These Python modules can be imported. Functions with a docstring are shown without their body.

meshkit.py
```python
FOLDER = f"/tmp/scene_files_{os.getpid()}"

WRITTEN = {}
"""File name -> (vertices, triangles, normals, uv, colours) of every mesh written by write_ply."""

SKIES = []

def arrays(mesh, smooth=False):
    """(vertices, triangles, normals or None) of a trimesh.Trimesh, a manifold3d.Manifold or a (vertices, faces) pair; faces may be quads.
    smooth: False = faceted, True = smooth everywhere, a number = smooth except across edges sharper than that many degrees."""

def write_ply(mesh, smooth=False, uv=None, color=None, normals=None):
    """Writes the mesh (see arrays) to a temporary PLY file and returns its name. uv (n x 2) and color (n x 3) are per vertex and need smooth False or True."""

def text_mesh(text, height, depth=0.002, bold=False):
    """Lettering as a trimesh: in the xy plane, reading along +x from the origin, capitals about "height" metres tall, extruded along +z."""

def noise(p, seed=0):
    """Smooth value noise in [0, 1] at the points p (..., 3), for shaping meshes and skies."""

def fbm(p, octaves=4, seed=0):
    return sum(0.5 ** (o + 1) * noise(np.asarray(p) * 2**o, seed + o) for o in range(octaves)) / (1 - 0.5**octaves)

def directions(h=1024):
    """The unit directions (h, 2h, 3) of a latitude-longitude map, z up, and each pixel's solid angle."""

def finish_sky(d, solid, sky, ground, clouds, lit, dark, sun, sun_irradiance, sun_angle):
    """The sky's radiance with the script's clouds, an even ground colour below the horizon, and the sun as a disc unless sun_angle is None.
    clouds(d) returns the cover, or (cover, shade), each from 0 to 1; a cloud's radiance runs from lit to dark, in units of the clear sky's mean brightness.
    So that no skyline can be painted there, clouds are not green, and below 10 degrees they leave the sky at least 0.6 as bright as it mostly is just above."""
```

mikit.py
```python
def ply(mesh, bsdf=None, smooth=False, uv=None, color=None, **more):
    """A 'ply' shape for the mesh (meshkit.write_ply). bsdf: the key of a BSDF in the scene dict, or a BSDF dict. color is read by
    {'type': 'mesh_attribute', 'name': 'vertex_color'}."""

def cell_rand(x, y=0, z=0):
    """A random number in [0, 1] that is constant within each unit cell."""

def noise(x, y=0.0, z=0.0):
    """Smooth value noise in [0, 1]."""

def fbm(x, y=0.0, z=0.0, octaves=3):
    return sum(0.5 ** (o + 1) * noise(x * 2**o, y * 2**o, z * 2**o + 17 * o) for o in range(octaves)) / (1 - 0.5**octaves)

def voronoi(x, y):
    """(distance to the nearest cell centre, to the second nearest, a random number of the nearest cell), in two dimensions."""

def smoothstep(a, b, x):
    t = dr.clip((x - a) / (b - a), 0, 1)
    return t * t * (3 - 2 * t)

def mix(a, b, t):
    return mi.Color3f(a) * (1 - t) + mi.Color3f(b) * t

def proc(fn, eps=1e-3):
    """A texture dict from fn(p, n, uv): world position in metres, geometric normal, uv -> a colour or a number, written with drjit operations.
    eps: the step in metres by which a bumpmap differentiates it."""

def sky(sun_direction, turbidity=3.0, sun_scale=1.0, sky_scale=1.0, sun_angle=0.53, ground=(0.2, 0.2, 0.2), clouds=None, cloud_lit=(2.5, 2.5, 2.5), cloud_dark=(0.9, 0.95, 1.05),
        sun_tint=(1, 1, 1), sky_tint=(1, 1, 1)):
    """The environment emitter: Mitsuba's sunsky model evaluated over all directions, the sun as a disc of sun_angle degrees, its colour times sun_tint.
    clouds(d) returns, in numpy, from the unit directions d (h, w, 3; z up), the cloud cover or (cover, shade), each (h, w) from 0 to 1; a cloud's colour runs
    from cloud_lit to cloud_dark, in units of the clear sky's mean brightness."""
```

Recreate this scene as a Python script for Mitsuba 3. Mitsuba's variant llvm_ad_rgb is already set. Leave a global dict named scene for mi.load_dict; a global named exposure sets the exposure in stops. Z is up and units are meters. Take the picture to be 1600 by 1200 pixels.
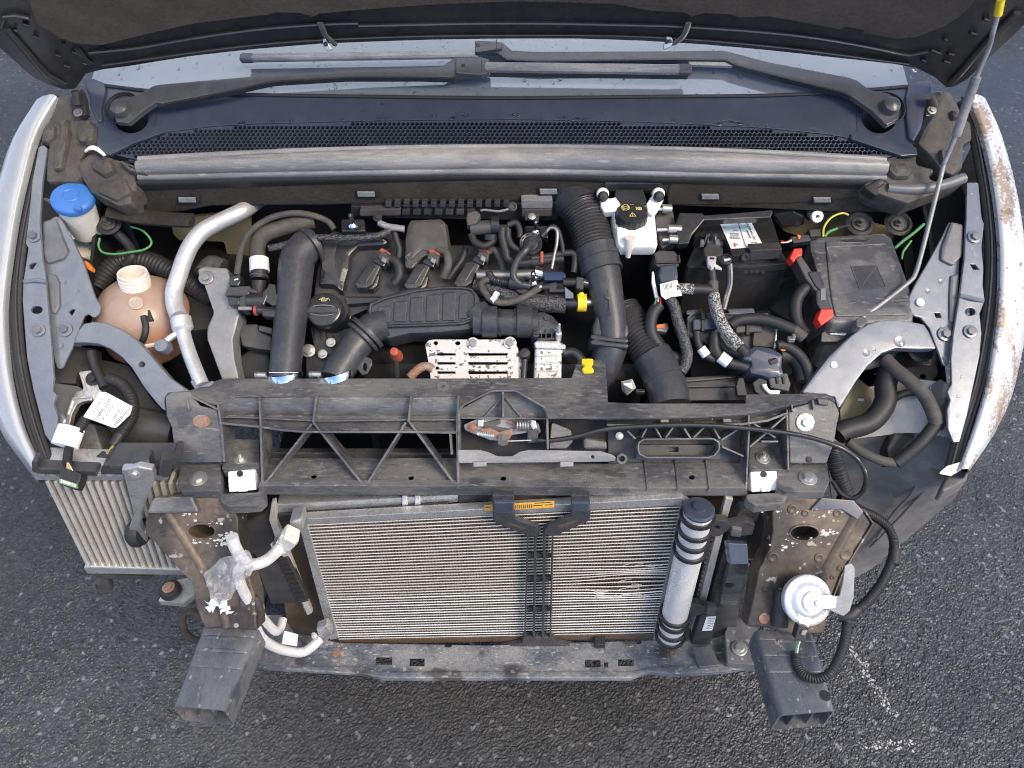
import math, random
import numpy as np, trimesh, drjit as dr, mitsuba as mi, mikit, meshkit
import mapbox_earcut as earcut
from shapely.geometry import Polygon, LineString, Point
from shapely import affinity
from mikit import noise, fbm, voronoi, smoothstep, mix, proc
random.seed(7); RNG = np.random.default_rng(7)
V = lambda *a: np.array(a, float)
unit = lambda a: np.asarray(a, float) / np.linalg.norm(a)
scene, labels = {}, {}

# ------------------------------------------------------------------ camera, sky, exposure
F, TH = 1209.0, math.radians(46)
CAM = V(0, -0.938, 1.771)
AX, AD, AU = V(1, 0, 0), V(0, math.cos(TH), -math.sin(TH)), V(0, -math.sin(TH), -math.cos(TH))
scene['camera'] = {'type': 'perspective', 'fov': math.degrees(2 * math.atan(800 / F)), 'fov_axis': 'x', 'near_clip': 0.05, 'far_clip': 500.0,
                   'to_world': mi.ScalarTransform4f().look_at(CAM.tolist(), (CAM + AD).tolist(), (-AU).tolist())}
def cloud(d):
    q = d[..., :2] / np.maximum(d[..., 2:], 0.08)
    c = meshkit.fbm(np.concatenate([q * 0.9 + 3.1, q[..., :1] * 0], -1), 5, 23)
    cover = np.clip((c - 0.49) / 0.16, 0, 1)
    shade = np.clip((meshkit.fbm(np.concatenate([q * 1.7 + 9.4, q[..., :1] * 0], -1), 4, 28) - 0.35) / 0.4, 0, 1)
    return cover, shade
scene['sky'] = mikit.sky((0.65, -0.55, 0.85), turbidity=3.0, sun_scale=0.42, sun_angle=24, clouds=cloud, cloud_lit=(3.3, 3.35, 3.45), cloud_dark=(1.1, 1.25, 1.5), ground=(0.1, 0.1, 0.1), sky_tint=(.87, 1.0, 1.26))
exposure = 2.65

# ------------------------------------------------------------------ placing: a sight line met with a plane of the place
def hit(px, py, pl):
    d = AD + (px - 800) / F * AX + (py - 600) / F * AU
    return CAM + d * (np.dot(pl[0] - CAM, pl[1]) / np.dot(d, pl[1]))
mk = lambda p, n: (np.asarray(p, float), unit(n))
BAY = lambda off=0.0: mk((0, 0, .8 + off), (0, -.6, 1))            # the slope of the bonnet line
HZ = lambda z: mk((0, 0, z), (0, 0, 1))
VY = lambda y: mk((0, y, 0), (0, -1, 0))
FP = lambda off=0.0: mk(V(0, -.077, .77) + off * V(0, -.7071, .7071), (0, -1, 1))   # face of the front panel
RD = lambda off=0.0: mk(V(0, -.16, .645) + off * V(0, -.996, .09), (0, -.996, .09))   # front of the condenser
WS = lambda off=0.0: mk(V(0, .482, 1.108) + off * V(0, -.5, .866), (0, -.5, .866))    # windscreen
B = lambda px, py, off=0.0: hit(px, py, BAY(off))
R = lambda px, py, off=0.0: hit(px, py, RD(off))
W = lambda px, py, off=0.0: hit(px, py, WS(off))
def at3(pts, f=B): return [f(*p) if len(p) != 3 or not isinstance(p, np.ndarray) else p for p in pts]

# ------------------------------------------------------------------ mesh helpers
def TM(v, f): return trimesh.Trimesh(np.asarray(v, float), np.asarray(f, int), process=False)
def cat(*ms):
    out = []
    for m in ms: out += m if isinstance(m, list) else [m]
    return trimesh.util.concatenate(out) if len(out) > 1 else out[0]
def basis(n):
    n = unit(n)
    e1 = np.cross(V(0, 1, 0) if abs(n[1]) < .9 or n[2] > .3 else V(0, 0, 1), n)
    if np.linalg.norm(e1) < 1e-6: e1 = V(1, 0, 0)
    e1 = unit(e1)
    return e1, np.cross(n, e1), n
def to2(pts, pl):
    e1, e2, n = basis(pl[1])
    return [((p - pl[0]) @ e1, (p - pl[0]) @ e2) for p in pts]
def solid(poly, pl, t, bevel=.0015, dirn=None, warp=None):
    """A shapely polygon in the plane's own axes, pushed back by t with a rounded front edge."""
    e1, e2, n = basis(pl[1]); d = -n if dirn is None else unit(dirn)
    ms = []
    for g in getattr(poly, 'geoms', [poly]):
        if g.is_empty or g.area < 1e-8: continue
        g = Polygon(g.exterior, g.interiors).simplify(2e-5)
        rings = []
        for k, r in enumerate([g.exterior, *g.interiors]):
            q = np.array(r.coords)[:-1]
            if (r.is_ccw) != (k == 0): q = q[::-1]
            rings.append(q)
        def inset(q, b):
            a, c = np.roll(q, 1, 0), np.roll(q, -1, 0)
            u, w = q - a, c - q
            u /= np.linalg.norm(u, axis=1, keepdims=True) + 1e-12; w /= np.linalg.norm(w, axis=1, keepdims=True) + 1e-12
            m = np.stack([-u[:, 1] - w[:, 1], u[:, 0] + w[:, 0]], 1)
            k = np.maximum((m * np.stack([-u[:, 1], u[:, 0]], 1)).sum(1), .5)
            return q + b * m / k[:, None]
        b = min(bevel, t * .45)
        levels = [(b, 0), (.3 * b, .3 * b), (0, b), (0, t)] if b > 0 else [(0, 0), (0, t)]
        ends = np.cumsum([len(q) for q in rings]).astype(np.uint32)
        flat = [np.vstack([inset(q, i) if i else q for q in rings]) for i, _ in levels]
        tri = earcut.triangulate_float64(flat[0], ends).reshape(-1, 3).astype(int)
        p = flat[0][tri]; s = (p[:, 1, 0] - p[:, 0, 0]) * (p[:, 2, 1] - p[:, 0, 1]) - (p[:, 1, 1] - p[:, 0, 1]) * (p[:, 2, 0] - p[:, 0, 0])
        tri = np.where((s < 0)[:, None], tri[:, ::-1], tri)
        N, vs, fs = len(flat[0]), [], [tri]
        for l, (i, h) in enumerate(levels): vs.append(pl[0] + flat[l][:, :1] * e1 + flat[l][:, 1:] * e2 + h * d)
        for l in range(len(levels) - 1):
            o = 0
            for q in rings:
                i = np.arange(len(q)); j = (i + 1) % len(q); a, c = l * N + o, (l + 1) * N + o
                fs += [np.stack([a + i, c + i, c + j], 1), np.stack([a + i, c + j, a + j], 1)]; o += len(q)
        fs.append(tri[:, ::-1] + (len(levels) - 1) * N)
        ms.append(TM(np.vstack(vs), np.vstack(fs)))
    m = cat(*ms)
    return m
def poly2(pts, pl, r=0.0, holes=()):
    """Pixel outline (or points) -> polygon in the plane. r rounds its corners; holes: outlines or (px, py, rx, ry)."""
    pts = [p if isinstance(p, np.ndarray) else hit(p[0], p[1], pl) for p in pts]
    g = Polygon(to2(pts, pl)).buffer(0)
    if r: g = g.buffer(-r, quad_segs=4).buffer(2 * r, quad_segs=4).buffer(-r, quad_segs=4)
    for h in holes:
        if len(h) == 4 and not hasattr(h[0], '__len__'):
            h = [(h[0] + h[2] * math.cos(a), h[1] + h[3] * math.sin(a)) for a in np.linspace(0, 2 * math.pi, 20)[:-1]]
        g = g.difference(Polygon(to2([hit(*q, pl) for q in h], pl)).buffer(0))
    return g
def plate(pts, pl, t=.004, r=.002, holes=(), bevel=.0015, dirn=None): return solid(poly2(pts, pl, r, holes), pl, t, bevel, dirn)
def wall(pts, pl, th=.003, depth=.03, dirn=None, bevel=.0006):
    return solid(LineString(to2([hit(p[0], p[1], pl) for p in pts], pl)).buffer(th / 2, cap_style=2, join_style=2), pl, depth, bevel, dirn)
DOWN = V(0, 0, -1)
def spline(P, step):
    P = np.array(P, float)
    if len(P) == 2:
        n = max(2, int(np.linalg.norm(P[1] - P[0]) / step) + 1); return P[0] + np.linspace(0, 1, n)[:, None] * (P[1] - P[0])
    Q = np.vstack([2 * P[0] - P[1], P, 2 * P[-1] - P[-2]]); out = []
    for i in range(1, len(Q) - 2):
        a, b, c, e = Q[i - 1], Q[i], Q[i + 1], Q[i + 2]
        n = max(1, int(round(np.linalg.norm(c - b) / step)))
        t = (np.arange(n) / n)[:, None]
        out.append(.5 * (2 * b + (c - a) * t + (2 * a - 5 * b + 4 * c - e) * t ** 2 + (3 * b - a - 3 * c + e) * t ** 3))
    return np.vstack(out + [P[-1:]])
def tube(P, r, n=14, step=None, corr=None, caps=True, flat=1.0, up=(0, 0, 1), straight=False):
    """A pipe along the points; r: one radius or one per point; corr=(pitch, depth) makes it corrugated."""
    P = [np.asarray(p, float) for p in P]; r0 = float(np.max(r))
    step = step or (corr[0] / 6 if corr else max(r0 * .6, .0025))
    if straight: S = np.vstack([spline([a, b], step)[:-1] for a, b in zip(P[:-1], P[1:])] + [P[-1][None]])
    else: S = spline(P, step)
    L = np.concatenate([[0], np.cumsum(np.linalg.norm(np.diff(S, axis=0), axis=1))])
    if np.ndim(r):
        k = [np.argmin(np.linalg.norm(S - p, axis=1)) for p in P]
        rad = np.interp(np.arange(len(S)), k, r)
    else: rad = np.full(len(S), r0)
    if corr: rad = rad + corr[1] * (np.clip(np.cos(2 * np.pi * L / corr[0]) * 1.6, -1, 1) * .5 - .5)
    T = np.gradient(S, axis=0); T /= np.linalg.norm(T, axis=1, keepdims=True) + 1e-12
    u = unit(np.cross(T[0], up)) if np.linalg.norm(np.cross(T[0], up)) > .05 else unit(np.cross(T[0], V(1, 0, .1)))
    a = np.linspace(0, 2 * np.pi, n, endpoint=False); vs = []
    for i in range(len(S)):
        u = unit(u - T[i] * (u @ T[i])); w = np.cross(T[i], u)
        vs.append(S[i] + rad[i] * (np.cos(a)[:, None] * u + flat * np.sin(a)[:, None] * w))
    return rings(vs, caps)
def rings(vs, caps=True, closed=True):
    n, m = len(vs[0]), len(vs); i = np.arange(n if closed else n - 1); j = (i + 1) % n; fs = []
    for l in range(m - 1):
        a, c = l * n, (l + 1) * n
        fs += [np.stack([a + i, a + j, c + j], 1), np.stack([a + i, c + j, c + i], 1)]
    vs = np.vstack(vs)
    if caps:
        c0, c1 = vs[:n].mean(0), vs[-n:].mean(0); k = len(vs); vs = np.vstack([vs, c0, c1])
        fs += [np.stack([j, i, i * 0 + k], 1), np.stack([i + (m - 1) * n, j + (m - 1) * n, i * 0 + k + 1], 1)]
    return TM(vs, np.vstack(fs))
def lathe(prof, p, ax=(0, 0, 1), n=28, flute=None, caps=True):
    """prof: (radius, height along the axis) from the bottom up."""
    e1, e2, ax = basis(ax); a = np.linspace(0, 2 * np.pi, n, endpoint=False)
    f = 1 if flute is None else 1 + flute[1] * (np.cos(a * flute[0]) > 0)
    return rings([p + (np.maximum(r, 1e-5) * f * np.cos(a))[:, None] * e1 + (np.maximum(r, 1e-5) * f * np.sin(a))[:, None] * e2 + h * ax for r, h in prof], caps)
def cyl(a, b, r0, r1=None, n=16): return lathe([(r0, 0), (r0 if r1 is None else r1, np.linalg.norm(b - a))], a, b - a, n)
def boxm(c, x, y, z, bev=.002):
    """A box from its centre and three half-axes (vectors), with chamfered edges."""
    c, x, y, z = (np.asarray(q, float) for q in (c, x, y, z)); lx, ly, lz = (np.linalg.norm(q) for q in (x, y, z))
    b = min(bev, .45 * min(lx, ly, lz)); vs = []
    for s in np.ndindex(2, 2, 2):
        g = [2 * k - 1 for k in s]
        for k in range(3):
            q = [1 - b / lx, 1 - b / ly, 1 - b / lz]; q[k] = 1
            vs.append(c + g[0] * q[0] * x + g[1] * q[1] * y + g[2] * q[2] * z)
    return trimesh.convex.convex_hull(np.array(vs))
def hull(pts): return trimesh.convex.convex_hull(np.array(pts))
def hexhead(p, n, r, h, wash=1.7, nut=False):
    """washer, head"""
    e1, e2, n = basis(n)
    w = lathe([(r * wash, 0), (r * wash, h * .2), (r * wash * .93, h * .28), (r * 1.05, h * .3)], p, n, 20)
    a = np.radians(30); g = Polygon([(r * math.cos(k * math.pi / 3 + a), r * math.sin(k * math.pi / 3 + a)) for k in range(6)])
    hd = solid(g, (p + n * h, n), h * .8, r * .14)
    if nut: hd = cat(hd, cyl(p + n * h * .9, p + n * h * 2.1, r * .5, n=12))
    return w, hd
px_m = lambda p: float((p - CAM) @ AD) / F        # metres per photo pixel at a point

# ------------------------------------------------------------------ naming
def number(k):
    if k not in scene and k not in labels: return k
    i = 1
    while f'{k}_{i:03d}' in scene or f'{k}_{i:03d}' in labels: i += 1
    return f'{k}_{i:03d}'
def thing(name, label, category, group=None):
    k = number(name); labels[k] = {'label': label, 'category': category}
    if group: labels[k]['group'] = group
    return k
def add(parent, name, mesh, mat, label=None, smooth=38, stuff=False):
    k = number(f'{parent}__{name}')
    scene[k] = mikit.ply(mesh, mat, smooth=smooth)
    if label: labels.setdefault(k, {})['label'] = label
    if stuff: labels.setdefault(k, {})['kind'] = 'stuff'
    return k
def solo(name, mesh, mat, label, category, group=None, smooth=38):
    k = thing(name, label, category, group); scene[k] = mikit.ply(mesh, mat, smooth=smooth); return k
def struct(name, mesh, mat, smooth=False):
    scene[name] = mikit.ply(mesh, mat, smooth=smooth); labels[name] = {'kind': 'structure'}
def bolt(parent, p, n, r, h=None, mat='zinc', wmat=None, wash=1.7, nut=False, name='bolt'):
    w, hd = hexhead(p, n, r, h or r * .9, wash, nut)
    k = add(parent, name, hd, mat)
    if k.count('__') < 2: add(k, 'washer', w, wmat or mat)
    else: add(parent, 'washer', w, wmat or mat)

# ------------------------------------------------------------------ materials
def mat(name, color, rough=.5, metallic=0.0, spec=.5, bump=None, bscale=.0006, eps=.0008, **more):
    c = color if isinstance(color, dict) else {'type': 'rgb', 'value': list(color)}
    r = rough if isinstance(rough, dict) else float(rough)
    b = {'type': 'principled', 'base_color': c, 'roughness': r, 'metallic': metallic, 'specular': spec, **more}
    if bump is not None: b = {'type': 'bumpmap', 'arbitrary': proc(bump, eps), 'scale': bscale, 'bsdf': b} if False else {'type': 'bumpmap', 'nested_texture': proc(bump, eps), 'scale': bscale, 'nested_bsdf': b}
    scene[name] = {'type': 'twosided', 'bsdf': b}
def dirt(a, b, s1, s2, lo=.42, hi=.72, up=0.0):
    def f(p, n, uv):
        t = smoothstep(lo - .14, hi + .14, .42 * fbm(p.x * s1, p.y * s1, p.z * s1, 3) + .33 * fbm(p.x * s2, p.y * s2, p.z * s2, 2) + .25 * noise(p.x * 900, p.y * 900, p.z * 900) + up * n.z)
        return mix(a, b, t)
    return proc(f)
def worn(lo, hi, dark, pale, k1=.7, k2=.5, sx=1.0, sy=1.0):
  def f(p, n, uv):
    a = fbm(p.x * 11 * sx, p.y * 26 * sy, p.z * 26 * sy, 4); b = fbm(p.x * 90 * sx, p.y * 260 * sy, p.z * 260 * sy, 2); g = noise(p.x * 900, p.y * 900, p.z * 900)
    c = mix(lo, hi, smoothstep(.30, .72, .62 * a + .22 * b + .16 * g))
    c = mix(c, dark, smoothstep(.58, .68, fbm(p.x * 16 + 4, p.y * 22, p.z * 22, 4)) * k1)
    return mix(c, pale, smoothstep(.70, .80, fbm(p.x * 60 * sx, p.y * 230 * sy, p.z * 230 * sy, 2)) * k2)
  return proc(f)
dusty = worn((.052, .055, .064), (.155, .150, .142), (.035, .036, .042), (.24, .235, .225))
dusty2 = dirt((.030, .031, .036), (.085, .08, .076), 11, 55, .42, .75)
mat('dusty_plastic', dusty, .44, spec=.6, bump=lambda p, n, uv: fbm(p.x * 500, p.y * 500, p.z * 500, 2), bscale=.0004)
mat('black_plastic', dusty2, .38)
mat('satin_plastic', dirt((.020, .021, .024), (.05, .05, .052), 22, 120, .5, .85), .27, spec=.6)
mat('duct_plastic', dirt((.034, .036, .043), (.075, .075, .08), 25, 160, .5, .8), .4, bump=lambda p, n, uv: fbm(p.x * 700, p.y * 700, p.z * 700, 2), bscale=.0003)
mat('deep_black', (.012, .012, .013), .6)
mat('rubber', (.022, .022, .024), .55)
mat('grey_rubber', worn((.15, .153, .165), (.31, .30, .285), (.11, .108, .105), (.42, .40, .37), .3, .4, .5, 1.0), .38)
mat('felt', dirt((.030, .027, .024), (.06, .054, .047), 20, 200), .95, spec=.1, bump=lambda p, n, uv: fbm(p.x * 900, p.y * 900, p.z * 900, 2), bscale=.001)
mat('foam', dirt((.045, .041, .037), (.12, .108, .094), 16, 80), .7)
mat('cowl_plastic', dirt((.036, .045, .068), (.06, .071, .097), 5, 40), .26, spec=.65)
mat('wiper_plastic', dirt((.055, .058, .066), (.09, .092, .10), 8, 60), .3, spec=.6)
mat('flake', dirt((.58, .56, .53), (.34, .32, .29), 120, 300), .7)
mat('bonnet_inner', dirt((.030, .028, .027), (.06, .055, .05), 8, 60), .28, spec=.7)
mat('wing_paint', dirt((.135, .155, .195), (.235, .245, .26), 7, 60, .42, .8), .3, .25, spec=.7)
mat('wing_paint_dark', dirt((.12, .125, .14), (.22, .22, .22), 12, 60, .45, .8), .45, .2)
mat('silver_paint', dirt((.47, .48, .485), (.38, .375, .36), 3, 40, .5, .9), .3, .45, clearcoat=1.0, clearcoat_gloss=.95)
mat('alu', dirt((.62, .62, .61), (.30, .29, .27), 40, 260, .52, .72), .45, .8)
mat('alu_bright', dirt((.76, .76, .755), (.60, .60, .59), 60, 300, .45, .7), .42, .6)
mat('alu_chalky', dirt((.88, .875, .86), (.66, .65, .62), 30, 160, .5, .85), .4, .45)
mat('cast_grey', dirt((.22, .225, .235), (.36, .36, .36), 14, 90), .5, .4)
mat('cast_dark', dirt((.045, .043, .042), (.09, .085, .08), 18, 90), .5)
mat('zinc', (.55, .54, .51), .38, .85)
mat('steel', (.33, .32, .31), .42, .85)
mat('chrome', (.85, .85, .86), .13, 1.0)
mat('rusty', dirt((.30, .27, .25), (.28, .105, .045), 60, 300, .40, .55), .7, .2)
def railf(p, n, uv):
    t = smoothstep(.35, .65, fbm(p.x * 13, p.y * 13, p.z * 13, 3)); c = mix((.040, .033, .028), (.125, .095, .070), t) * (.7 + .6 * noise(p.x * 160, p.y * 160, p.z * 160))
    s = smoothstep(.70, .76, fbm(p.x * 70, p.y * 70, p.z * 70 + 5, 3)); c = mix(c, (.45, .42, .38), s * .6)
    return mix(c, (.22, .12, .05), smoothstep(.60, .8, fbm(p.x * 7 + 3, p.y * 7, p.z * 7, 3)) * .6)
mat('rail_metal', proc(railf), .5, .2)
mat('can_paint', worn((.060, .068, .088), (.135, .138, .145), (.035, .038, .05), (.30, .28, .25), .6, .8, 2.4, .45), .33, spec=.6)
mat('cross_paint', worn((.075, .088, .120), (.24, .245, .25), (.05, .045, .042), (.36, .34, .31), .8, .8, 1.6, 1.0), .36, .1, spec=.6)
mat('shield', proc(lambda p, n, uv: mix((.60, .575, .545), (.09, .085, .08), smoothstep(.60, .66, fbm(p.x * 190, p.y * 190, p.z * 190, 3)) * .9)), .5, .35)
mat('white_plastic', (.78, .77, .74), .4)
mat('cream_plastic', dirt((.78, .755, .68), (.62, .57, .46), 18, 90, .5, .9), .38)
TKZ = float(B(250, 540, -.06)[2])
def tankf(p, n, uv):
    lv = TKZ + .004 * noise(p.x * 30, p.y * 30)
    c = mix((.36, .165, .095), (.37, .265, .205), smoothstep(lv - .003, lv + .03, p.z))
    return mix(c, (.27, .185, .135), smoothstep(.5, .8, fbm(p.x * 40, p.y * 40, p.z * 40, 3)) * .6)
mat('tank_plastic', proc(tankf), .3)
mat('badge', (.42, .33, .26), .35)
mat('pale_green', (.20, .33, .17), .5)
mat('tank_neck', (.74, .68, .60), .35)
mat('blue_cap', (.05, .17, .50), .4)
mat('red_plastic', (.66, .035, .02), .4)
mat('orange_plastic', (.72, .19, .03), .45)
mat('red_handle', dirt((.40, .085, .045), (.28, .06, .035), 60, 200), .5)
mat('yellow_plastic', (.76, .60, .03), .4)
mat('green_wire', (.09, .30, .10), .45)
mat('yellow_wire', (.55, .50, .08), .45)
mat('label_white', dirt((.82, .82, .81), (.70, .69, .67), 30, 90, .55, .9), .5)
mat('label_blue', (.55, .68, .78), .45)
mat('label_orange', (.78, .42, .06), .5)
mat('print_black', (.03, .03, .035), .6)
mat('print_red', (.35, .05, .04), .5)
mat('print_blue', (.03, .10, .42), .5)
mat('navy_plastic', (.014, .03, .085), .4)
mat('bonnet_felt', dirt((.085, .070, .058), (.135, .112, .092), 20, 200), .95, spec=.1, bump=lambda p, n, uv: fbm(p.x * 900, p.y * 900, p.z * 900, 2), bscale=.001)
mat('dusty_pale', dirt((.42, .44, .47), (.66, .61, .57), 7, 50, .4, .7), .5)
def brown_patches(p, n, uv):
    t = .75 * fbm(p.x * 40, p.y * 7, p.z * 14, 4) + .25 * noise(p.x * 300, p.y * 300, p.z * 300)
    h = p.z - (.80 + .60 * p.y)             # height against the bonnet line: brown patches thicken down the flank
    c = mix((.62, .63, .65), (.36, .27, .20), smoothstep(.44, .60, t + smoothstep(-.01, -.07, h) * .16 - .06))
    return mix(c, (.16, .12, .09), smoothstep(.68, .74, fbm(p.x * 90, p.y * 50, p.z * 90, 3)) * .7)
mat('brown_patched_silver', proc(brown_patches), .3, .35, clearcoat=.7, clearcoat_gloss=.92)
mat('print_yellow', (.72, .62, .22), .5)
mat('khaki_paint', dirt((.24, .20, .115), (.15, .125, .075), 9, 40), .45)
mat('braid', proc(lambda p, n, uv: mix((.05, .052, .055), (.42, .41, .37), smoothstep(.45, .6, noise(p.x * 620 + p.z * 300, p.y * 620, p.z * 620)))), .6)
mat('braid_dark', proc(lambda p, n, uv: mix((.018, .018, .02), (.10, .10, .105), smoothstep(.45, .62, noise(p.x * 620 + p.z * 300, p.y * 620, p.z * 620)))), .55)
mat('fin', dirt((.135, .112, .09), (.06, .047, .036), 12, 90), .6, .2)
mat('fin_grey', dirt((.17, .165, .155), (.08, .075, .065), 10, 120), .55, .3)
mat('tube_flat', dirt((.62, .60, .56), (.42, .38, .32), 15, 120, .5, .8), .45, .4)
mat('core_brown', dirt((.10, .066, .040), (.055, .038, .026), 20, 90), .7)
mat('liner', dirt((.085, .088, .096), (.20, .19, .178), 6, 60, .35, .75), .4)
mat('glass_screen', (.22, .25, .29), .04, .45, 1.0, clearcoat=1.0, clearcoat_gloss=.99)
mat('battery_case', dirt((.022, .022, .024), (.05, .048, .045), 20, 90, .5, .8), .36)
mat('chip_stone', (.30, .29, .28), .7)
mat('chalk', (.42, .41, .40), .9)
def asph(p, n, uv):
    f1, f2, k = voronoi(p.x * 120, p.y * 120)
    s = smoothstep(.40, .64, fbm(p.x * 1.3 + 7, p.y * 1.3, 0, 4)); w = smoothstep(.3, .7, fbm(p.x * 30, p.y * 30, 0, 3))
    g = .010 + .019 * k * k + .007 * w + .008 * smoothstep(.001, .005, p.z)
    g = dr.select(k > .985, g * 3.2, g)
    g = g * (.8 + .5 * s)
    return mi.Color3f(g * .98, g * 1.01, g * 1.07)
def asph_b(p, n, uv): return .6 * noise(p.x * 480, p.y * 480) + .4 * noise(p.x * 230, p.y * 230)
mat('asphalt_surface', proc(asph), proc(lambda p, n, uv: .58 - .2 * smoothstep(.42, .62, fbm(p.x * 1.1 + 7, p.y * 1.1, 0, 4))), spec=.75, bump=asph_b, bscale=.0018, eps=.0006)
mat('foil', (.75, .75, .76), .25)
scene['film_clear'] = {'type': 'twosided', 'bsdf': {'type': 'principled', 'base_color': {'type': 'rgb', 'value': [.8, .8, .8]}, 'roughness': .2}}
scene['film_clear'] = {'type': 'blendbsdf', 'weight': .30, 'a': {'type': 'thindielectric'}, 'b': {'type': 'twosided', 'bsdf': {'type': 'principled', 'base_color': {'type': 'rgb', 'value': [.75, .75, .76]}, 'roughness': .25}}}

# ------------------------------------------------------------------ ground
from scipy.spatial import cKDTree
def tar_patch(x0, x1, y0, y1, h, seed):
    r = np.random.default_rng(seed); n = int((x1 - x0) * (y1 - y0) / .0062 ** 2)
    P = np.stack([r.uniform(x0, x1, n), r.uniform(y0, y1, n)], 1); rad = r.uniform(.55, 1.0, n); top = r.uniform(.35, 1, n) ** 1.3
    nx, ny = int((x1 - x0) / h) + 1, int((y1 - y0) / h) + 1
    X, Y = np.meshgrid(np.linspace(x0, x1, nx), np.linspace(y0, y1, ny))
    Q = np.stack([X.ravel(), Y.ravel()], 1); d, k = cKDTree(P).query(Q, 2)
    e = np.clip((d[:, 1] - d[:, 0]) / .0030, 0, 1)
    tilt = r.normal(0, .22, (n, 2)); z = top[k[:, 0]] * .0036 + (tilt[k[:, 0]] * (Q - P[k[:, 0]])).sum(1)
    z = z * e ** .6 + .0006 * RNG.random(len(z)) + .004 * meshkit.fbm(np.c_[Q * 6, Q[:, 0] * 0], 2)
    edge = np.minimum.reduce([Q[:, 0] - x0, x1 - Q[:, 0], Q[:, 1] - y0, y1 - Q[:, 1]]); z = np.maximum(z, 0) * np.clip(edge / .02, 0, 1)
    i = (np.arange(ny - 1)[:, None] * nx + np.arange(nx - 1)[None]).ravel()
    i = i[~((np.abs(Q[i, 0]) < .62) & (Q[i, 1] > .0))]
    return TM(np.c_[Q, z], np.vstack([np.stack([i, i + 1, i + nx + 1], 1), np.stack([i, i + nx + 1, i + nx], 1)]))
g = TM([(-60, -40, -.003), (60, -40, -.003), (60, 80, -.003), (-60, 80, -.003)], [(0, 1, 2), (0, 2, 3)])
struct('asphalt', cat(g, tar_patch(-1.75, 1.75, -.62, 1.3, .0031, 1)), 'asphalt_surface')
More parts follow.
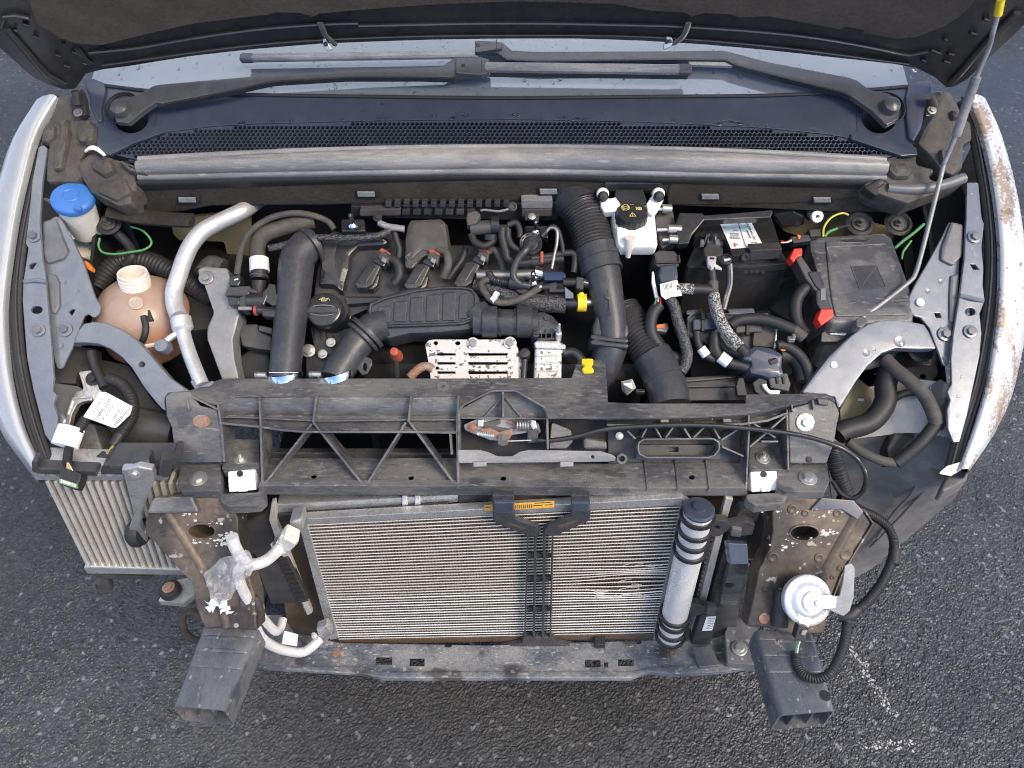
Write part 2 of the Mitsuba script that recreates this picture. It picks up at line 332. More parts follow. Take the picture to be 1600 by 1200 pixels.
# loose pale chips lying on the tar, and chalky scuffs
st = []
for _ in range(110):
    x, y = RNG.uniform(-1.5, 1.6), RNG.uniform(-.75, .9)
    if _ < 40: x, y = RNG.choice([-1, 1]) * RNG.uniform(.9, 2.4), RNG.uniform(-.4, 2.5)
    s = RNG.uniform(.0008, .0019)
    st.append(hull(V(x, y, s * .4) + RNG.normal(size=(9, 3)) * s * V(1, 1, .6)))
scene['stone_chips'] = mikit.ply(cat(st), 'chip_stone'); labels['stone_chips'] = {'label': 'loose pale stone chips scattered over the dark asphalt', 'category': 'gravel', 'kind': 'stuff'}
def scuff(a, b, w, seed, label):
    r = np.random.default_rng(seed); P0, P1 = hit(*a, HZ(.004)), hit(*b, HZ(.004)); d = P1 - P0; L = np.linalg.norm(d); d /= L; s = V(-d[1], d[0], 0); ms = []
    for i in range(int(L / .0045)):
        for j in range(3):
            if r.random() < .9:
                c = P0 + d * (i * .0045 + r.normal() * .002) + s * r.normal() * w; k = r.uniform(.001, .0038); n = 7
                ms.append(solid(Polygon([(k * r.uniform(.5, 1.3) * math.cos(2 * math.pi * q / n), k * r.uniform(.5, 1.3) * math.sin(2 * math.pi * q / n)) for q in range(n)]), (c, V(0, 0, 1)), .0022, .0008))
    solo('chalk_mark', cat(ms), 'chalk', label, 'mark', smooth=False)
scuff((1330, 1010), (1402, 1125), .006, 1, 'broken pale scuff line running down the asphalt beside the right crash box')
scuff((1345, 1165), (1430, 1160), .006, 2, "short pale scuff on the asphalt near the bottom right corner")

# ------------------------------------------------------------------ the car body
car = thing('car', 'silver car with its bonnet open and its front bumper taken off', 'car')
# --- fenders: strips along the shut line, swept outwards and down
def fender(side, inner, outs):
    n = 34; P = spline([B(x, y, .015) for x, y in inner], .01); P = P[np.linspace(0, len(P) - 1, n).astype(int)]
    prof = [(0, -.012), (0, 0), (.004, .005), (.012, .006)]
    secs = []
    for i, p in enumerate(P):
        w = np.interp(i / (n - 1), [q[0] for q in outs], [q[1] for q in outs])
        sec = [p + V(side * a, 0, z) for a, z in prof]
        sec += [p + V(side * (.012 + w * u), -.10 * w * u, .006 - w * v) for u, v in ((.25, .05), (.5, .16), (.72, .36), (.88, .65), (.97, 1.1), (1.0, 1.8), (.98, 3.2), (.93, 5.2))]
        secs.append(np.array(sec))
    m = rings(secs, caps=False, closed=False)
    return m
add(car, 'fender', fender(-1, [(90, 152), (60, 205), (44, 260), (28, 330), (17, 400), (9, 470), (11, 540), (19, 600), (36, 665), (66, 733)], [(0, .055), (.3, .07), (.6, .075), (.8, .05), (.93, .022), (1, .005)]), 'silver_paint', 'silver fender on the left of the photo')
add(car, 'fender', fender(1, [(1513, 152), (1532, 200), (1547, 260), (1558, 330), (1563, 400), (1561, 470), (1553, 540), (1540, 610), (1520, 675), (1497, 736)], [(0, .035), (.3, .05), (.6, .06), (.8, .045), (.93, .022), (1, .006)]), 'brown_patched_silver', 'brown patched silver fender on the right of the photo')
# --- dark gutters with their sealing strips, between fender and wing flange
GL = [(96, 158), (72, 205), (56, 260), (40, 330), (28, 400), (22, 470), (25, 540), (34, 600), (50, 665), (74, 735)]
GR = [(1508, 158), (1524, 200), (1537, 260), (1548, 330), (1553, 400), (1550, 470), (1541, 540), (1527, 610), (1508, 670), (1491, 734)]
for L, s in ((GL, -1), (GR, 1)):
    pts = [B(x, y, -.012) for x, y in L]
    k = add(car, 'gutter', tube(pts, .017, 12, .02, flat=.6), 'rubber')
    add(k, 'seal', tube([p + V(s * .004, 0, .010) for p in pts], .0042, 8, .012), 'rubber')
    add(k, 'seal', tube([p + V(-s * .008, 0, .009) for p in pts], .0036, 8, .012), 'satin_plastic')
# --- wing flanges (light painted steel along the top of each inner wing)
fl = add(car, 'wing_flange', plate([(68, 226), (74, 232), (66, 285), (62, 345), (66, 400), (72, 440), (74, 470), (80, 540), (84, 590), (82, 610), (88, 616), (84, 632), (90, 650), (90, 690), (80, 692), (70, 680), (52, 610), (42, 560), (38, 510), (35, 470), (36, 440), (44, 388), (40, 380), (46, 330), (50, 285), (60, 230)], BAY(.004), .005, .003,
         [[(45, 414), (52, 410), (57, 411), (51, 420), (46, 420)], (57, 484, 9, 6)]), 'wing_paint')
for x, y in ((53, 369), (60, 516)): bolt(fl, B(x, y, .006), (0, -.6, 1), .0075, mat='wing_paint_dark', wmat='wing_paint', wash=1.6)
fr = add(car, 'wing_flange', plate([(1511, 285), (1529, 285), (1534, 340), (1538, 350), (1534, 385), (1537, 420), (1536, 445), (1539, 470), (1531, 490), (1534, 520), (1531, 556), (1524, 590), (1511, 650), (1500, 690), (1490, 692), (1481, 670), (1480, 640), (1485, 625), (1480, 612), (1487, 600), (1486, 560), (1490, 520), (1500, 460), (1507, 405), (1508, 382), (1510, 340)], BAY(.004), .005, .003,
         [[(1516, 413), (1524, 413), (1530, 421), (1521, 421)], (1516, 487, 8, 6)]), 'wing_paint')
for x, y in ((1522, 370), (1516, 518)): bolt(fr, B(x, y, .006), (0, -.6, 1), .0075, mat='wing_paint_dark', wmat='wing_paint', wash=1.6)
for k, q in ((fl, [(40, 440), (72, 440)]), (fl, [(37, 545), (79, 545)])): pass
# --- inner wings: upright steel shells below the flanges
def shell(pts, pl, t=.003, r=.006, holes=(), bev=.002): return plate(pts, pl, t, r, holes, bev)
wl = add(car, 'inner_wing', shell([(86, 338), (93, 338), (112, 372), (130, 408), (148, 462), (157, 478), (155, 490), (146, 498), (138, 490), (131, 494), (112, 545), (92, 585), (84, 560), (76, 480), (72, 430), (68, 400), (66, 350)], BAY(-.012), .004, .006, [[(107, 487), (112, 483), (117, 484), (112, 493)]]), 'wing_paint')
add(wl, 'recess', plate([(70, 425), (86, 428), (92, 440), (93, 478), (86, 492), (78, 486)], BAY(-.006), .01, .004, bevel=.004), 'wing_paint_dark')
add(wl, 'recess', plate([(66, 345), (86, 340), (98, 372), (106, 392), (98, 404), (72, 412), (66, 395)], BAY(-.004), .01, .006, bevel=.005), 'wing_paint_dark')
bolt(wl, B(101, 515, -.01), (0, -.6, 1), .008, mat='wing_paint_dark', wmat='wing_paint')
wr = add(car, 'inner_wing', shell([(1485, 342), (1490, 345), (1500, 400), (1497, 450), (1488, 520), (1484, 560), (1480, 590), (1470, 560), (1452, 512), (1438, 496), (1428, 494), (1420, 480), (1421, 462), (1432, 440), (1450, 410), (1472, 370)], BAY(-.012), .004, .006, [[(1460, 489), (1469, 489), (1471, 496), (1463, 496)]]), 'wing_paint')
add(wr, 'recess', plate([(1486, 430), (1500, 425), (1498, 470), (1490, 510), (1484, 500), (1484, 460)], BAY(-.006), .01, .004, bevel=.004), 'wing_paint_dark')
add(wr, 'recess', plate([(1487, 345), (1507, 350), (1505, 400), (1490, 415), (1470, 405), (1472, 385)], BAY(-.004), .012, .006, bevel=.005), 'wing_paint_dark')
bolt(wr, B(1477, 522, -.01), (0, -.6, 1), .008, mat='wing_paint_dark', wmat='wing_paint')
add(wr, 'clip', lathe([(.007, 0), (.0075, .003), (.004, .005)], B(1437, 473, -.011), (0, -.6, 1), 14), 'white_plastic')
for k, L in ((fl, [(56, 300), (52, 340), (57, 395), (60, 445), (58, 560), (64, 590), (66, 630), (80, 650), (78, 680)]), (fr, [(1520, 300), (1524, 338), (1522, 395), (1524, 445), (1510, 555), (1506, 590), (1500, 620), (1496, 650), (1494, 680)])):
    for x, y in L: add(k, 'spot_weld', lathe([(.0042, 0), (.0034, .0003), (.002, .0001), (0, .0001)], B(x + RNG.uniform(-3, 3), y, .0041), (0, -.6, 1), 12), 'wing_paint')
for k, L in ((wl, [(100, 440), (120, 455), (96, 540)]), (wr, [(1470, 440), (1450, 455), (1476, 560)])):
    for x, y in L: add(k, 'spot_weld', lathe([(.0042, 0), (.0046, .0006), (.003, .0002), (0, .0001)], B(x, y, -.0119), (0, -.6, 1), 12), 'wing_paint')
add(car, 'flange_step', tube([B(38, 440, .005), B(56, 438, .008), B(73, 441, .005)], .004, 8), 'wing_paint')
add(car, 'flange_step', tube([B(1500, 462, .005), B(1518, 466, .008), B(1536, 470, .005)], .004, 8), 'wing_paint')
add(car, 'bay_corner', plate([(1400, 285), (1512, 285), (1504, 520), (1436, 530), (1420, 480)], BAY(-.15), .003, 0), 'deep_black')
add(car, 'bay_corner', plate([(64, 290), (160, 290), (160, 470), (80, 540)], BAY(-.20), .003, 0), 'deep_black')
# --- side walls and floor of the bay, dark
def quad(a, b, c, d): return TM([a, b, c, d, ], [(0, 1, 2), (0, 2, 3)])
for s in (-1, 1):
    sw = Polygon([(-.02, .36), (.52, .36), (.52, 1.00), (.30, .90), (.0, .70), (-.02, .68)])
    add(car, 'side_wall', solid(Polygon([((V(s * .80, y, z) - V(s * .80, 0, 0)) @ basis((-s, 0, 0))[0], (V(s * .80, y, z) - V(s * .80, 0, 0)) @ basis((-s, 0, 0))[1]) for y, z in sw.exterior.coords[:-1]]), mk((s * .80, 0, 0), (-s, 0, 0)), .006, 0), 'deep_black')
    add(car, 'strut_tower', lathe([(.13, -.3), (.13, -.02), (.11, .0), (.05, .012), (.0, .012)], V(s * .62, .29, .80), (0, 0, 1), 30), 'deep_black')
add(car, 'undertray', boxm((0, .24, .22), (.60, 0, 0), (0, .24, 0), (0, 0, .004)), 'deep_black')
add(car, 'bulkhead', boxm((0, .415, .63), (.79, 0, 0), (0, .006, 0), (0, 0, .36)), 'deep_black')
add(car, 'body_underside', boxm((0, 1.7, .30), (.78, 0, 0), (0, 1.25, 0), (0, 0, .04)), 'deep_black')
# --- painted steel showing behind the pipes
add(car, 'bulkhead_panel', plate([(268, 352), (300, 340), (383, 330), (392, 345), (390, 425), (362, 430), (350, 378), (280, 376), (270, 366)], VY(.37), .01, .006), 'khaki_paint', 'khaki painted steel behind the silver pipe')
add(car, 'bulkhead_panel', plate([(1205, 338), (1330, 330), (1338, 345), (1400, 360), (1395, 378), (1280, 380), (1225, 362)], VY(.37), .01, .006), 'khaki_paint', 'khaki painted steel behind the fuse box')
# --- felt covered bulkhead lining
f_ = add(car, 'bulkhead_lining', plate([(208, 288), (390, 282), (800, 276), (1040, 279), (1372, 286), (1418, 300), (1404, 320), (1390, 332), (1310, 332), (1200, 327), (1050, 322), (1040, 304), (930, 300), (924, 314), (800, 315), (640, 318), (500, 321), (392, 322), (330, 322), (290, 330), (226, 338), (215, 312)], VY(.33), .02, .004, bevel=.004), 'felt')
add(f_, 'panel', plate([(1046, 290), (1054, 285), (1300, 288), (1390, 296), (1375, 306), (1240, 318), (1044, 321), (1042, 302)], VY(.327), .01, .004, bevel=.003), 'felt')
add(f_, 'panel', plate([(945, 285), (1034, 285), (1038, 300), (940, 300)], VY(.326), .01, .002, bevel=.003), 'satin_plastic')
for x, y in ((292, 313), (572, 304), (857, 300), (1110, 308), (1285, 313)):
    k = add(f_, 'clip', plate([(x - 14, y - 4), (x + 13, y - 4), (x + 14, y + 4), (x - 13, y + 4)], VY(.322), .004, .001), 'cast_grey')
    add(k, 'slot', plate([(x - 16, y - 6), (x + 18, y - 6), (x + 22, y + 2), (x + 16, y + 6), (x - 16, y + 6)], VY(.3245), .003, .001), 'deep_black')
add(car, 'bulkhead_edge', tube([B(170, 330, -.04), B(225, 340, -.05), B(300, 345, -.05)], .018, 10, flat=.6), 'felt')
# --- scuttle: rubber-topped front beam, honeycomb grille, plastic panel
def strip(name, top, bot, offt, offb, n, m, mat_, bulge=0.0, lab=None, parent=None):
    """a long sheet between two pixel lines, with a rounded section"""
    A, Bt = [B(x, y, offt) for x, y in top], [B(x, y, offb) for x, y in bot]
    A, Bt = spline(A, .008), spline(Bt, .008); A, Bt = A[np.linspace(0, len(A) - 1, n).astype(int)], Bt[np.linspace(0, len(Bt) - 1, n).astype(int)]
    secs = []
    for a, b in zip(A, Bt):
        q = [a + (b - a) * t + V(0, -.5, .85) * bulge * math.sin(math.pi * t) ** .6 for t in np.linspace(0, 1, m)]
        secs.append(np.array(q + [b + V(0, .02, -.03), a + V(0, .02, -.03)]))
    return add(parent or car, name, rings(secs, True, True), mat_, lab, 45)
T = lambda ys: [(x, y) for x, y in zip((215, 300, 450, 620, 800, 980, 1150, 1280, 1385), ys)]
sb = strip('scuttle_beam', T((251, 246, 239, 233, 231, 233, 239, 246, 252)), T((272, 270, 267, 264, 262, 265, 269, 271, 273)), .034, .026, 60, 9, 'grey_rubber', .012, 'grey rubber covered beam across the bay in front of the grille')
strip('lip', T((244, 239, 232, 227, 225, 227, 232, 238, 245)), T((253, 248, 240, 235, 233, 235, 240, 248, 254)), .040, .036, 60, 5, 'grey_rubber', .002, parent=sb)
strip('step', T((273, 271, 268, 265, 263, 266, 270, 272, 274)), T((281, 279, 276, 273, 272, 274, 278, 280, 282)), .022, .018, 60, 4, 'grey_rubber', .003, parent=sb)
strip('lower_seal', T((283, 281, 278, 275, 274, 276, 279, 281, 283)), T((291, 289, 286, 283, 281, 284, 287, 289, 291)), .010, .006, 60, 5, 'rubber', .006, parent=sb)
CW = BAY(.014)
gtop = [(172, 240), (210, 222), (260, 206), (330, 197), (400, 193), (600, 188), (800, 186), (1000, 190), (1150, 197), (1200, 200), (1290, 209), (1330, 216), (1380, 229), (1408, 241)]
cp = add(car, 'scuttle_panel', plate([(160, 128), (250, 140), (400, 146), (600, 149), (800, 151), (1000, 149), (1200, 147), (1320, 141), (1415, 134), (1420, 220), (1428, 228)] + gtop[::-1] + [(150, 238)], BAY(.018), .006, .002, [(205, 184, 27, 24), (1374, 184, 27, 24)], bevel=.0008), 'cowl_plastic', 'dark blue grey plastic scuttle panel below the windscreen')
add(cp, 'front_edge', plate([(150, 226), (205, 214), (250, 204), (258, 206), (210, 223), (172, 242), (150, 240)], BAY(.024), .006, .001), 'cowl_plastic')
add(cp, 'front_edge', plate([(1330, 208), (1385, 220), (1432, 230), (1434, 242), (1408, 243), (1330, 217)], BAY(.024), .006, .001), 'cowl_plastic')
for x, y in ((205, 184), (1374, 184)):
    c = B(x, y, -.012); n = V(0, -.6, 1)
    k = add(cp, 'spindle_well', lathe([(.0, -.02), (.033, -.02), (.033, .0), (.030, .028), (.034, .033), (.032, .034)], c, n, 28, caps=False), 'deep_black')
    add(k, 'spindle_ring', lathe([(.021, .0), (.030, .0), (.030, .006), (.026, .007), (.026, .001), (.021, .001)], c + unit(n) * .004, n, 28, caps=False), 'alu_bright')
add(cp, 'trim_joint', wall([(247, 151), (242, 196)], BAY(.0195), .0014, .002), 'rubber')
add(cp, 'trim_joint', wall([(1338, 148), (1340, 205)], BAY(.0195), .0014, .002), 'rubber')
# honeycomb
gbot = [(1408, 241), (1385, 246), (1200, 240), (1000, 231), (800, 227), (620, 230), (450, 236), (300, 245), (215, 250), (172, 240)]
gp = poly2(gtop + gbot[1:-1], CW)
ink = gp.buffer(-.0015); x0, y0, x1, y1 = gp.bounds; s = .0086; hexes = []
for r_ in range(int((y1 - y0) / (s * .866)) + 2):
    for c_ in range(int((x1 - x0) / s) + 2):
        cx, cy = x0 + (c_ + .5 * (r_ % 2)) * s, y0 + r_ * s * .866
        h_ = Polygon([(cx + .0041 * math.sin(a), cy + .0041 * math.cos(a)) for a in np.arange(6) * math.pi / 3])
        if ink.contains(h_): hexes.append(h_)
from shapely import union_all
add(cp, 'honeycomb_grille', solid(gp.difference(union_all(hexes)), CW, .007, .0004), 'cowl_plastic', 'black honeycomb air grille in the scuttle', 30, True)
add(cp, 'grille_backing', plate([(x, y - 4) for x, y in gtop] + gbot[1:-1], BAY(-.012), .002, 0, bevel=0), 'deep_black')
# --- windscreen
wsg = add(car, 'windscreen', solid(poly2([(140, 132), (250, 143), (400, 148), (600, 151), (800, 153), (1000, 151), (1200, 149), (1320, 143), (1420, 135), hit(1440, 135, WS()) + V(-.12, .70, .404), hit(140, 132, WS()) + V(.12, .70, .404)], WS()), WS(), .005, .001), 'glass_screen', 'wet windscreen with rain drops, reflecting the sky')
add(wsg, 'lower_seal', tube([W(x, y, .001) for x, y in ((150, 132), (250, 143), (400, 148), (600, 151), (800, 153), (1000, 151), (1200, 149), (1320, 143), (1418, 135))], .0035, 8, .02), 'rubber')
dd = []
for _ in range(420):
    x, y = RNG.uniform(150, 1440), RNG.uniform(64, 148)
    p = W(x, y, .0); r = RNG.choice([.0012, .0018, .0026, .004], p=[.4, .35, .2, .05])
    m = trimesh.creation.icosphere(1, r); m.vertices = m.vertices * V(1, RNG.uniform(.8, 1.8), .38); e1, e2, n = basis(V(0, -.5, .866))
    m.vertices = p + m.vertices[:, :1] * e1 + m.vertices[:, 1:2] * e2 + m.vertices[:, 2:] * n; dd.append(m)
scene['water'] = {'type': 'dielectric', 'int_ior': 1.33}
k = number(wsg + '__rain_drops'); scene[k] = mikit.ply(cat(dd), 'water', smooth=True); labels[k] = {'label': 'rain drops on the windscreen', 'kind': 'stuff'}
# --- wipers
def wiper(arm, off, blade, cap_, pivot, lab):
    k = add(car, 'wiper', plate(arm, WS(off), .011, .004, bevel=.003), 'wiper_plastic', lab)
    (ax, ay), (bx, by), hw = blade
    a, b = W(ax, ay, off + .004), W(bx, by, off + .004); d = unit(b - a); n = unit(V(0, -.5, .866)); e = np.cross(n, d)
    q = px_m(a) * hw
    add(k, 'blade', boxm((a + b) / 2, d * np.linalg.norm(b - a) / 2, e * q, n * .006, .0035), 'grey_rubber')
    add(k, 'wiping_rubber', boxm((a + b) / 2 - n * .010 - e * .006, d * np.linalg.norm(b - a) / 2 * .99, e * .003, n * .007, .001), 'rubber')
    add(k, 'end_cap', boxm(b - d * .010, d * .013, e * q * 1.12, n * .0068, .003), 'wiper_plastic')
    cx, cy = cap_; c = W(cx, cy, off + .010)
    add(k, 'holder', plate(arm_hold[pivot], WS(off + .006), .010, .002, bevel=.002), 'wiper_plastic')
    hx_, hy_ = np.mean(arm_hold[pivot], 0); add(k, 'catch', plate([(hx_ - 22, hy_ - 3), (hx_ - 16, hy_ - 3), (hx_ - 16, hy_ + 2), (hx_ - 22, hy_ + 2)], WS(off + .0066), .002, .0005, bevel=.0004), 'rubber')
    add(k, 'joint', wall([(hx_ + 10, hy_ - 9), (hx_ + 10, hy_ + 9)], WS(off + .0064), .0016, .002), 'rubber')
    p = W(*pivot, off + .006)
    ledge = arm[len(arm) // 2 + 1:]
    add(k, 'lower_lip', wall([q for q in ledge if 250 < q[0] < 1340][:9], WS(off + .0005), .004, .012, bevel=.001), 'satin_plastic')
    add(k, 'spindle_cap', lathe([(.016, -.012), (.0165, .002), (.0145, .008), (.009, .011), (0, .012)], p, (0, -.6, 1), 24), 'wiper_plastic')
arm_hold = {(188, 170): [(712, 90), (750, 88), (764, 92), (766, 112), (752, 117), (712, 114)], (1392, 166): [(742, 63), (775, 64), (785, 68), (784, 76), (742, 82)]}
wiper([(196, 153), (215, 147), (240, 133), (250, 131), (400, 118), (480, 113), (560, 108), (690, 103), (712, 88), (750, 88), (765, 92), (766, 113), (752, 117), (712, 118), (705, 121), (655, 120), (540, 120), (425, 127), (330, 148), (256, 162), (243, 160), (225, 172), (200, 192), (180, 190), (176, 168)], .034, ((757, 105), (1078, 109), 7.5), (758, 101), (188, 170), 'lower wiper, its arm coming from the left')
wiper([(745, 63), (785, 65), (800, 78), (840, 80), (1050, 79), (1130, 78), (1155, 84), (1200, 96), (1325, 120), (1340, 125), (1360, 140), (1390, 146), (1406, 160), (1404, 186), (1386, 196), (1362, 172), (1330, 150), (1320, 144), (1250, 127), (1190, 112), (1150, 101), (1135, 93), (1060, 92), (840, 95), (790, 92), (778, 83), (745, 78)], .026, ((740, 85), (378, 91), 6), (760, 71), (1392, 166), 'upper wiper, its arm coming from the right')
add(car + '__wiper_001', 'blade_tip', plate([(1075, 95), (1140, 92), (1148, 98), (1146, 103), (1078, 101)], WS(.022), .006, .002), 'grey_rubber')
# --- bonnet, tipped up on its hinges
BH0, BDIR = V(0, .468, 1.105), V(0, -math.cos(math.radians(60)), math.sin(math.radians(60)))
BN = V(0, -BDIR[2], BDIR[1]) * 1.0            # towards the engine
BN = V(0, -math.sin(math.radians(60)), -math.cos(math.radians(60)))
def bsurf(x, s, off): return BH0 + V(1, 0, 0) * x + BDIR * s + BN * (off - .055 * (1 - (x / .85) ** 2) * 1.0)
def bpix(px, py, off=0.0):
    x = (px - 800) / F * 1.4
    for _ in range(12):
        pl = (BH0 + BN * (off - .055 * (1 - (x / .85) ** 2)), BN); p = hit(px, py, pl); x = p[0]
    return (p[0], float((p - BH0) @ BDIR))
def bsheet(pts, off, t, extra=(), r=0, holes=()):
    g = Polygon([bpix(*q, off) for q in pts] + list(extra))
    if r: g = g.buffer(-r, quad_segs=4).buffer(2 * r, quad_segs=4).buffer(-r, quad_segs=4)
    for h in holes: g = g.difference(Polygon([bpix(*q, off) for q in h]))
    m = solid(g, (V(0, 0, 0), V(0, 0, 1)), t, .0015)
    for _ in range(3):
        m = m.subdivide_to_size(.09, 8) if hasattr(m, 'subdivide_to_size') else m
    e1, e2, n = basis(V(0, 0, 1)); x, s, z = m.vertices @ e1, m.vertices @ e2, m.vertices @ n
    m.vertices = np.array([bsurf(a, b, off + c) for a, b, c in zip(x, s, z)])
    return m
rear = [(100, 140), (118, 139), (134, 116), (160, 109), (200, 104), (300, 88), (400, 77), (500, 69), (600, 65), (700, 62), (800, 61), (900, 61), (1000, 64), (1100, 70), (1200, 79), (1300, 90), (1400, 101), (1432, 107), (1462, 122), (1478, 137), (1490, 136)]
rim_r, rim_l = [(1512, 124), (1545, 92), (1600, 40)], [(-4, 72), (22, 95), (50, 120), (78, 134)]
bo = add(car, 'bonnet', bsheet(rear + rim_r, .0, .006, [(.90, .5), (.78, .85), (.45, .98), (-.45, .98), (-.78, .85), (-.90, .5), bpix(-30, 40)] + [bpix(*q) for q in rim_l]), 'bonnet_inner', 'black underside of the open bonnet', 50)
add(bo, 'lining', bsheet([(40, -12), (46, 4), (56, 36), (74, 48), (94, 60), (120, 69), (160, 71), (212, 58), (300, 38), (395, 26), (420, 24), (432, 20), (470, 21), (488, 27), (500, 22), (640, 10), (800, 3), (960, 7), (1020, 18), (1070, 20), (1080, 27), (1100, 21), (1140, 23), (1155, 28), (1200, 26), (1310, 46), (1400, 61), (1430, 59), (1475, 42), (1500, 26), (1520, 6), (1528, -12)], .012, .010, [(.72, .62), (.5, .86), (-.5, .86), (-.72, .62)], holes=[[(224, 56), (255, 48), (261, 52), (258, 56), (230, 61)], [(1316, 45), (1322, 42), (1350, 48), (1346, 54), (1318, 52)]]), 'bonnet_felt', 'brown felt lining under the bonnet')

# rain drops lying on the scuttle and wipers
dd = []
for _ in range(46):
    if _ < 30: x = RNG.uniform(330, 1300); y = float(np.interp(x, [q[0] for q in gtop], [q[1] for q in gtop])) - RNG.uniform(2, 7); pl = BAY(.018); k_ = RNG.uniform(.002, .0055)
    else: x, y = RNG.uniform(420, 1250), RNG.uniform(156, 184); pl = BAY(.018); k_ = RNG.uniform(.0015, .0035)
    m = trimesh.creation.icosphere(2, 1.0); m.vertices = m.vertices * V(k_ * RNG.uniform(1, 2.2), k_, .0014); e1, e2, n = basis(pl[1]); p = hit(x, y, pl)
    m.vertices = p + m.vertices[:, :1] * e1 + m.vertices[:, 1:2] * e2 + m.vertices[:, 2:] * n; dd.append(m)
k = number(cp + '__rain_drops'); scene[k] = mikit.ply(cat(dd), 'water', smooth=True); labels[k] = {'label': 'rain drops on the scuttle panel', 'kind': 'stuff'}
# ================================================================== front end
# --- moulded front panel (slam panel)
fp = thing('front_panel', 'black ribbed plastic front panel across the top of the radiator', 'front panel')
TOP = HZ(.80); SH = HZ(.700); nF = unit(V(0, -1, 1))
pl_ = 'dusty_plastic'
add(fp, 'top_flange', plate([(258, 620), (264, 614), (296, 610), (347, 591), (640, 591), (893, 590), (899, 572), (906, 562), (938, 561), (946, 568), (948, 592), (950, 628), (1000, 630), (1165, 630), (1166, 616), (1290, 614), (1302, 619), (1306, 628), (1290, 622), (1240, 632), (1165, 646), (1085, 651), (1000, 652), (948, 653), (895, 652), (855, 652), (850, 636), (808, 611), (800, 609), (768, 610), (722, 633), (717, 640), (714, 618), (640, 619), (500, 619), (368, 620), (340, 632), (300, 622)], TOP, .004, .002,
    [[(876, 650), (890, 618), (896, 615), (925, 616), (932, 622), (933, 650)], (692, 604, 2.5, 2)]), pl_)
add(fp, 'eyelet', lathe([(.0105, 0), (.0105, .0012), (.004, .0016), (.0038, 0)], hit(692, 604, TOP) + V(0, 0, .0003), (0, 0, 1), 22, caps=False), 'zinc')
for x, y in ((918, 568),):
    k = add(fp, 'clip', plate([(909, 560), (927, 560), (927, 567), (923, 571), (929, 578), (924, 580), (912, 580), (909, 576), (914, 571), (909, 567)], HZ(.808), .006, .002), 'yellow_plastic', 'yellow plastic clip')
# sloping rear trough and its front lip
def strip2(parent, name, rows, mt, th=.003):
    """sheet through rows of 3-D points"""
    rows = [spline(r, .02) for r in rows]; n = max(map(len, rows)); rows = [r[np.linspace(0, len(r) - 1, n).round().astype(int)] for r in rows]
    m = rings([np.array(r) for r in zip(*rows)], False, False)
    back = m.copy(); back.vertices = back.vertices - nF * th; back.faces = back.faces[:, ::-1]
    return add(parent, name, cat(m, back), mt, smooth=50)
FX = lambda x, y, o=0: hit(x, y, FP(o))
strip2(fp, 'trough', [[hit(x, y, HZ(.798)) for x, y in ((338, 632), (368, 620), (500, 619), (716, 618))], [FX(x, y, -.012) for x, y in ((338, 640), (368, 634), (500, 632), (716, 632))],
    [FX(x, y, -.022) for x, y in ((340, 650), (370, 648), (500, 650), (716, 650))], [FX(x, y, -.014) for x, y in ((342, 658), (400, 660), (500, 665), (716, 664))], [FX(x, y, .001) for x, y in ((344, 662), (407, 668), (500, 676), (716, 674))]], pl_)
add(fp, 'beam_lip', wall([(342, 661), (407, 667), (440, 672), (480, 675), (640, 675), (712, 676)], FP(.003), .004, .022), pl_)
add(fp, 'beam_lip', wall([(338, 652), (372, 652), (440, 655), (500, 658), (640, 656), (716, 656)], FP(-.004), .0025, .014), pl_)
for a, b in (((340, 632), (345, 664)), ((405, 619), (407, 668)), ((494, 619), (489, 660)), ((642, 619), (638, 660)), ((716, 618), (714, 676))): add(fp, 'rib', wall([a, b], FP(.004), .0035, .03), pl_)
# V struts, posts
for q in ([(412, 758), (487, 662)], [(489, 660), (569, 760)], [(571, 760), (634, 660)], [(640, 660), (712, 759)]): add(fp, 'strut', wall(q, FP(.0), .004, .055), pl_)
for q in ([(407, 667), (410, 764)], [(714, 674), (716, 764)], [(345, 662), (350, 722)], [(703, 676), (706, 710)]): add(fp, 'rib', wall(q, FP(.002), .004, .055), pl_)
# bottom shelf and front lip
add(fp, 'shelf', plate([(409, 758), (422, 715), (716, 715), (716, 759)], SH, .004, 0, [(490, 744, 4.5, 3.5), (642, 746, 4.5, 3.5)]), pl_)
add(fp, 'shelf', plate([(716, 760), (717, 722), (950, 724), (1000, 722), (1166, 722), (1166, 762), (1000, 763)], SH, .004, 0, [(786, 747, 4.5, 4), (1081, 745, 4.5, 4)]), pl_)
add(fp, 'inner_bar', plate([(420, 700), (716, 700), (716, 716), (418, 716)], HZ(.688), .004, 0), 'black_plastic')
add(fp, 'inner_bar', wall([(420, 707), (716, 708)], HZ(.692), .003, .02, DOWN), pl_)
add(fp, 'front_lip', plate([(404, 759), (716, 759), (1000, 762), (1168, 763), (1168, 775), (1000, 775), (716, 774), (404, 773)], VY(-.149), .012, .001), pl_)
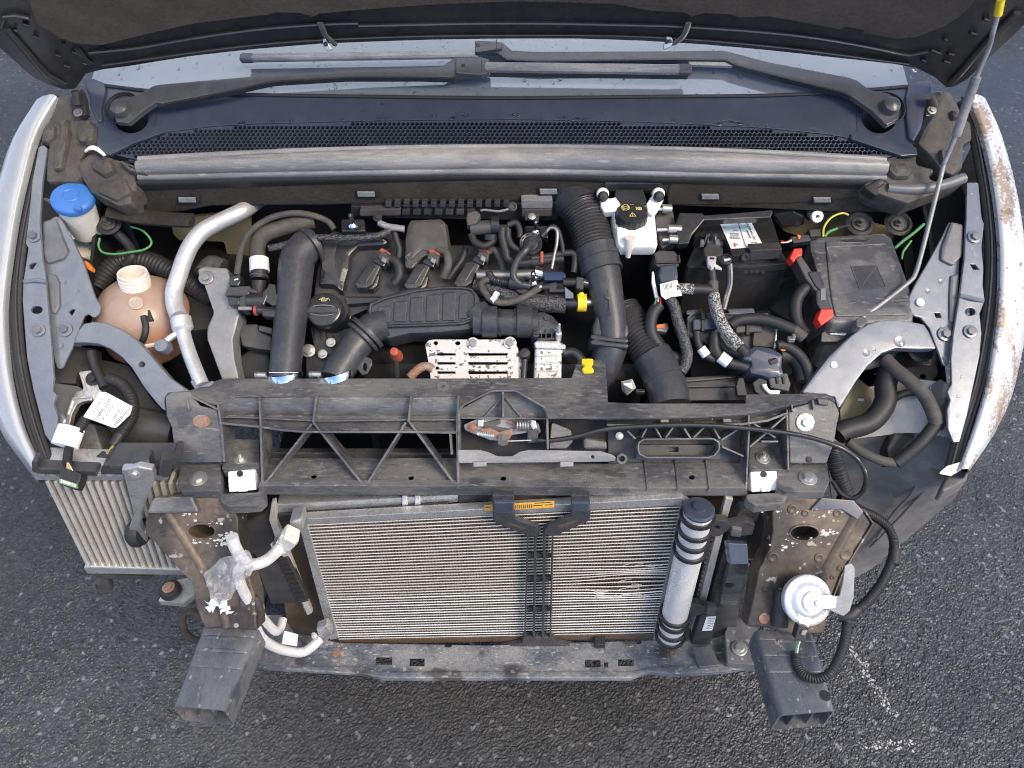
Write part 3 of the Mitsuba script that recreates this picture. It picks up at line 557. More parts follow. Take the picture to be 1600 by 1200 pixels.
# left end: bent wing with a rusty sticker, and the feet
ew = add(fp, 'end_wing', plate([(258, 620), (268, 613), (296, 612), (312, 634), (338, 640), (346, 664), (349, 722), (300, 723), (278, 722), (272, 700), (268, 668), (260, 650)], FP(-.004), .004, .004, bevel=.002), pl_)
add(ew, 'sticker', plate([(315 + 14 * math.cos(a), 658 + 10 * math.sin(a)) for a in np.linspace(0, 6.2, 20)], FP(-.003), .0008, 0, bevel=.0003), 'rusty', 'round rusty plug')
add(ew, 'rib', wall([(291, 622), (295, 640)], FP(.002), .003, .008), pl_)
add(ew, 'rib', wall([(300, 620), (340, 640)], FP(.004), .003, .012), pl_)
def foot(pts, z, bpos, bl, wl, nut, pocket):
    k = add(fp, 'foot', plate(pts, HZ(z), .022, .004, bevel=.002, dirn=DOWN), pl_)
    bolt(k, hit(*bpos, HZ(z + .0005)), (0, 0, 1), bl, mat='zinc', wmat='zinc', wash=wl, nut=nut)
foot([(281, 724), (345, 724), (345, 767), (284, 768), (277, 760)], .705, (310, 748), .009, 1.75, False, 0)
foot([(352, 700), (356, 685), (405, 686), (407, 731), (346, 733)], .715, (376, 716), .0075, 1.7, True, 0)
foot([(1213, 724), (1290, 724), (1297, 750), (1290, 768), (1228, 768), (1215, 762)], .705, (1262, 747), .009, 1.75, False, 0)
foot([(1170, 735), (1171, 690), (1180, 686), (1218, 688), (1229, 734)], .715, (1192, 716), .0075, 1.7, True, 0)
ew2 = add(fp, 'end_wing', plate([(1232, 640), (1290, 622), (1305, 630), (1312, 646), (1308, 662), (1304, 690), (1292, 724), (1234, 724)], FP(-.004), .004, .004, bevel=.002), pl_)
bolt(ew2, FX(1258, 660, -.003), nF, .0075, mat='zinc', wmat='alu', wash=2.1)
add(ew2, 'clip', plate([(1277, 622), (1296, 624), (1294, 634), (1279, 632)], FP(.004), .006, .001), 'black_plastic')
add(ew2, 'hole', lathe([(.005, 0), (.0055, .0015), (.0042, .002)], FX(1264, 718, -.004), nF, 14), 'deep_black')
# white blocks in their pockets, held by rounded loops
for i, (pts, loop, hole) in enumerate((([(355, 737), (398, 733), (400, 766), (357, 770)], [(340, 768), (345, 762), (350, 770), (403, 768), (406, 760), (414, 766), (414, 780), (404, 789), (356, 792), (344, 784)], (375, 740)),
                                      ([(1172, 737), (1214, 734), (1218, 766), (1174, 770)], [(1166, 766), (1168, 771), (1222, 768), (1220, 756), (1230, 754), (1233, 772), (1224, 786), (1180, 790), (1166, 780)], (1193, 741)))):
    b_ = add(fp, 'mounting_block', plate(pts, FP(-.008), .05, .003, bevel=.003), 'white_plastic', 'white plastic bumper mounting block')
    add(b_, 'hole', lathe([(.0, 0), (.0052, 0), (.0056, .0006), (.0, .0007)], FX(*hole, -.0076), nF, 16), 'deep_black')
    m_ = pts[2]; add(b_, 'latch', plate([(m_[0] - 28, m_[1] - 4), (m_[0] - 14, m_[1] - 5), (m_[0] - 14, m_[1] + 2), (m_[0] - 28, m_[1] + 3)], FP(-.004), .005, .001), 'white_plastic')
    add(fp, 'mount_loop', plate(loop, HZ(.692), .020, .005, bevel=.004, dirn=DOWN), pl_)
    add(fp, 'pocket', plate([(346, 728), (410, 728), (410, 776), (346, 776)] if i == 0 else [(1166, 728), (1230, 728), (1230, 776), (1166, 776)], FP(-.06), .003, 0), 'deep_black')
# centre pocket with the hexagonal hood round the latch
for q in ([(716, 720), (717, 642), (723, 633), (768, 611), (806, 611), (850, 636), (855, 650), (856, 702)], [(786, 612), (786, 652)]): add(fp, 'rib', wall(q, FP(.006), .0035, .045), pl_)
add(fp, 'pocket_roof', plate([(718, 640), (768, 612), (806, 612), (852, 638), (853, 652), (718, 654)], FP(-.018), .004, 0), pl_)
for q in ([(757, 652), (784, 622)], [(816, 654), (790, 622)]): add(fp, 'rib', wall(q, FP(-.012), .003, .008), pl_)
add(fp, 'pocket_edge', wall([(718, 653), (852, 654), (948, 652)], FP(-.006), .003, .02), pl_)
add(fp, 'pocket_back', plate([(714, 655), (960, 652), (960, 722), (714, 724)], FP(-.05), .003, 0), 'deep_black')
np_ = add(fp, 'notched_plate', plate([(714, 703), (750, 703), (764, 707), (777, 713), (800, 713), (812, 706), (826, 703), (938, 705), (956, 710), (963, 715), (961, 720), (948, 722), (716, 724)], FP(.006), .004, .002, [(926, 714, 2.5, 2.5)]), 'grey_rubber', 'grey notched plate below the latch')
for x in (750, 886): add(np_, 'clip', plate([(x - 11, 721), (x + 10, 721), (x + 10, 729), (x - 11, 730)], FP(.010), .008, .001), 'cast_grey')
add(fp, 'hood_block', plate([(862, 660), (892, 672), (895, 690), (885, 701), (858, 701)], FP(-.004), .03, .003), pl_)
add(fp, 'hood_block', plate([(912, 684), (948, 690), (949, 703), (912, 702)], FP(-.008), .03, .004, bevel=.004), pl_)
# right half: ribbed strip, arched ribs, oval opening
strip2(fp, 'trough', [[hit(x, y, HZ(.798)) for x, y in ((948, 653), (1085, 651), (1165, 646), (1232, 634))], [FX(x, y, -.014) for x, y in ((948, 660), (1085, 659), (1170, 654), (1232, 642))], [FX(x, y, -.004) for x, y in ((948, 664), (1085, 664), (1170, 662), (1232, 650))]], pl_)
add(fp, 'beam_lip', wall([(948, 664), (1085, 665), (1160, 663), (1200, 657), (1232, 645)], FP(.004), .004, .02), pl_)
for a, b in (((1001, 650), (1001, 656)), ((1063, 650), (1063, 657)), ((1112, 648), (1113, 656)), ((1170, 642), (1170, 664)), ((1237, 632), (1239, 644)), ((1270, 625), (1272, 640))): add(fp, 'rib', wall([a, b], FP(.003), .003, .012), pl_)
for x in (1038, 1136): add(fp, 'clip', plate([(x - 6, 654), (x + 7, 654), (x + 7, 660), (x - 6, 660)], FP(.004), .006, .001), 'grey_rubber')
for q in ([(980, 673), (993, 686)], [(1011, 668), (1003, 684)], [(1024, 668), (1033, 684)], [(1052, 668), (1040, 684)], [(1069, 669), (1079, 685)], [(1100, 668), (1084, 684)], [(1115, 669), (1125, 686)], [(1155, 670), (1127, 688)], [(1128, 698), (1162, 713)], [(1171, 664), (1166, 764)], [(1230, 640), (1232, 734)], [(1172, 698), (1196, 678), (1230, 648)], [(1178, 662), (1212, 684)], [(1190, 690), (1216, 690)]): add(fp, 'rib', wall(q, FP(.0), .0032, .04), pl_)
ov = poly2([(995, 700), (997, 690), (1006, 685), (1114, 684), (1124, 690), (1125, 702), (1116, 713), (1105, 716), (1010, 716), (998, 711)], FP(), .006)
add(fp, 'slot_rim', solid(ov.difference(ov.buffer(-.0028)), FP(.003), .045, .0008), pl_)
add(fp, 'slot_floor', plate([(993, 695), (1126, 695), (1126, 718), (993, 718)], FP(-.03), .003, 0, [[(1045, 699), (1060, 699), (1060, 706), (1045, 706)]]), 'black_plastic')
add(fp, 'rib_backing', plate([(950, 664), (1232, 660), (1232, 735), (950, 735)], FP(-.042), .003, 0), 'black_plastic')
for a, b in (((1007, 717), (1012, 762)), ((1055, 716), (1060, 763)), ((1103, 716), (1109, 763))): add(fp, 'rib', wall([a, b], HZ(.703), .003, .01), pl_)
bolt(fp, FX(968, 681, -.02), nF, .005, mat='zinc', wash=1.4)
add(fp, 'bush', lathe([(.009, -.02), (.009, .008), (.005, .008), (.005, -.01)], FX(971, 716, .0), nF, 18), pl_)
# --- bonnet latch
lt = thing('bonnet_latch', 'worn steel bonnet latch with springs in the pocket of the front panel', 'latch')
add(lt, 'back_plate', plate([(724, 664), (745, 654), (800, 652), (830, 655), (842, 662), (846, 675), (838, 682), (826, 676), (800, 680), (790, 690), (766, 688), (740, 678), (726, 672)], FP(-.022), .003, .002), 'steel')
add(lt, 'pawl', plate([(758, 660), (780, 655), (783, 662), (770, 666), (794, 670), (796, 678), (772, 672), (752, 668)], FP(-.014), .006, .002), 'cast_dark')
add(lt, 'catch', plate([(745, 671), (765, 668), (780, 675), (800, 670), (802, 664), (785, 660), (800, 657), (806, 664), (800, 680), (794, 690), (778, 686), (762, 678)], FP(-.010), .005, .002), 'rusty')
add(lt, 'clip', plate([(746, 655), (756, 655), (755, 667), (746, 667)], FP(-.012), .006, .001), 'zinc')
add(lt, 'roller', tube([FX(786, 682, -.008), FX(786, 692, .0)], .009, 16), 'zinc')
add(lt, 'rivet', lathe([(.008, 0), (.008, .004), (.004, .007), (0, .007)], FX(738, 668, -.016), nF, 16), 'rusty')
def coil(a, b, r, n, w):
    d = b - a; e1, e2, _ = basis(d); t = np.linspace(0, 1, n * 9)
    return tube([a + d * q + r * (math.cos(2 * math.pi * n * q) * e1 + math.sin(2 * math.pi * n * q) * e2) for q in t], w, 6, .004)
add(lt, 'spring', coil(FX(745, 677, -.006), FX(772, 681, -.006), .0035, 9, .0009), 'alu_bright')
add(lt, 'spring', coil(FX(806, 664, -.006), FX(826, 664, -.006), .0095, 5, .0018), 'steel')
add(lt, 'wire', tube([FX(792, 689, -.004), FX(830, 688, -.004)], .0012, 6), 'alu_bright')
add(lt, 'cable_stop', plate([(824, 670), (842, 672), (840, 692), (824, 692)], FP(-.014), .008, .002), 'black_plastic')
add(lt, 'arm', plate([(830, 656), (837, 657), (839, 668), (833, 672), (828, 664)], FP(-.006), .004, .001), 'zinc')
solo('release_cable', tube([FX(840, 688, -.006), FX(862, 688, -.004), FX(897, 683, .004), FX(940, 672, .012), FX(985, 667, .014), FX(1080, 664, .016), FX(1165, 669, .018), FX(1250, 680, .022), B(1310, 698, .04), B(1340, 718, .03), B(1353, 742, .03), B(1349, 766, .0), B(1334, 778, -.02), B(1315, 772, -.03), B(1301, 752, -.04)], .0042, 10, .006), 'satin_plastic', 'black bonnet release cable looping over the right end of the front panel', 'cable')
# --- condenser and radiator pack
cd = thing('condenser', 'dusty finned air conditioning condenser with bent fins at lower right', 'condenser')
cp4 = [(478, 818), (1066, 789), (1022, 990), (530, 1000)]
c0, c1, c2, c3 = (R(*p) for p in cp4)
bil = lambda u, v, o=0: (c0 * (1 - u) + c1 * u) * (1 - v) + (c3 * (1 - u) + c2 * u) * v + V(0, -.996, .09) * o
NT = 43; rr = np.random.default_rng(3)
fm, us = [], np.linspace(0, 1, 19)
def dent(u, v):       # the pushed-in patch at lower right
    return .012 * math.exp(-((u - .90) / .11) ** 2) * (.9 * math.exp(-((v - .61) / .06) ** 2) + .6 * math.exp(-((v - .42) / .05) ** 2) - .8 * math.exp(-((v - .51) / .05) ** 2))
for i in range(NT):
    v = (i + .5) / NT; w = .00105 if v < .62 else .0009
    j = [rr.normal() * .00025 for _ in us]
    add(cd, 'tube', tube([bil(u, v) + V(0, 0, -dent(u, v) + a) for u, a in zip(us, j)], w * 1.25, 6, .05, flat=1), 'tube_flat' if v < .6 else ('alu_chalky' if i % 3 else 'tube_flat'), smooth=60)
for i in range(NT + 1):
    v0, v1 = max(i - .5, 0) / NT, min(i + .5, NT) / NT; n = 240; vs = []
    for q in range(n):
        u = q / (n - 1); dz = V(0, 0, -dent(u, (v0 + v1) / 2)); o = -.002 - .0022 * (q % 2) + rr.normal() * .0003
        vs.append(np.array([bil(u, v0, o) + dz, bil(u, v1, o) + dz]))
    fm.append(rings(vs, False, False))
add(cd, 'fins', cat(fm), 'fin', None, False, True)
for _ in range(16):
    uu, vv, w_ = rr.uniform(.80, .97), rr.choice([.42, .52, .60, .63]) + rr.normal() * .018, rr.uniform(.012, .045)
    add(cd, 'bent_fin', tube([bil(uu + a, vv + .012 * math.sin(a * 60 + uu * 40), .0003) + V(0, 0, -dent(uu + a, vv)) for a in np.linspace(-w_, w_ * .8, 7)], .0007, 5, .008), 'tube_flat')
add(cd, 'core_backing', solid(Polygon(to2([c0, c1, c2, c3], RD(-.010))), RD(-.010), .004, 0), 'core_brown')
add(cd, 'top_rail', plate([(462, 812), (1066, 778), (1066, 790), (478, 820)], RD(.003), .016, .001), 'alu')
add(cd, 'bottom_rail', plate([(530, 1000), (1022, 990), (1020, 998), (528, 1008)], RD(.001), .014, .001), 'core_brown')
add(cd, 'left_header', plate([(462, 812), (480, 818), (530, 998), (515, 1000), (470, 832)], RD(.002), .014, .001), 'alu')
add(cd, 'right_header', plate([(1066, 778), (1080, 790), (1035, 1000), (1020, 1000)], RD(.003), .016, .001), 'cast_grey')
lb = add(cd, 'sticker', plate([(757, 790), (866, 783), (866, 793), (757, 799)], RD(.0040), .0008, 0, bevel=.0002), 'label_orange', 'orange sticker on the top rail')
def strokes(parent, name, segs, pl, th, mt, h=.0006): add(parent, name, cat(*[solid(LineString(to2([hit(*p, pl) for p in s], pl)).buffer(th / 2, cap_style=2), pl, h, 0) for s in segs]), mt, smooth=False)
def write(parent, text, p0, p1, pl, height, mt, bold=False):
    """lettering along p0 -> p1 (pixels) lying on the plane"""
    a, b = hit(*p0, pl), hit(*p1, pl); n = unit(pl[1]); ex = unit(b - a); ey = np.cross(n, ex)
    m = meshkit.text_mesh(text, height, .0005, bold); s = np.linalg.norm(b - a) / max(m.vertices[:, 0].max(), 1e-6)
    m.vertices = a + m.vertices[:, :1] * s * ex + m.vertices[:, 1:2] * ey + (m.vertices[:, 2:] - .0001) * n
    return add(parent, 'lettering', m, mt, smooth=False)
strokes(lb, 'barcode', [[(806 + 3.1 * i, 789.5 - .18 * i), (806 + 3.1 * i, 795 - .18 * i)] for i in range(9)], RD(.0046), .0012, 'print_black')
strokes(lb, 'small_print', [[(836, 786.6), (862, 785)], [(832, 790.6), (848, 789.6)], [(852, 789.3), (863, 788.6)], [(758, 793), (766, 792.4)]], RD(.0046), .0014, 'print_black')
# radiator behind
rd = thing('radiator', 'radiator behind the condenser, its silver top tank and brown core showing', 'radiator')
add(rd, 'top_tank', plate([(432, 789), (700, 774), (716, 772), (716, 786), (434, 806)], RD(-.02), .03, .002, bevel=.004), 'alu')
add(rd, 'top_tank', plate([(716, 771), (960, 768), (1066, 766), (1066, 776), (716, 787)], RD(-.022), .03, .002, bevel=.003), 'cast_dark')
add(rd, 'seal_strip', plate([(434, 806), (700, 788), (700, 794), (462, 812), (436, 814)], RD(-.012), .02, .001), 'rubber')
for x in (632, 652): add(rd, 'tank_clip', plate([(x - 4, 776), (x + 4, 775.5), (x + 5, 790), (x - 4, 791)], RD(-.016), .004, .001), 'alu_bright')
add(rd, 'core', plate([(425, 815), (1160, 780), (1110, 1000), (510, 1005), (452, 1000)], RD(-.045), .01, 0), 'core_brown')
add(rd, 'side_rail', plate([(424, 786), (430, 784), (434, 820), (488, 958), (480, 962), (428, 836), (420, 812)], RD(-.012), .01, .001), 'tube_flat')
add(rd, 'side_rail', plate([(1134, 778), (1146, 780), (1136, 812), (1092, 986), (1080, 988), (1124, 815)], RD(-.006), .01, .001), 'tube_flat')
add(rd, 'side_fins', cat(*[plate([(440 + 2.05 * i, 868 + 5 * i), (449 + 2.05 * i, 868 + 5 * i), (450 + 2.05 * i, 870.5 + 5 * i), (441 + 2.05 * i, 870.5 + 5 * i)], RD(-.016), .003, 0, bevel=0) for i in range(18)]), 'cast_grey', None, False, True)
add(rd, 'side_teeth', cat(*[plate([(1112 - 1.75 * i, 834 + 7.2 * i), (1116 - 1.75 * i, 834 + 7.2 * i), (1115 - 1.75 * i, 838 + 7.2 * i), (1111 - 1.75 * i, 838 + 7.2 * i)], RD(-.014), .003, 0, bevel=0) for i in range(21)]), 'cast_grey', None, False, True)
ld = add(rd, 'side_duct', plate([(402, 888), (450, 872), (482, 940), (470, 942), (424, 944), (410, 910)], RD(-.006), .012, .003), 'black_plastic')
for i in range(9): add(ld, 'slat', plate([(434 + 3.5 * i, 878 + 7.2 * i), (448 + 3.6 * i, 876 + 7.2 * i), (449 + 3.6 * i, 881 + 7.2 * i), (435 + 3.5 * i, 883 + 7.2 * i)], RD(-.002), .004, .0005), 'rubber')
for q in ([(412, 912), (405, 895), (430, 878), (450, 878)],): pass
add(rd, 'side_tank', plate([(1137, 842), (1168, 846), (1166, 862), (1150, 1000), (1098, 1000), (1110, 930)], RD(-.012), .03, .003, bevel=.003), 'black_plastic')
dk = add(rd, 'air_deflector', plate([(1137, 848), (1168, 850), (1170, 882), (1141, 882)], FP(.10), .02, .002), 'cowl_plastic')
add(dk, 'face', plate([(1141, 882), (1170, 882), (1152, 946), (1124, 944)], RD(.012), .014, .002, [(1140, 915, 8, 4)]), 'dusty_plastic')
add(rd, 'mount_bracket', plate([(410, 805), (426, 790), (428, 832), (432, 870), (402, 874), (374, 836), (384, 815)], RD(-.03), .02, .004, bevel=.004), 'black_plastic')
add(rd, 'mount_bracket', plate([(1158, 796), (1188, 800), (1182, 815), (1160, 812), (1150, 808)], RD(-.01), .02, .002), 'dusty_plastic')
# centre strut with its Y head
ys = thing('centre_strut', 'black plastic Y-headed strut standing in front of the condenser', 'strut')
RS = RD(.022)
def bend(top, bot, o):  # the two stepped hangers
    pass
for a in ([(769, 774), (803, 774), (803, 786), (805, 812), (840, 824), (846, 832), (840, 838), (824, 838), (774, 818), (770, 812)], [(892, 774), (921, 774), (923, 800), (922, 814), (868, 838), (856, 838), (850, 830), (856, 824), (893, 808)]):
    add(ys, 'arm', plate(a, RS, .010, .002, bevel=.002), 'duct_plastic')
for a in ([(771, 785), (803, 785), (803, 803), (771, 803)], [(893, 786), (921, 786), (922, 800), (893, 800)]): add(ys, 'step', plate(a, RD(.027), .008, .002, bevel=.003), 'cowl_plastic')
for q in ([(791, 818), (798, 818), (823, 826), (815, 827)], [(870, 822), (902, 812), (904, 814), (876, 826)]): add(ys, 'slot', plate(q, RD(.0226), .001, 0, bevel=.0003), 'core_brown')
for x0, x1, d in ((837, 834, .016), (851, 848, .016), (825, 820, .006), (864, 860, .006)): add(ys, 'rail', wall([(x0, 826), (x1, 1000)], RD(.016), .0046 if d > .01 else .003, .010), 'duct_plastic')
for y in (866, 902, 950): add(ys, 'cross_bar', plate([(824, y), (863, y), (863, y + 6), (824, y + 6)], RD(.008), .004, .001), 'black_plastic')
add(ys, 'base', plate([(818, 996), (864, 996), (872, 1006), (900, 1012), (905, 1022), (760, 1026), (752, 1020), (815, 1006)], RD(.016), .012, .002, bevel=.002), 'black_plastic')
# receiver drier
rc = thing('receiver_drier', 'white aluminium drier bottle held upright by black ribbed clamps', 'drier')
r0, r1 = R(1092, 796, .028), R(1046, 996, .028); ax = unit(r0 - r1); L = np.linalg.norm(r0 - r1)
add(rc, 'bottle', lathe([(.020, 0), (.0245, .006), (.025, .012), (.025, L - .008), (.020, L)], r1, ax, 30), 'alu_chalky')
add(rc, 'cap', lathe([(.0265, 0), (.027, .004), (.024, .008), (.012, .010), (.011, .014), (0, .015)], r0 - ax * .004, ax, 26), 'cowl_plastic')
for f_ in ((1 - .04), (1 - .125), (1 - .20), (1 - .275), .21, .16, .085, .02):
    add(rc, 'clamp_ring', lathe([(.0255, -.004), (.030, -.004), (.031, 0), (.030, .004), (.0255, .004)], r1 + ax * L * f_, ax, 30, caps=False), 'satin_plastic')
cb = add(rc, 'upper_bracket', plate([(1110, 812), (1136, 814), (1140, 820), (1165, 814), (1180, 820), (1176, 836), (1160, 838), (1136, 830), (1126, 838), (1106, 840), (1100, 830)], RD(.020), .014, .002, [(1120, 825, 5, 3)], bevel=.002), 'black_plastic')
add(cb, 'latch', plate([(1144, 826), (1160, 828), (1158, 840), (1141, 838)], RD(.026), .012, .002), 'dusty_plastic')
cb = add(rc, 'lower_bracket', plate([(1072, 944), (1090, 944), (1100, 948), (1128, 950), (1132, 956), (1126, 963), (1100, 960), (1080, 964), (1068, 966)], RD(.020), .014, .002), 'black_plastic')
add(cb, 'latch', plate([(1106, 948), (1120, 950), (1117, 962), (1103, 961)], RD(.026), .012, .002), 'dusty_plastic')
sl = add(rc, 'mount_block', plate([(1094, 962), (1120, 960), (1116, 990), (1108, 1012), (1080, 1012), (1086, 988)], RD(.012), .03, .002, bevel=.002), 'black_plastic')
tg = add(sl, 'label', plate([(1104, 964), (1119, 963), (1113, 985), (1097, 986)], RD(.0128), .0006, 0, bevel=0), 'label_white')
add(tg, 'print', cat(*[solid(LineString(to2([hit(1107 - .5 * i, 967 + 2.6 * i, RD(.0133)), hit(1117 - .5 * i, 966 + 2.6 * i, RD(.0133))], RD(.0133))).buffer(.0005), RD(.0133), .0004, 0) for i in range(7)]), 'print_black', smooth=False) if tg.count('__') < 3 else None
# ================================================================== rails, crash boxes, lower beam (parts of the car)
RL = lambda off=0.0: mk(V(0, -.20, .645) + off * V(0, -.7071, .7071), (0, -1, 1))
def chips(parent, spots, pl, seed):
    r = np.random.default_rng(seed); ms = []
    for x, y, w, h, n in spots:
        for _ in range(n):
            cx, cy = x + r.normal() * w, y + r.normal() * h; k = r.uniform(.6, 2.4)
            ms.append(solid(Polygon(to2([hit(cx + k * r.uniform(.4, 1.4) * math.cos(a) * 1.5, cy + k * r.uniform(.4, 1.3) * math.sin(a), pl) for a in np.arange(7) * .9], pl)).buffer(0), pl, .0008, 0))
    add(parent, 'flaked_paint', cat(ms), 'flake', 'flaking white paint', False, True)
rl = add(car, 'chassis_rail', plate([(234, 800), (262, 776), (296, 770), (340, 768), (346, 784), (360, 792), (372, 808), (373, 832), (378, 862), (398, 930), (402, 986), (340, 982), (320, 984), (306, 950), (300, 912), (262, 872), (240, 846), (226, 836), (226, 815)], RL(), .045, .004, [(315, 830, 21, 11)], bevel=.004), 'rail_metal', 'bare rusty brown end of the left chassis rail')
chips(rl, [(345, 842, 8, 4, 16), (300, 846, 10, 2, 8), (330, 818, 18, 3, 8), (350, 850, 12, 3, 10), (300, 802, 26, 2, 7)], RL(.0004), 3)
add(rl, 'rim', solid(poly2([(315 + 24 * math.cos(a), 830 + 13.5 * math.sin(a)) for a in np.linspace(0, 6.2, 24)], RL(), 0, [(315, 830, 20.5, 10.6)]), RL(.0018), .003, .0012), 'rail_metal')
add(rl, 'inside', plate([(285, 810), (345, 810), (345, 852), (285, 852)], RL(-.046), .003, 0), 'deep_black')
for x, y, r in ((342, 797, 8), (252, 808, 4), (302, 862, 6), (236, 806, 3), (318, 868, 4), (255, 834, 4)): add(rl, 'stud', lathe([(r * .0012, 0), (r * .0012, .0016), (r * .0009, .002), (r * .0006, .0008), (0, .0006)], hit(x, y, RL(.0)), nF, 14), 'rail_metal')
add(rl, 'ridge', tube([hit(*q, RL(-.001)) for q in ((262, 800), (290, 842), (318, 888), (345, 940), (356, 980))], .009, 10, .01, flat=.5), 'rail_metal')
add(rl, 'rubber_cap', plate([(234, 786), (240, 777), (300, 775), (305, 786), (312, 802), (228, 803)], RL(.012), .016, .004, bevel=.005), 'dusty_plastic')
rr_ = add(car, 'chassis_rail', plate([(1206, 800), (1216, 790), (1232, 778), (1292, 778), (1322, 788), (1352, 798), (1362, 818), (1345, 850), (1318, 892), (1300, 935), (1288, 990), (1240, 992), (1195, 980), (1166, 980), (1176, 940), (1186, 890), (1202, 858), (1207, 830)], RL(), .045, .004, [(1257, 833, 22, 11.5)], bevel=.004), 'rail_metal', 'bare rusty brown end of the right chassis rail')
chips(rr_, [(1292, 832, 9, 4, 22), (1250, 800, 24, 4, 12), (1228, 852, 10, 3, 9), (1256, 846, 14, 2, 8), (1310, 800, 18, 3, 9)], RL(.0004), 4)
add(rr_, 'rim', solid(poly2([(1257 + 25 * math.cos(a), 833 + 14 * math.sin(a)) for a in np.linspace(0, 6.2, 24)], RL(), 0, [(1257, 833, 21.5, 11)]), RL(.0018), .003, .0012), 'rail_metal')
add(rr_, 'inside', plate([(1225, 812), (1290, 812), (1290, 855), (1225, 855)], RL(-.046), .003, 0), 'deep_black')
for x, y, r, m_ in ((1238, 796, 7, 'rail_metal'), (1258, 802, 5, 'rail_metal'), (1308, 802, 6, 'rail_metal'), (1208, 871, 8, 'rail_metal'), (1280, 872, 7, 'rail_metal'), (1194, 966, 8, 'rusty'), (1322, 866, 9, 'rail_metal'), (1312, 888, 4, 'rail_metal'), (1196, 920, 5, 'rail_metal'), (1300, 902, 3, 'rail_metal')): add(rr_, 'stud', lathe([(r * .0012, 0), (r * .0012, .0018), (r * .0009, .0022), (r * .0006, .0008), (0, .0006)], hit(x, y, RL(.0)), nF, 14), m_)
add(rr_, 'ridge', tube([hit(*q, RL(-.001)) for q in ((1335, 806), (1310, 850), (1284, 900), (1268, 950))], .010, 10, .01, flat=.5), 'rail_metal')
add(rr_, 'edge_flange', wall([(1268, 796), (1320, 790), (1350, 797), (1365, 818), (1340, 858), (1316, 898), (1300, 940)], RL(.004), .003, .03), 'rail_metal')
add(rr_, 'gusset', plate([(1284, 778), (1334, 782), (1350, 800), (1340, 812), (1316, 796), (1266, 798)], RL(.006), .003, .002), 'can_paint')
def can(a, b, c, d, a2, lab, side):
    """hollow crash box: top outline a b (back) c d (front)"""
    z0, z1 = .49, .425
    A, B_, C_, D_ = (hit(*q, HZ(z0)) for q in (a, b, c, d))
    def ring_(p, q, ins=0.0, rr=.010):
        ex = unit(q - p); w = np.linalg.norm(q - p); o = []
        for cx, cz, a0 in ((w - rr, z0 - rr, 0), (rr, z0 - rr, 90), (rr, z1 + rr, 180), (w - rr, z1 + rr, 270)):
            for t in np.radians(np.linspace(a0, a0 + 90, 5)): o.append(p * V(1, 1, 0) + ex * (cx + (rr - ins) * math.cos(t)) + V(0, 0, cz + (rr - ins) * math.sin(t)))
        return np.array(o)
    f = lambda t: (A + (D_ - A) * t, B_ + (C_ - B_) * t)
    st = [0, .10, .115, .13, .30, .315, .33, .50, .515, .53, .9, 1]; ms = []
    for ins, flip in ((0, 0), (.003, 1)):
        m = rings([ring_(*f(t), ins + (.0016 if t in (.115, .315, .515) else 0)) for t in st], False)
        if flip: m.faces = m.faces[:, ::-1]
        ms.append(m)
    o, i = ring_(*f(1)), ring_(*f(1), .003); n = len(o); k = np.arange(n); j = (k + 1) % n
    ms.append(TM(np.vstack([o, i]), np.vstack([np.stack([k, j, j + n], 1), np.stack([k, j + n, k + n], 1)])))
    key = add(car, 'crash_box', cat(*ms), 'can_paint', lab)
    p, q = f(.985)
    for t in (.33, .67):
        c0_ = p + (q - p) * t; e = unit(D_ - A)
        add(key, 'web', boxm(c0_ * V(1, 1, 0) + V(0, 0, (z0 + z1) / 2) - e * .055, e * .053, unit(q - p) * .0012, V(0, 0, (z0 - z1) / 2 - .003), .0004), 'can_paint')
    return key
cl = can((316, 978), (404, 982), (352, 1110), (269, 1103), 0, 'black crash box at the left end of the bumper mounting', -1)
cr = can((1180, 984), (1272, 990), (1306, 1110), (1218, 1118), 0, 'black crash box at the right end of the bumper mounting', 1)
for k, (a, b) in ((cl, ((325, 995), (372, 997))), (cl, ((318, 1015), (366, 1017))), (cr, ((1215, 1000), (1258, 1004))), (cr, ((1216, 1022), (1262, 1026)))):
    add(k, 'crush_bead', tube([hit(*a, HZ(.4905)), hit(*b, HZ(.4905))], .0035, 8, .02, flat=.5), 'can_paint')
add(cr, 'hole', lathe([(.0, 0), (.009, 0), (.009, .0008), (0, .0009)], hit(1289, 1087, HZ(.490)), (0, 0, 1), 18), 'deep_black')
for k, sp in ((cl, [(330, 1040), (352, 1042), (305, 1080), (345, 1085)]), (cr, [(1225, 1045), (1262, 1048), (1240, 1085)])):
    for q in sp: add(k, 'spot_weld', lathe([(.0045, 0), (.0036, .0004), (.002, .0001), (0, .0001)], hit(*q, HZ(.4902)), (0, 0, 1), 12), 'can_paint')
add(cl, 'seam', wall([(326, 1022), (310, 1104)], HZ(.4906), .0016, .0012), 'can_paint')
add(cr, 'seam', wall([(1240, 1032), (1262, 1112)], HZ(.4906), .0016, .0012), 'can_paint')
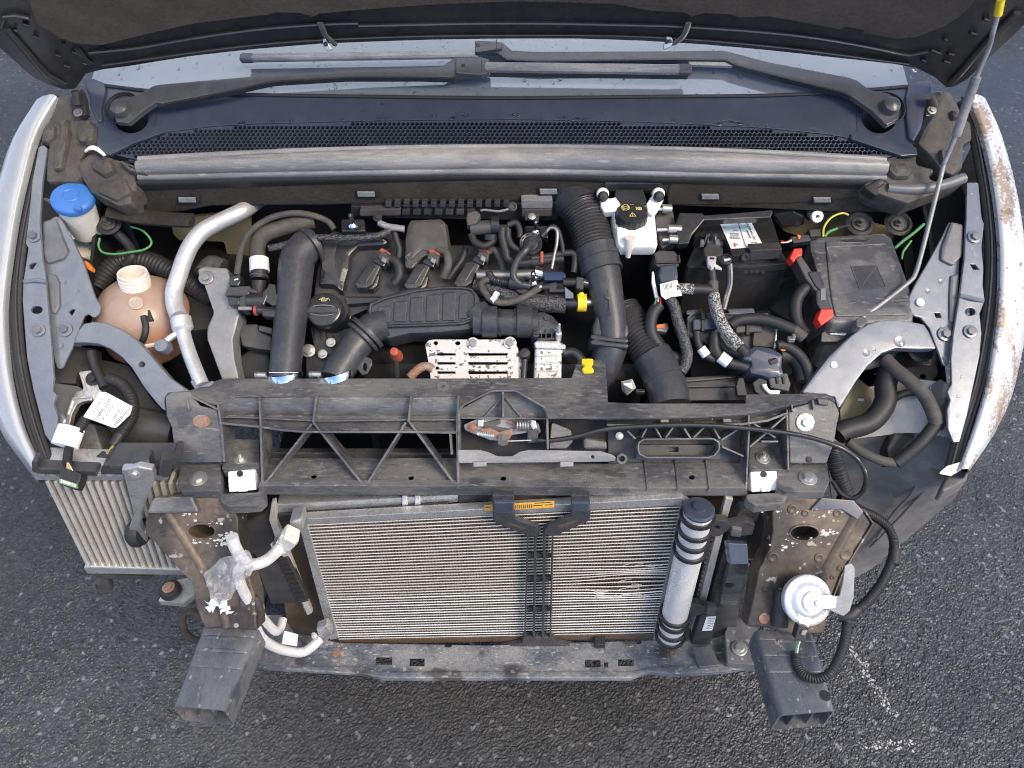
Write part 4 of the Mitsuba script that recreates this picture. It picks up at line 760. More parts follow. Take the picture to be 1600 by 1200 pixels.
# lower radiator beam
LZ = HZ(.235)
lb_ = add(car, 'lower_beam', plate([(395, 1000), (405, 985), (470, 990), (530, 1004), (760, 1008), (1020, 1000), (1100, 1002), (1150, 985), (1190, 1000), (1195, 1040), (1130, 1052), (1045, 1056), (1015, 1052), (985, 1062), (600, 1062), (568, 1056), (555, 1048), (445, 1048), (400, 1036)], LZ, .005, .003,
    [[(587, 1026), (612, 1026), (612, 1038), (587, 1038)], [(640, 1028), (663, 1028), (663, 1040), (640, 1040)], [(914, 1030), (938, 1030), (938, 1042), (914, 1042)], [(944, 1034), (950, 1034), (950, 1042), (944, 1042)], [(966, 1029), (990, 1029), (990, 1040), (966, 1040)], (998, 1002, 5, 4), (700, 1008, 6, 3)], bevel=.002), 'cross_paint', 'blue black lower beam with rectangular holes')
add(lb_, 'raised_band', plate([(445, 1040), (560, 1040), (590, 1048), (990, 1048), (1020, 1042), (1190, 1030), (1194, 1040), (1130, 1050), (1045, 1054), (1015, 1050), (985, 1060), (600, 1060), (568, 1054), (445, 1046)], HZ(.240), .008, .003, bevel=.004), 'cross_paint')
add(lb_, 'bead', tube([hit(*q, HZ(.236)) for q in ((445, 1018), (535, 1016))], .006, 8, flat=.4), 'cross_paint')
for x, y in ((525, 1021), (1052, 1022)): add(lb_, 'plug', lathe([(.008, 0), (.008, .002), (.004, .003), (.003, .001), (0, .001)], hit(x, y, HZ(.236)), (0, 0, 1), 16), 'rusty')
add(lb_, 'joint', wall([(532, 1004), (532, 1046)], HZ(.2365), .002, .002), 'rusty')
add(lb_, 'joint', wall([(1044, 1004), (1044, 1052)], HZ(.2365), .002, .002), 'rusty')
for pts in ([(1132, 990), (1140, 968), (1180, 960), (1192, 1040), (1136, 1036)], [(395, 985), (404, 960), (440, 960), (470, 1000), (440, 1040), (398, 1035)]): add(lb_, 'mounting', plate(pts, HZ(.26), .03, .004, bevel=.003), 'can_paint')
bolt(lb_, hit(1155, 1013, HZ(.262)), (0, 0, 1), .010, mat='zinc', wash=1.6)
add(lb_, 'foot', plate([(1080, 1010), (1110, 1008), (1128, 1040), (1092, 1044)], HZ(.245), .02, .003, bevel=.003), 'can_paint')
add(lb_, 'spring_clip', plate([(928, 992), (945, 992), (946, 1008), (930, 1008)], HZ(.25), .02, .001), 'rubber')
# damper mount peeping out left of the rail
dm = thing('rubber_mount', 'round rubber bushing in an aluminium arm below the left chassis rail', 'bushing')
p = hit(266, 922, HZ(.42))
add(dm, 'arm', hull([p + V(a, b, c) for a, b, c in ((-.018, -.02, -.02), (.03, -.025, -.02), (.07, .02, -.02), (.06, .04, -.02), (-.015, .02, -.02), (-.018, -.02, -.006), (.03, -.025, -.006), (.07, .02, -.006), (.06, .04, -.006), (-.015, .02, -.006))]), 'alu')
add(dm, 'bush', lathe([(.020, -.01), (.0205, .004), (.017, .009), (.010, .010)], p, (0, 0, 1), 24), 'rubber')
bolt(dm, p + V(0, 0, .010), (0, 0, 1), .007, mat='rusty')
add(dm, 'rusty_loop', tube([hit(*q, HZ(.40)) for q in ((318, 965), (296, 955), (285, 968), (290, 990), (305, 1000), (318, 998))], .0075, 8, flat=.5), 'rail_metal')
# ================================================================== intercooler
ic = thing('intercooler', 'silver finned intercooler sticking out at the left of the photo', 'intercooler')
IY = lambda o=0: VY(-.13 - o)
nT = 18; tl, trr = (70, 752), (300, 755); bl_, br_ = (138, 890), (330, 893)
i0, i1, i2, i3 = (hit(*q, IY()) for q in (tl, trr, br_, bl_))
for i in range(nT):
    u = (i + .25) / nT; a, b = i0 + (i1 - i0) * u, i3 + (i2 - i3) * u
    e = unit(i1 - i0)
    add(ic, 'tube', boxm((a + b) / 2 + V(0, .018, 0), (b - a) / 2, e * .0034, V(0, .02, 0), .0016), 'tube_flat')
fz = []
for i in range(nT):
    u0, u1 = (i + .25) / nT + .0042 / .28, (i + 1.25) / nT - .0042 / .28; n = 110; vs = []
    for q in range(n):
        v = q / (n - 1); o = V(0, .004 + .006 * (q % 2) + rr.normal() * .0006, 0)
        vs.append(np.array([i0 + (i1 - i0) * u0 + ((i3 + (i2 - i3) * u0) - (i0 + (i1 - i0) * u0)) * v + o, i0 + (i1 - i0) * u1 + ((i3 + (i2 - i3) * u1) - (i0 + (i1 - i0) * u1)) * v + o]))
    fz.append(rings(vs, False, False))
add(ic, 'fins', cat(fz), 'fin_grey', None, False, True)
add(ic, 'backing', solid(Polygon(to2([i0, i1, i2, i3], IY(-.024))), IY(-.024), .004, 0), 'core_brown')
add(ic, 'end_plate', plate([(52, 741), (58, 735), (262, 742), (262, 752), (56, 751)], IY(.006), .05, .002, bevel=.003), 'alu')
add(ic, 'end_plate', plate([(130, 888), (142, 886), (340, 892), (340, 900), (136, 897)], IY(.006), .05, .002, bevel=.003), 'alu')
for i in range(11): add(ic, 'crimp', plate([(60 + i * 17.5, 742), (70 + i * 17.5, 742.4), (70 + i * 17.5, 747), (60 + i * 17.5, 746.6)], IY(.010), .003, .001), 'alu')
tk = add(ic, 'tank', plate([(150, 742), (160, 736), (168, 728), (262, 728), (270, 722), (276, 735), (262, 745), (220, 746)], IY(.012), .05, .004, bevel=.006), 'black_plastic')
add(tk, 'rim', plate([(52, 736), (58, 732), (120, 736), (150, 737), (152, 745), (58, 741)], IY(.012), .02, .002, bevel=.003), 'black_plastic')
add(tk, 'stub', tube([hit(262, 712, IY(.02)), hit(258, 738, IY(.02))], .010, 14), 'black_plastic')
add(tk, 'boss', plate([(202, 722), (232, 715), (236, 730), (220, 742), (200, 738)], IY(.018), .02, .003, bevel=.003), 'black_plastic')
add(tk, 'ear', plate([(49, 722), (58, 721), (60, 738), (50, 738)], IY(.012), .02, .002), 'black_plastic')
add(ic, 'lower_tank', plate([(140, 898), (240, 902), (236, 906), (160, 904)], IY(.0), .05, .002), 'black_plastic')
add(ic, 'lower_stub', lathe([(.012, 0), (.015, .012), (.012, .03)], hit(168, 918, HZ(.33)), (0, 0, 1), 16), 'black_plastic')
ib = thing('intercooler_bracket', 'grey alloy bracket between the intercooler and the left chassis rail', 'bracket')
IB = IY(.03)
add(ib, 'arm', plate([(189, 734), (205, 733), (215, 730), (238, 734), (241, 745), (241, 752), (222, 800), (219, 822), (226, 838), (230, 850), (215, 846), (204, 840), (201, 826), (208, 808), (224, 752), (200, 752), (196, 744), (190, 742)], IB, .012, .003, bevel=.003), 'alu')
bolt(ib, hit(210, 742, IY(.031)), (0, -1, .3), .006, mat='zinc')
add(ib, 'rubber_ring', lathe([(.022, -.012), (.027, -.004), (.027, .004), (.022, .012)], hit(216, 832, IY(.02)), (1, -.2, .1), 24), 'rubber')
add(ib, 'shank', cyl(hit(224, 830, IY(.02)), hit(242, 832, IY(.02)), .006), 'zinc')
# ================================================================== horn
hn = thing('horn', 'round white horn with its plug, bolted to the right chassis rail', 'horn')
hc = hit(1262, 938, RL(.035)); ha = unit(V(.12, -.62, .76))
add(hn, 'shell', lathe([(.036, -.020), (.041, -.012), (.043, -.002), (.042, .002), (.038, .005), (.034, .005), (.033, .003), (.030, .004), (.026, .009), (.020, .011), (0, .012)], hc, ha, 36), 'alu_bright')
e1, e2, _ = basis(ha)
add(hn, 'boss', lathe([(.019, .008), (.018, .017), (.012, .019), (0, .019)], hc + e1 * .002, ha, 26), 'alu_chalky')
bolt(hn, hc + ha * .019 + e1 * .006, ha, .006, mat='zinc', wmat='alu_bright', wash=2.2)
add(hn, 'trumpet', tube([hit(1226, 925, RL(.014)), hit(1220, 950, RL(.014)), hit(1218, 978, RL(.012))], [.016, .012, .014], 12, flat=.7), 'rubber')
hb = add(hn, 'bracket', plate([(1270, 928), (1298, 930), (1312, 932), (1318, 905), (1320, 884), (1330, 880), (1336, 888), (1334, 935), (1328, 955), (1318, 963), (1306, 958), (1292, 952), (1268, 950)], RL(.050), .0025, .003), 'cast_grey', 'flat grey bracket of the horn')
add(hn, 'strap', plate([(1260, 928), (1298, 930), (1308, 934), (1306, 950), (1292, 952), (1262, 950)], RL(.0535), .002, .002), 'alu_bright')
add(hn, 'terminal', plate([(1246, 955), (1264, 952), (1268, 972), (1262, 984), (1248, 978)], RL(.046), .012, .002), 'alu_chalky')
pg = add(hn, 'plug', plate([(1248, 976), (1264, 980), (1258, 1004), (1242, 998)], RL(.058), .016, .002), 'rubber')
add(pg, 'clip', plate([(1254, 985), (1263, 985), (1258, 994), (1251, 992)], RL(.062), .006, .001), 'cast_grey')
for a in (0, 3): solo('wire', tube([hit(1247 + a, 1002, RL(.052)), hit(1244 + a, 1012, RL(.046)), hit(1243 + a, 1020, RL(.042))], .0011, 6), 'white_plastic' if a else 'green_wire', 'white wire going into the horn plug' if a else 'green wire going into the horn plug', 'wire')
# ================================================================== corrugated conduits on the right
def conduit(pts, r, label, m='rubber', pitch=.0042, dep=.0012, plain=None, name='conduit', catg='conduit', parent=None):
    return solo(name, tube(pts, r, 14, corr=(pitch, dep)), m, label, catg)
def HR(x, y, z): return hit(x, y, HZ(z))
conduit([HR(1243, 1018, .50), HR(1246, 1040, .495), HR(1258, 1056, .50), HR(1280, 1060, .51), HR(1300, 1048, .525), HR(1316, 1015, .54), HR(1323, 980, .55), HR(1322, 955, .555)], .0085, 'black corrugated conduit drooping from the horn plug over the right crash box')
conduit([HR(1328, 958, .556), HR(1350, 945, .56), HR(1375, 915, .565), HR(1392, 880, .575), HR(1397, 850, .585), HR(1388, 825, .595), HR(1368, 808, .61), HR(1345, 797, .625), HR(1325, 786, .64), HR(1312, 776, .65)], .0085, 'black corrugated conduit bowing out over the asphalt, right of the chassis rail')
solo('tape_joint', tube([HR(1310, 962, .552), HR(1326, 962, .557), HR(1338, 952, .561)], .0105, 12), 'rubber', 'taped joint of two conduits beside the horn bracket', 'tape')
solo('tape_wrap', tube([HR(1398, 858, .584), HR(1396, 882, .575)], .0100, 12), 'rubber', 'taped stretch of the conduit bowing over the asphalt', 'tape')
conduit([B(1302, 700, -.02), B(1308, 730, -.03), B(1318, 760, -.06), B(1325, 785, -.09), B(1320, 800, -.12)], .014, 'thick corrugated conduit dropping behind the right end of the front panel', 'rubber', .006, .002)
conduit([HR(1308, 900, .54), HR(1310, 925, .52), HR(1306, 950, .50)], .010, 'piece of corrugated conduit showing behind the horn bracket')
# ================================================================== wheel arch liner on the right, and what lies above it
ln = thing('wheel_arch_liner', 'large dusty black plastic wheel arch liner on the right of the photo', 'wheel arch liner')
def surf(rows, th, nrm):
    rows = [spline(r, .02) for r in rows]; n = max(map(len, rows)); rows = [r[np.linspace(0, len(r) - 1, n).round().astype(int)] for r in rows]
    rows = [np.array(r) for r in zip(*rows)]; rows = [spline(r, .02) for r in rows]; n2 = max(map(len, rows)); rows = [r[np.linspace(0, len(r) - 1, n2).round().astype(int)] for r in rows]
    m = rings(rows, False, False); b = m.copy(); b.vertices = b.vertices - unit(nrm) * th; b.faces = b.faces[:, ::-1]
    return cat(m, b)
LN = [[B(1310, 622, -.13), B(1380, 600, -.11), B(1440, 594, -.085), B(1484, 600, -.06)],
      [B(1290, 690, -.14), B(1360, 682, -.11), B(1430, 676, -.08), B(1512, 690, -.04)],
      [HR(1300, 780, .52), HR(1360, 770, .55), HR(1420, 760, .60), HR(1475, 735, .655), HR(1515, 735, .655)],
      [HR(1310, 850, .42), HR(1360, 850, .44), HR(1420, 820, .49), HR(1470, 780, .56), HR(1505, 752, .62)],
      [HR(1330, 905, .34), HR(1360, 890, .36), HR(1405, 852, .42), HR(1450, 815, .48), HR(1492, 778, .56)]]
LM = [(a + b) / 2 for a, b in zip(LN[1], LN[2])]
add(ln, 'shell', surf([LN[1]] + [LM] + LN[2:], .003, V(.2, -.8, .4)), 'liner')
add(ln, 'upper_shell', surf([LN[0], [p * .5 + q * .5 for p, q in zip(LN[0], LN[1])], [p + V(0, -.004, .004) for p in LN[1]]], .003, V(.2, -.8, .4)), 'dusty_pale', 'pale dusty upper part of the liner')
add(ln, 'pocket', plate([(1386, 700), (1398, 676), (1432, 678), (1426, 692), (1404, 720), (1390, 730)], BAY(-.070), .03, .004, bevel=.004), 'rubber')
add(ln, 'bead', tube([B(1462, 672, -.055), HR(1445, 730, .635), HR(1425, 770, .59), HR(1398, 800, .535), HR(1370, 840, .47)], .003, 8), 'liner')
add(ln, 'bead', tube([HR(1490, 700, .69), HR(1450, 760, .60), HR(1400, 815, .51), HR(1360, 855, .44)], .003, 8), 'liner')
add(ln, 'corner', plate([(1480, 742), (1492, 730), (1514, 738), (1512, 748), (1490, 762), (1468, 770)], HZ(.665), .03, .004, bevel=.004, dirn=DOWN), 'liner')
for q in range(14):
    pass
pn = add(car, 'inner_panel', plate([(1312, 640), (1340, 590), (1365, 610), (1366, 640), (1340, 662), (1314, 670)], BAY(-.115), .004, .004, [[(1340, 621), (1352, 622), (1351, 627), (1340, 626)]]), 'khaki_paint', 'brown painted panel behind the right support arm')
add(car, 'inner_panel', plate([(1385, 590), (1400, 575), (1465, 570), (1466, 585), (1450, 605), (1400, 620), (1385, 618)], BAY(-.09), .004, .004, [(1443, 588, 5, 4)]), 'cast_dark')
add(car, 'inner_panel', plate([(1452, 603), (1470, 592), (1484, 602), (1487, 612), (1482, 620), (1486, 640), (1480, 660), (1472, 678), (1462, 640)], BAY(-.05), .003, .003), 'wing_paint', 'pale steel panel below the right wing flange')
add(car, 'headlamp_recess', plate([(1368, 555), (1400, 546), (1465, 546), (1470, 570), (1400, 580), (1375, 580)], BAY(-.10), .03, .004), 'satin_plastic')
add(car, 'headlamp_recess', lathe([(.022, 0), (.024, .006), (.018, .008), (.016, .003), (0, .003)], B(1436, 548, -.07), (0, -.5, .9), 24), 'rubber')
hs = lambda pts, r, lab, m='rubber': solo('taped_harness', tube(pts, r, 12), m, lab, 'wiring harness')
hs([B(1382, 560, -.04), B(1400, 578, -.03), B(1425, 598, -.02), B(1446, 620, -.015), B(1458, 645, -.015), B(1463, 662, -.02)], .0125, 'thick taped harness curving down the right side of the bay', 'foam')
hs([B(1463, 662, -.02), B(1440, 690, -.03), B(1420, 708, -.04), B(1400, 724, -.05)], .0115, 'straight taped harness slanting across the wheel arch liner', 'rubber')
hs([B(1398, 724, -.05), B(1372, 718, -.05), B(1345, 705, -.05), B(1325, 690, -.05)], .0085, 'thin taped harness running into the slanting harness', 'foam')
hs([B(1392, 574, -.05), B(1384, 600, -.06), B(1384, 625, -.06), B(1374, 645, -.06), B(1355, 662, -.06), B(1320, 672, -.06), B(1308, 680, -.06)], .019, 'thickest taped harness, bending behind the right end of the front panel')
hs([B(1335, 575, -.07), B(1360, 568, -.06), B(1392, 562, -.05)], .010, 'taped harness tucked under the right support arm', 'foam')
hs([B(1384, 632, -.08), B(1410, 616, -.08), B(1438, 612, -.07)], .007, 'thin harness branch reaching right above the wheel arch liner')
# a flap of clear torn tape at the right fender tip
solo('clear_tape', plate([(1466, 740), (1480, 728), (1500, 722), (1520, 716), (1508, 730), (1486, 744)], BAY(.012), .0006, .002, bevel=0), 'film_clear', 'torn clear tape at the front tip of the right fender', 'tape')
# ================================================================== air conditioning pipes at the lower left
HRs = lambda pts, d: [R(x, y, d) for x, y in pts]
ap = thing('condenser_pipe', 'white aluminium pipe from the upper left of the condenser, wrapped in clear film', 'pipe')
add(ap, 'pipe', tube([R(362, 838, .11), R(368, 856, .115), R(382, 878, .115), R(396, 882, .11), R(415, 876, .10), R(432, 862, .07), R(444, 852, .045)], .0098, 14), 'alu_chalky')
u0, u1 = R(436, 856, .058), R(458, 832, .050); ud = unit(u1 - u0); us_ = unit(np.cross(ud, V(0, -1, .1)))
add(ap, 'union', boxm(u0 + ud * .022, ud * .014, us_ * .016, np.cross(ud, us_) * .011, .003), 'alu_bright')
add(ap, 'union', boxm(u0 + ud * .038, ud * .006, us_ * .013, np.cross(ud, us_) * .014, .002), 'cream_plastic')
add(ap, 'flange', lathe([(.010, -.004), (.0165, -.0035), (.0165, .003), (.012, .004)], u0 + ud * .003, ud, 6, caps=True), 'alu_bright', smooth=False)
bolt(ap, R(430, 846, .070), us_, .0055, mat='zinc', nut=True)
add(ap, 'end_block', plate([(452, 816), (472, 810), (474, 826), (462, 834), (452, 828)], RD(.03), .03, .003, bevel=.003), 'alu')
add(ap, 'drop', tube([R(380, 880, .113), R(372, 896, .113), R(378, 918, .112), R(388, 938, .112), R(392, 946, .11)], .0090, 14), 'alu_chalky')
lp = thing('lower_pipe', 'white aluminium pipe looping along the lower beam to the condenser', 'pipe')
add(lp, 'pipe', tube([R(384, 956, .10), R(396, 974, .10), R(408, 996, .098), R(428, 1010, .09), R(450, 1017, .08), R(472, 1019, .07), R(488, 1010, .06), R(500, 998, .045)], .0095, 14), 'alu_chalky')
for q in ((386, 960), (390, 966), (394, 972)): add(lp, 'bead', lathe([(.009, -.003), (.0125, 0), (.009, .003)], R(*q, .10), R(394, 972, .10) - R(386, 960, .10), 18), 'alu_chalky')
add(lp, 'union', plate([(494, 984), (510, 978), (518, 992), (510, 1006), (498, 1002)], RD(.04), .018, .003, bevel=.003), 'alu')
bolt(lp, R(492, 994, .06), (-.5, -.7, .4), .005, mat='alu_bright')
tg = add(lp, 'tag', plate([(444, 986), (466, 992), (464, 1010), (440, 1006)], RD(.092), .0008, .002, bevel=0), 'label_white', 'white tag on the pipe')
sp = thing('short_pipe', 'short straight aluminium pipe between the two condenser pipes', 'pipe')
add(sp, 'pipe', tube([R(400, 952, .09), R(416, 972, .085), R(430, 986, .08), R(438, 982, .07), R(442, 968, .05)], .0082, 14), 'alu_chalky')
cl2 = thing('pipe_clamp', 'grey rubber clamp holding the pipes at the lower left', 'clamp')
add(cl2, 'body', tube([R(380, 930, .112), R(380, 944, .118), R(392, 952, .118), R(402, 944, .114), R(398, 932, .108)], .006, 10), 'cast_dark')
add(cl2, 'saddle', plate([(376, 936), (400, 934), (404, 948), (394, 958), (380, 954)], RD(.103), .012, .004, bevel=.003), 'foam')
fm_ = [R(x, y, d) for x, y, d in ((318, 896, .125), (352, 868, .132), (388, 862, .134), (404, 884, .128), (378, 912, .136), (352, 942, .132), (332, 944, .12), (360, 890, .150))]
fl_ = TM(fm_, [(0, 1, 7), (1, 2, 7), (2, 3, 7), (3, 4, 7), (4, 5, 7), (5, 6, 7), (6, 0, 7)]); fl_ = fl_.subdivide().subdivide().subdivide()
fl_.vertices = fl_.vertices + (meshkit.fbm(fl_.vertices * 60, 3)[:, None] - .5) * V(.01, -.03, .02)
cf = solo('clear_film', fl_, 'film_clear', 'crumpled clear plastic film tied round the pipe ends at lower left', 'plastic film', smooth=20)
r_ = np.random.default_rng(11); shr = []
for i in range(16):
    x, y = 335 + r_.uniform(-8, 26), 946 + r_.uniform(-10, 14); a = R(x, y, .118 + r_.uniform(0, .02)); shr.append(hull([a + r_.normal(size=3) * .006 for _ in range(5)]))
solo('paper_scraps', cat(shr[:11]), 'label_white', 'torn white scraps of label at the end of the clear film', 'scraps', smooth=False)
solo('blue_scraps', cat(shr[11:]), 'label_blue', 'pale blue scraps of label at the end of the clear film', 'scraps', smooth=False)
# ================================================================== bay, left side
def blob(pts, pl, t, r=.006, bev=.008, dirn=None): return plate(pts, pl, t, r, (), bev, dirn)
# bonnet hinge covers and hinges (parts of the car)
hc_ = add(car, 'hinge_cover', blob([(86, 152), (98, 143), (110, 147), (114, 178), (138, 183), (149, 196), (151, 214), (138, 232), (126, 248), (130, 274), (118, 284), (70, 284), (71, 255), (75, 226), (62, 220), (65, 200), (79, 182), (84, 166)], BAY(.012), .05), 'foam', 'moulded grey cover of the left bonnet hinge')
add(hc_, 'bulge', blob([(90, 190), (103, 176), (107, 205), (100, 240), (96, 262), (80, 266), (80, 240), (92, 215)], BAY(.026), .03, .006, .012), 'foam')
add(hc_, 'bulge', blob([(116, 186), (138, 184), (148, 198), (146, 218), (130, 226), (116, 212)], BAY(.030), .03, .006, .014), 'foam')
add(hc_, 'bulge', blob([(64, 206), (72, 196), (86, 192), (84, 214), (72, 222), (64, 220)], BAY(.022), .03, .006, .010), 'foam')
add(hc_, 'dimple', lathe([(.008, 0), (.007, .004), (0, .005)], B(131, 217, .030), (0, -.6, 1), 16), 'foam')
lc_ = add(car, 'scuttle_end', blob([(136, 240), (150, 232), (176, 246), (184, 248), (228, 262), (230, 272), (206, 272), (214, 284), (212, 296), (205, 302), (206, 318), (184, 322), (140, 300), (120, 268), (118, 256)], BAY(.014), .05), 'foam', 'moulded grey left end of the scuttle beam')
add(lc_, 'bulge', blob([(140, 244), (172, 248), (178, 266), (160, 274), (140, 262)], BAY(.03), .03, .006, .012), 'foam')
add(lc_, 'bulge', blob([(150, 280), (195, 276), (206, 300), (180, 314), (150, 300)], BAY(.024), .03, .006, .012), 'foam')
add(lc_, 'rib', blob([(180, 248), (190, 250), (230, 264), (228, 272), (200, 266)], BAY(.034), .03, .003, .006), 'foam')
solo('foam_scrap', tube([B(134, 236, .03), B(142, 231, .036), B(152, 233, .036), B(164, 243, .034)], [.004, .006, .005, .003], 8, flat=.6), 'cream_plastic', 'torn orange and cream scrap of foam at the left end of the scuttle', 'scrap')
rc_ = add(car, 'hinge_cover', blob([(1467, 150), (1478, 140), (1488, 144), (1496, 160), (1504, 176), (1519, 192), (1521, 218), (1508, 226), (1506, 262), (1490, 274), (1474, 268), (1452, 240), (1434, 224), (1442, 204), (1456, 182), (1462, 162)], BAY(.012), .05), 'foam', 'moulded grey cover of the right bonnet hinge')
add(rc_, 'bulge', blob([(1480, 152), (1490, 150), (1488, 190), (1478, 210), (1484, 250), (1474, 260), (1470, 220), (1480, 190)], BAY(.026), .03, .006, .012), 'foam')
add(rc_, 'bulge', blob([(1488, 168), (1502, 172), (1504, 182), (1490, 184)], BAY(.026), .03, .004, .008), 'foam')
rl_ = add(car, 'scuttle_end', blob([(1352, 243), (1366, 236), (1384, 244), (1418, 246), (1422, 234), (1430, 232), (1434, 240), (1434, 256), (1460, 262), (1462, 270), (1440, 274), (1474, 284), (1506, 276), (1508, 286), (1470, 300), (1420, 318), (1400, 312), (1372, 302), (1350, 290), (1352, 280), (1378, 270), (1382, 256)], BAY(.014), .05), 'foam', 'moulded grey right end of the scuttle beam')
add(rl_, 'bulge', blob([(1392, 252), (1418, 250), (1430, 262), (1424, 276), (1400, 276), (1388, 264)], BAY(.03), .03, .006, .012), 'foam')
add(rl_, 'bulge', tube([B(1386, 294, .012), B(1430, 296, .016), B(1470, 290, .016), B(1506, 278, .014)], .010, 10), 'wing_paint_dark')
add(rl_, 'bulge', blob([(1350, 292), (1376, 276), (1386, 284), (1370, 296), (1376, 306), (1366, 304)], BAY(.022), .02, .003, .005), 'rubber')
for pts, b in (([(118, 142), (128, 138), (132, 150), (136, 178), (126, 182), (114, 176), (112, 160)], [(130, 122), (146, 122), (162, 128), (165, 140), (158, 170), (160, 190), (152, 190), (140, 168), (138, 150), (132, 136)]),
               ([(1452, 150), (1466, 142), (1472, 146), (1466, 164), (1460, 178), (1446, 182), (1448, 166)], [(1420, 130), (1458, 124), (1456, 146), (1448, 168), (1440, 200), (1428, 222), (1420, 214), (1416, 180), (1416, 150)])):
    h_ = add(car, 'hinge', plate(pts, BAY(.03), .012, .002), 'bonnet_inner')
    add(h_, 'arm', tube([B(*pts[0], .05), B((pts[2][0] + pts[5][0]) / 2, (pts[2][1] + pts[5][1]) / 2, .03)], .008, 10), 'bonnet_inner')
    bolt(h_, B(pts[4][0] - 4, pts[4][1] - 6, .032), (0, -.6, 1), .005, mat='steel')
    add(car, 'seal_flap', plate(b, BAY(.026), .010, .004, bevel=.004), 'cowl_plastic')
# curved support arms from wings to front panel
al = add(car, 'support_arm', plate([(114, 536), (122, 516), (131, 505), (148, 502), (166, 504), (190, 514), (216, 532), (240, 560), (266, 590), (286, 604), (300, 612), (262, 614), (257, 622), (260, 646), (246, 632), (225, 606), (205, 574), (190, 558), (172, 545), (152, 537), (130, 535)], BAY(.0), .018, .003, [(221, 569, 4.5, 4)], bevel=.003), 'wing_paint', 'curved grey steel arm on the left, running to the front panel')
ar = add(car, 'support_arm', plate([(1252, 614), (1268, 592), (1296, 556), (1330, 524), (1356, 506), (1376, 500), (1404, 499), (1444, 506), (1452, 518), (1464, 545), (1440, 546), (1400, 544), (1378, 552), (1356, 572), (1338, 596), (1318, 630), (1310, 640), (1304, 620)], BAY(.0), .018, .003, bevel=.003), 'wing_paint', 'curved blue grey steel arm on the right, running to the front panel')
add(ar, 'plug', lathe([(.006, 0), (.006, .001), (0, .0016)], B(1303, 570, .001), (0, -.6, 1), 16), 'label_white')
for x, y, s_ in ((1406, 534, 9), (1354, 551, 6), (1366, 546, 3)):
    add(ar, 'water_drop', lathe([(s_ * .0011, 0), (s_ * .0009, .0012), (s_ * .0004, .0018), (0, .0019)], B(x, y, .001), (0, -.6, 1), 18), 'water')
# washer filler
wf = thing('washer_bottle', 'cream washer bottle neck with a blue cap near the left bonnet hinge', 'washer bottle')
p = B(114, 312, -.0); wa = unit(V(.06, 0, 1)); q = B(137, 362, -.10)
wa = unit(p - q)
add(wf, 'neck', lathe([(.024, -.095), (.027, -.09), (.033, -.02), (.0335, 0)], p, wa, 30), 'cream_plastic')
add(wf, 'neck', tube([B(106, 335, -.06), B(116, 368, -.10)], .016, 14), 'cream_plastic')
add(wf, 'tank', blob([(96, 362), (122, 366), (140, 385), (150, 410), (120, 400)], BAY(-.14), .05), 'tank_neck')
cpk = add(wf, 'cap', lathe([(.036, -.006), (.0375, -.004), (.0375, .004), (.036, .007), (.030, .0115), (.012, .013), (0, .013)], p, wa, 36), 'blue_cap', 'blue snap-on cap')
e1, e2, _ = basis(wa)
add(cpk, 'emblem', lathe([(.012, .0128), (.0135, .0140), (.015, .0128)], p, wa, 24, caps=False), 'blue_cap')
add(cpk, 'catch', boxm(p + V(.021, -.03, .0), V(.007, 0, 0), V(0, .004, 0), V(0, 0, .004), .001), 'blue_cap')
add(wf, 'pull_tab', tube([B(70, 312, -.03), B(82, 318, -.03), B(98, 340, -.06)], .004, 8), 'grey_rubber')
# expansion tank
et = thing('expansion_tank', 'translucent orange coolant expansion tank with its cap missing', 'coolant tank')
tc = B(226, 497, -.115); ta = unit(B(207, 428, -.02) - tc)
add(et, 'tank', lathe([(.0, -.085), (.05, -.08), (.08, -.05), (.0865, -.012), (.088, -.004), (.088, .004), (.0862, .012), (.080, .034), (.068, .052), (.050, .066), (.034, .074), (.028, .076)], tc, ta, 44), 'tank_plastic', smooth=60)
add(et, 'seam', lathe([(.086, -.004), (.0915, -.002), (.0915, .003), (.086, .005)], tc, ta, 44, caps=False), 'tank_neck')
add(et, 'neck', lathe([(.0295, .068), (.028, .074), (.026, .078), (.0262, .082), (.0275, .083), (.0262, .084), (.0262, .088), (.0275, .089), (.0262, .090), (.0262, .094), (.0275, .095), (.0262, .096), (.026, .103), (.023, .104), (.0215, .102), (.021, .07), (0, .07)], tc, ta, 34, caps=False), 'tank_neck')
bp = tc + unit(B(214, 476, -.03) - tc) * .0850; add(et, 'moulded_badge', lathe([(.013, -.003), (.0125, .001), (.011, .0014), (.0095, .0004), (.004, .0004), (.003, .0012), (0, .0012)], bp, unit(bp - tc), 24), 'badge')
b1_, b2_, b3_ = basis(unit(bp - tc))
for a_ in (0, 1.57): add(et, 'badge_rib', boxm(bp + b3_ * .0006, (b1_ * math.cos(a_) + b2_ * math.sin(a_)) * .0098, (b2_ * math.cos(a_) - b1_ * math.sin(a_)) * .0011, b3_ * .0009, .0004), 'badge')
ck = add(et, 'hose_clip', plate([(209, 492), (222, 484), (234, 484), (238, 500), (230, 502), (226, 497), (217, 506), (212, 504)], BAY(-.03), .012, .002), 'rubber')
solo('overflow_hose', tube([B(224, 494, -.028), B(228, 510, -.03), B(226, 525, -.035), B(220, 538, -.05)], .0058, 12), 'rubber', 'short black hose clipped to the coolant tank, hanging down its front', 'hose')
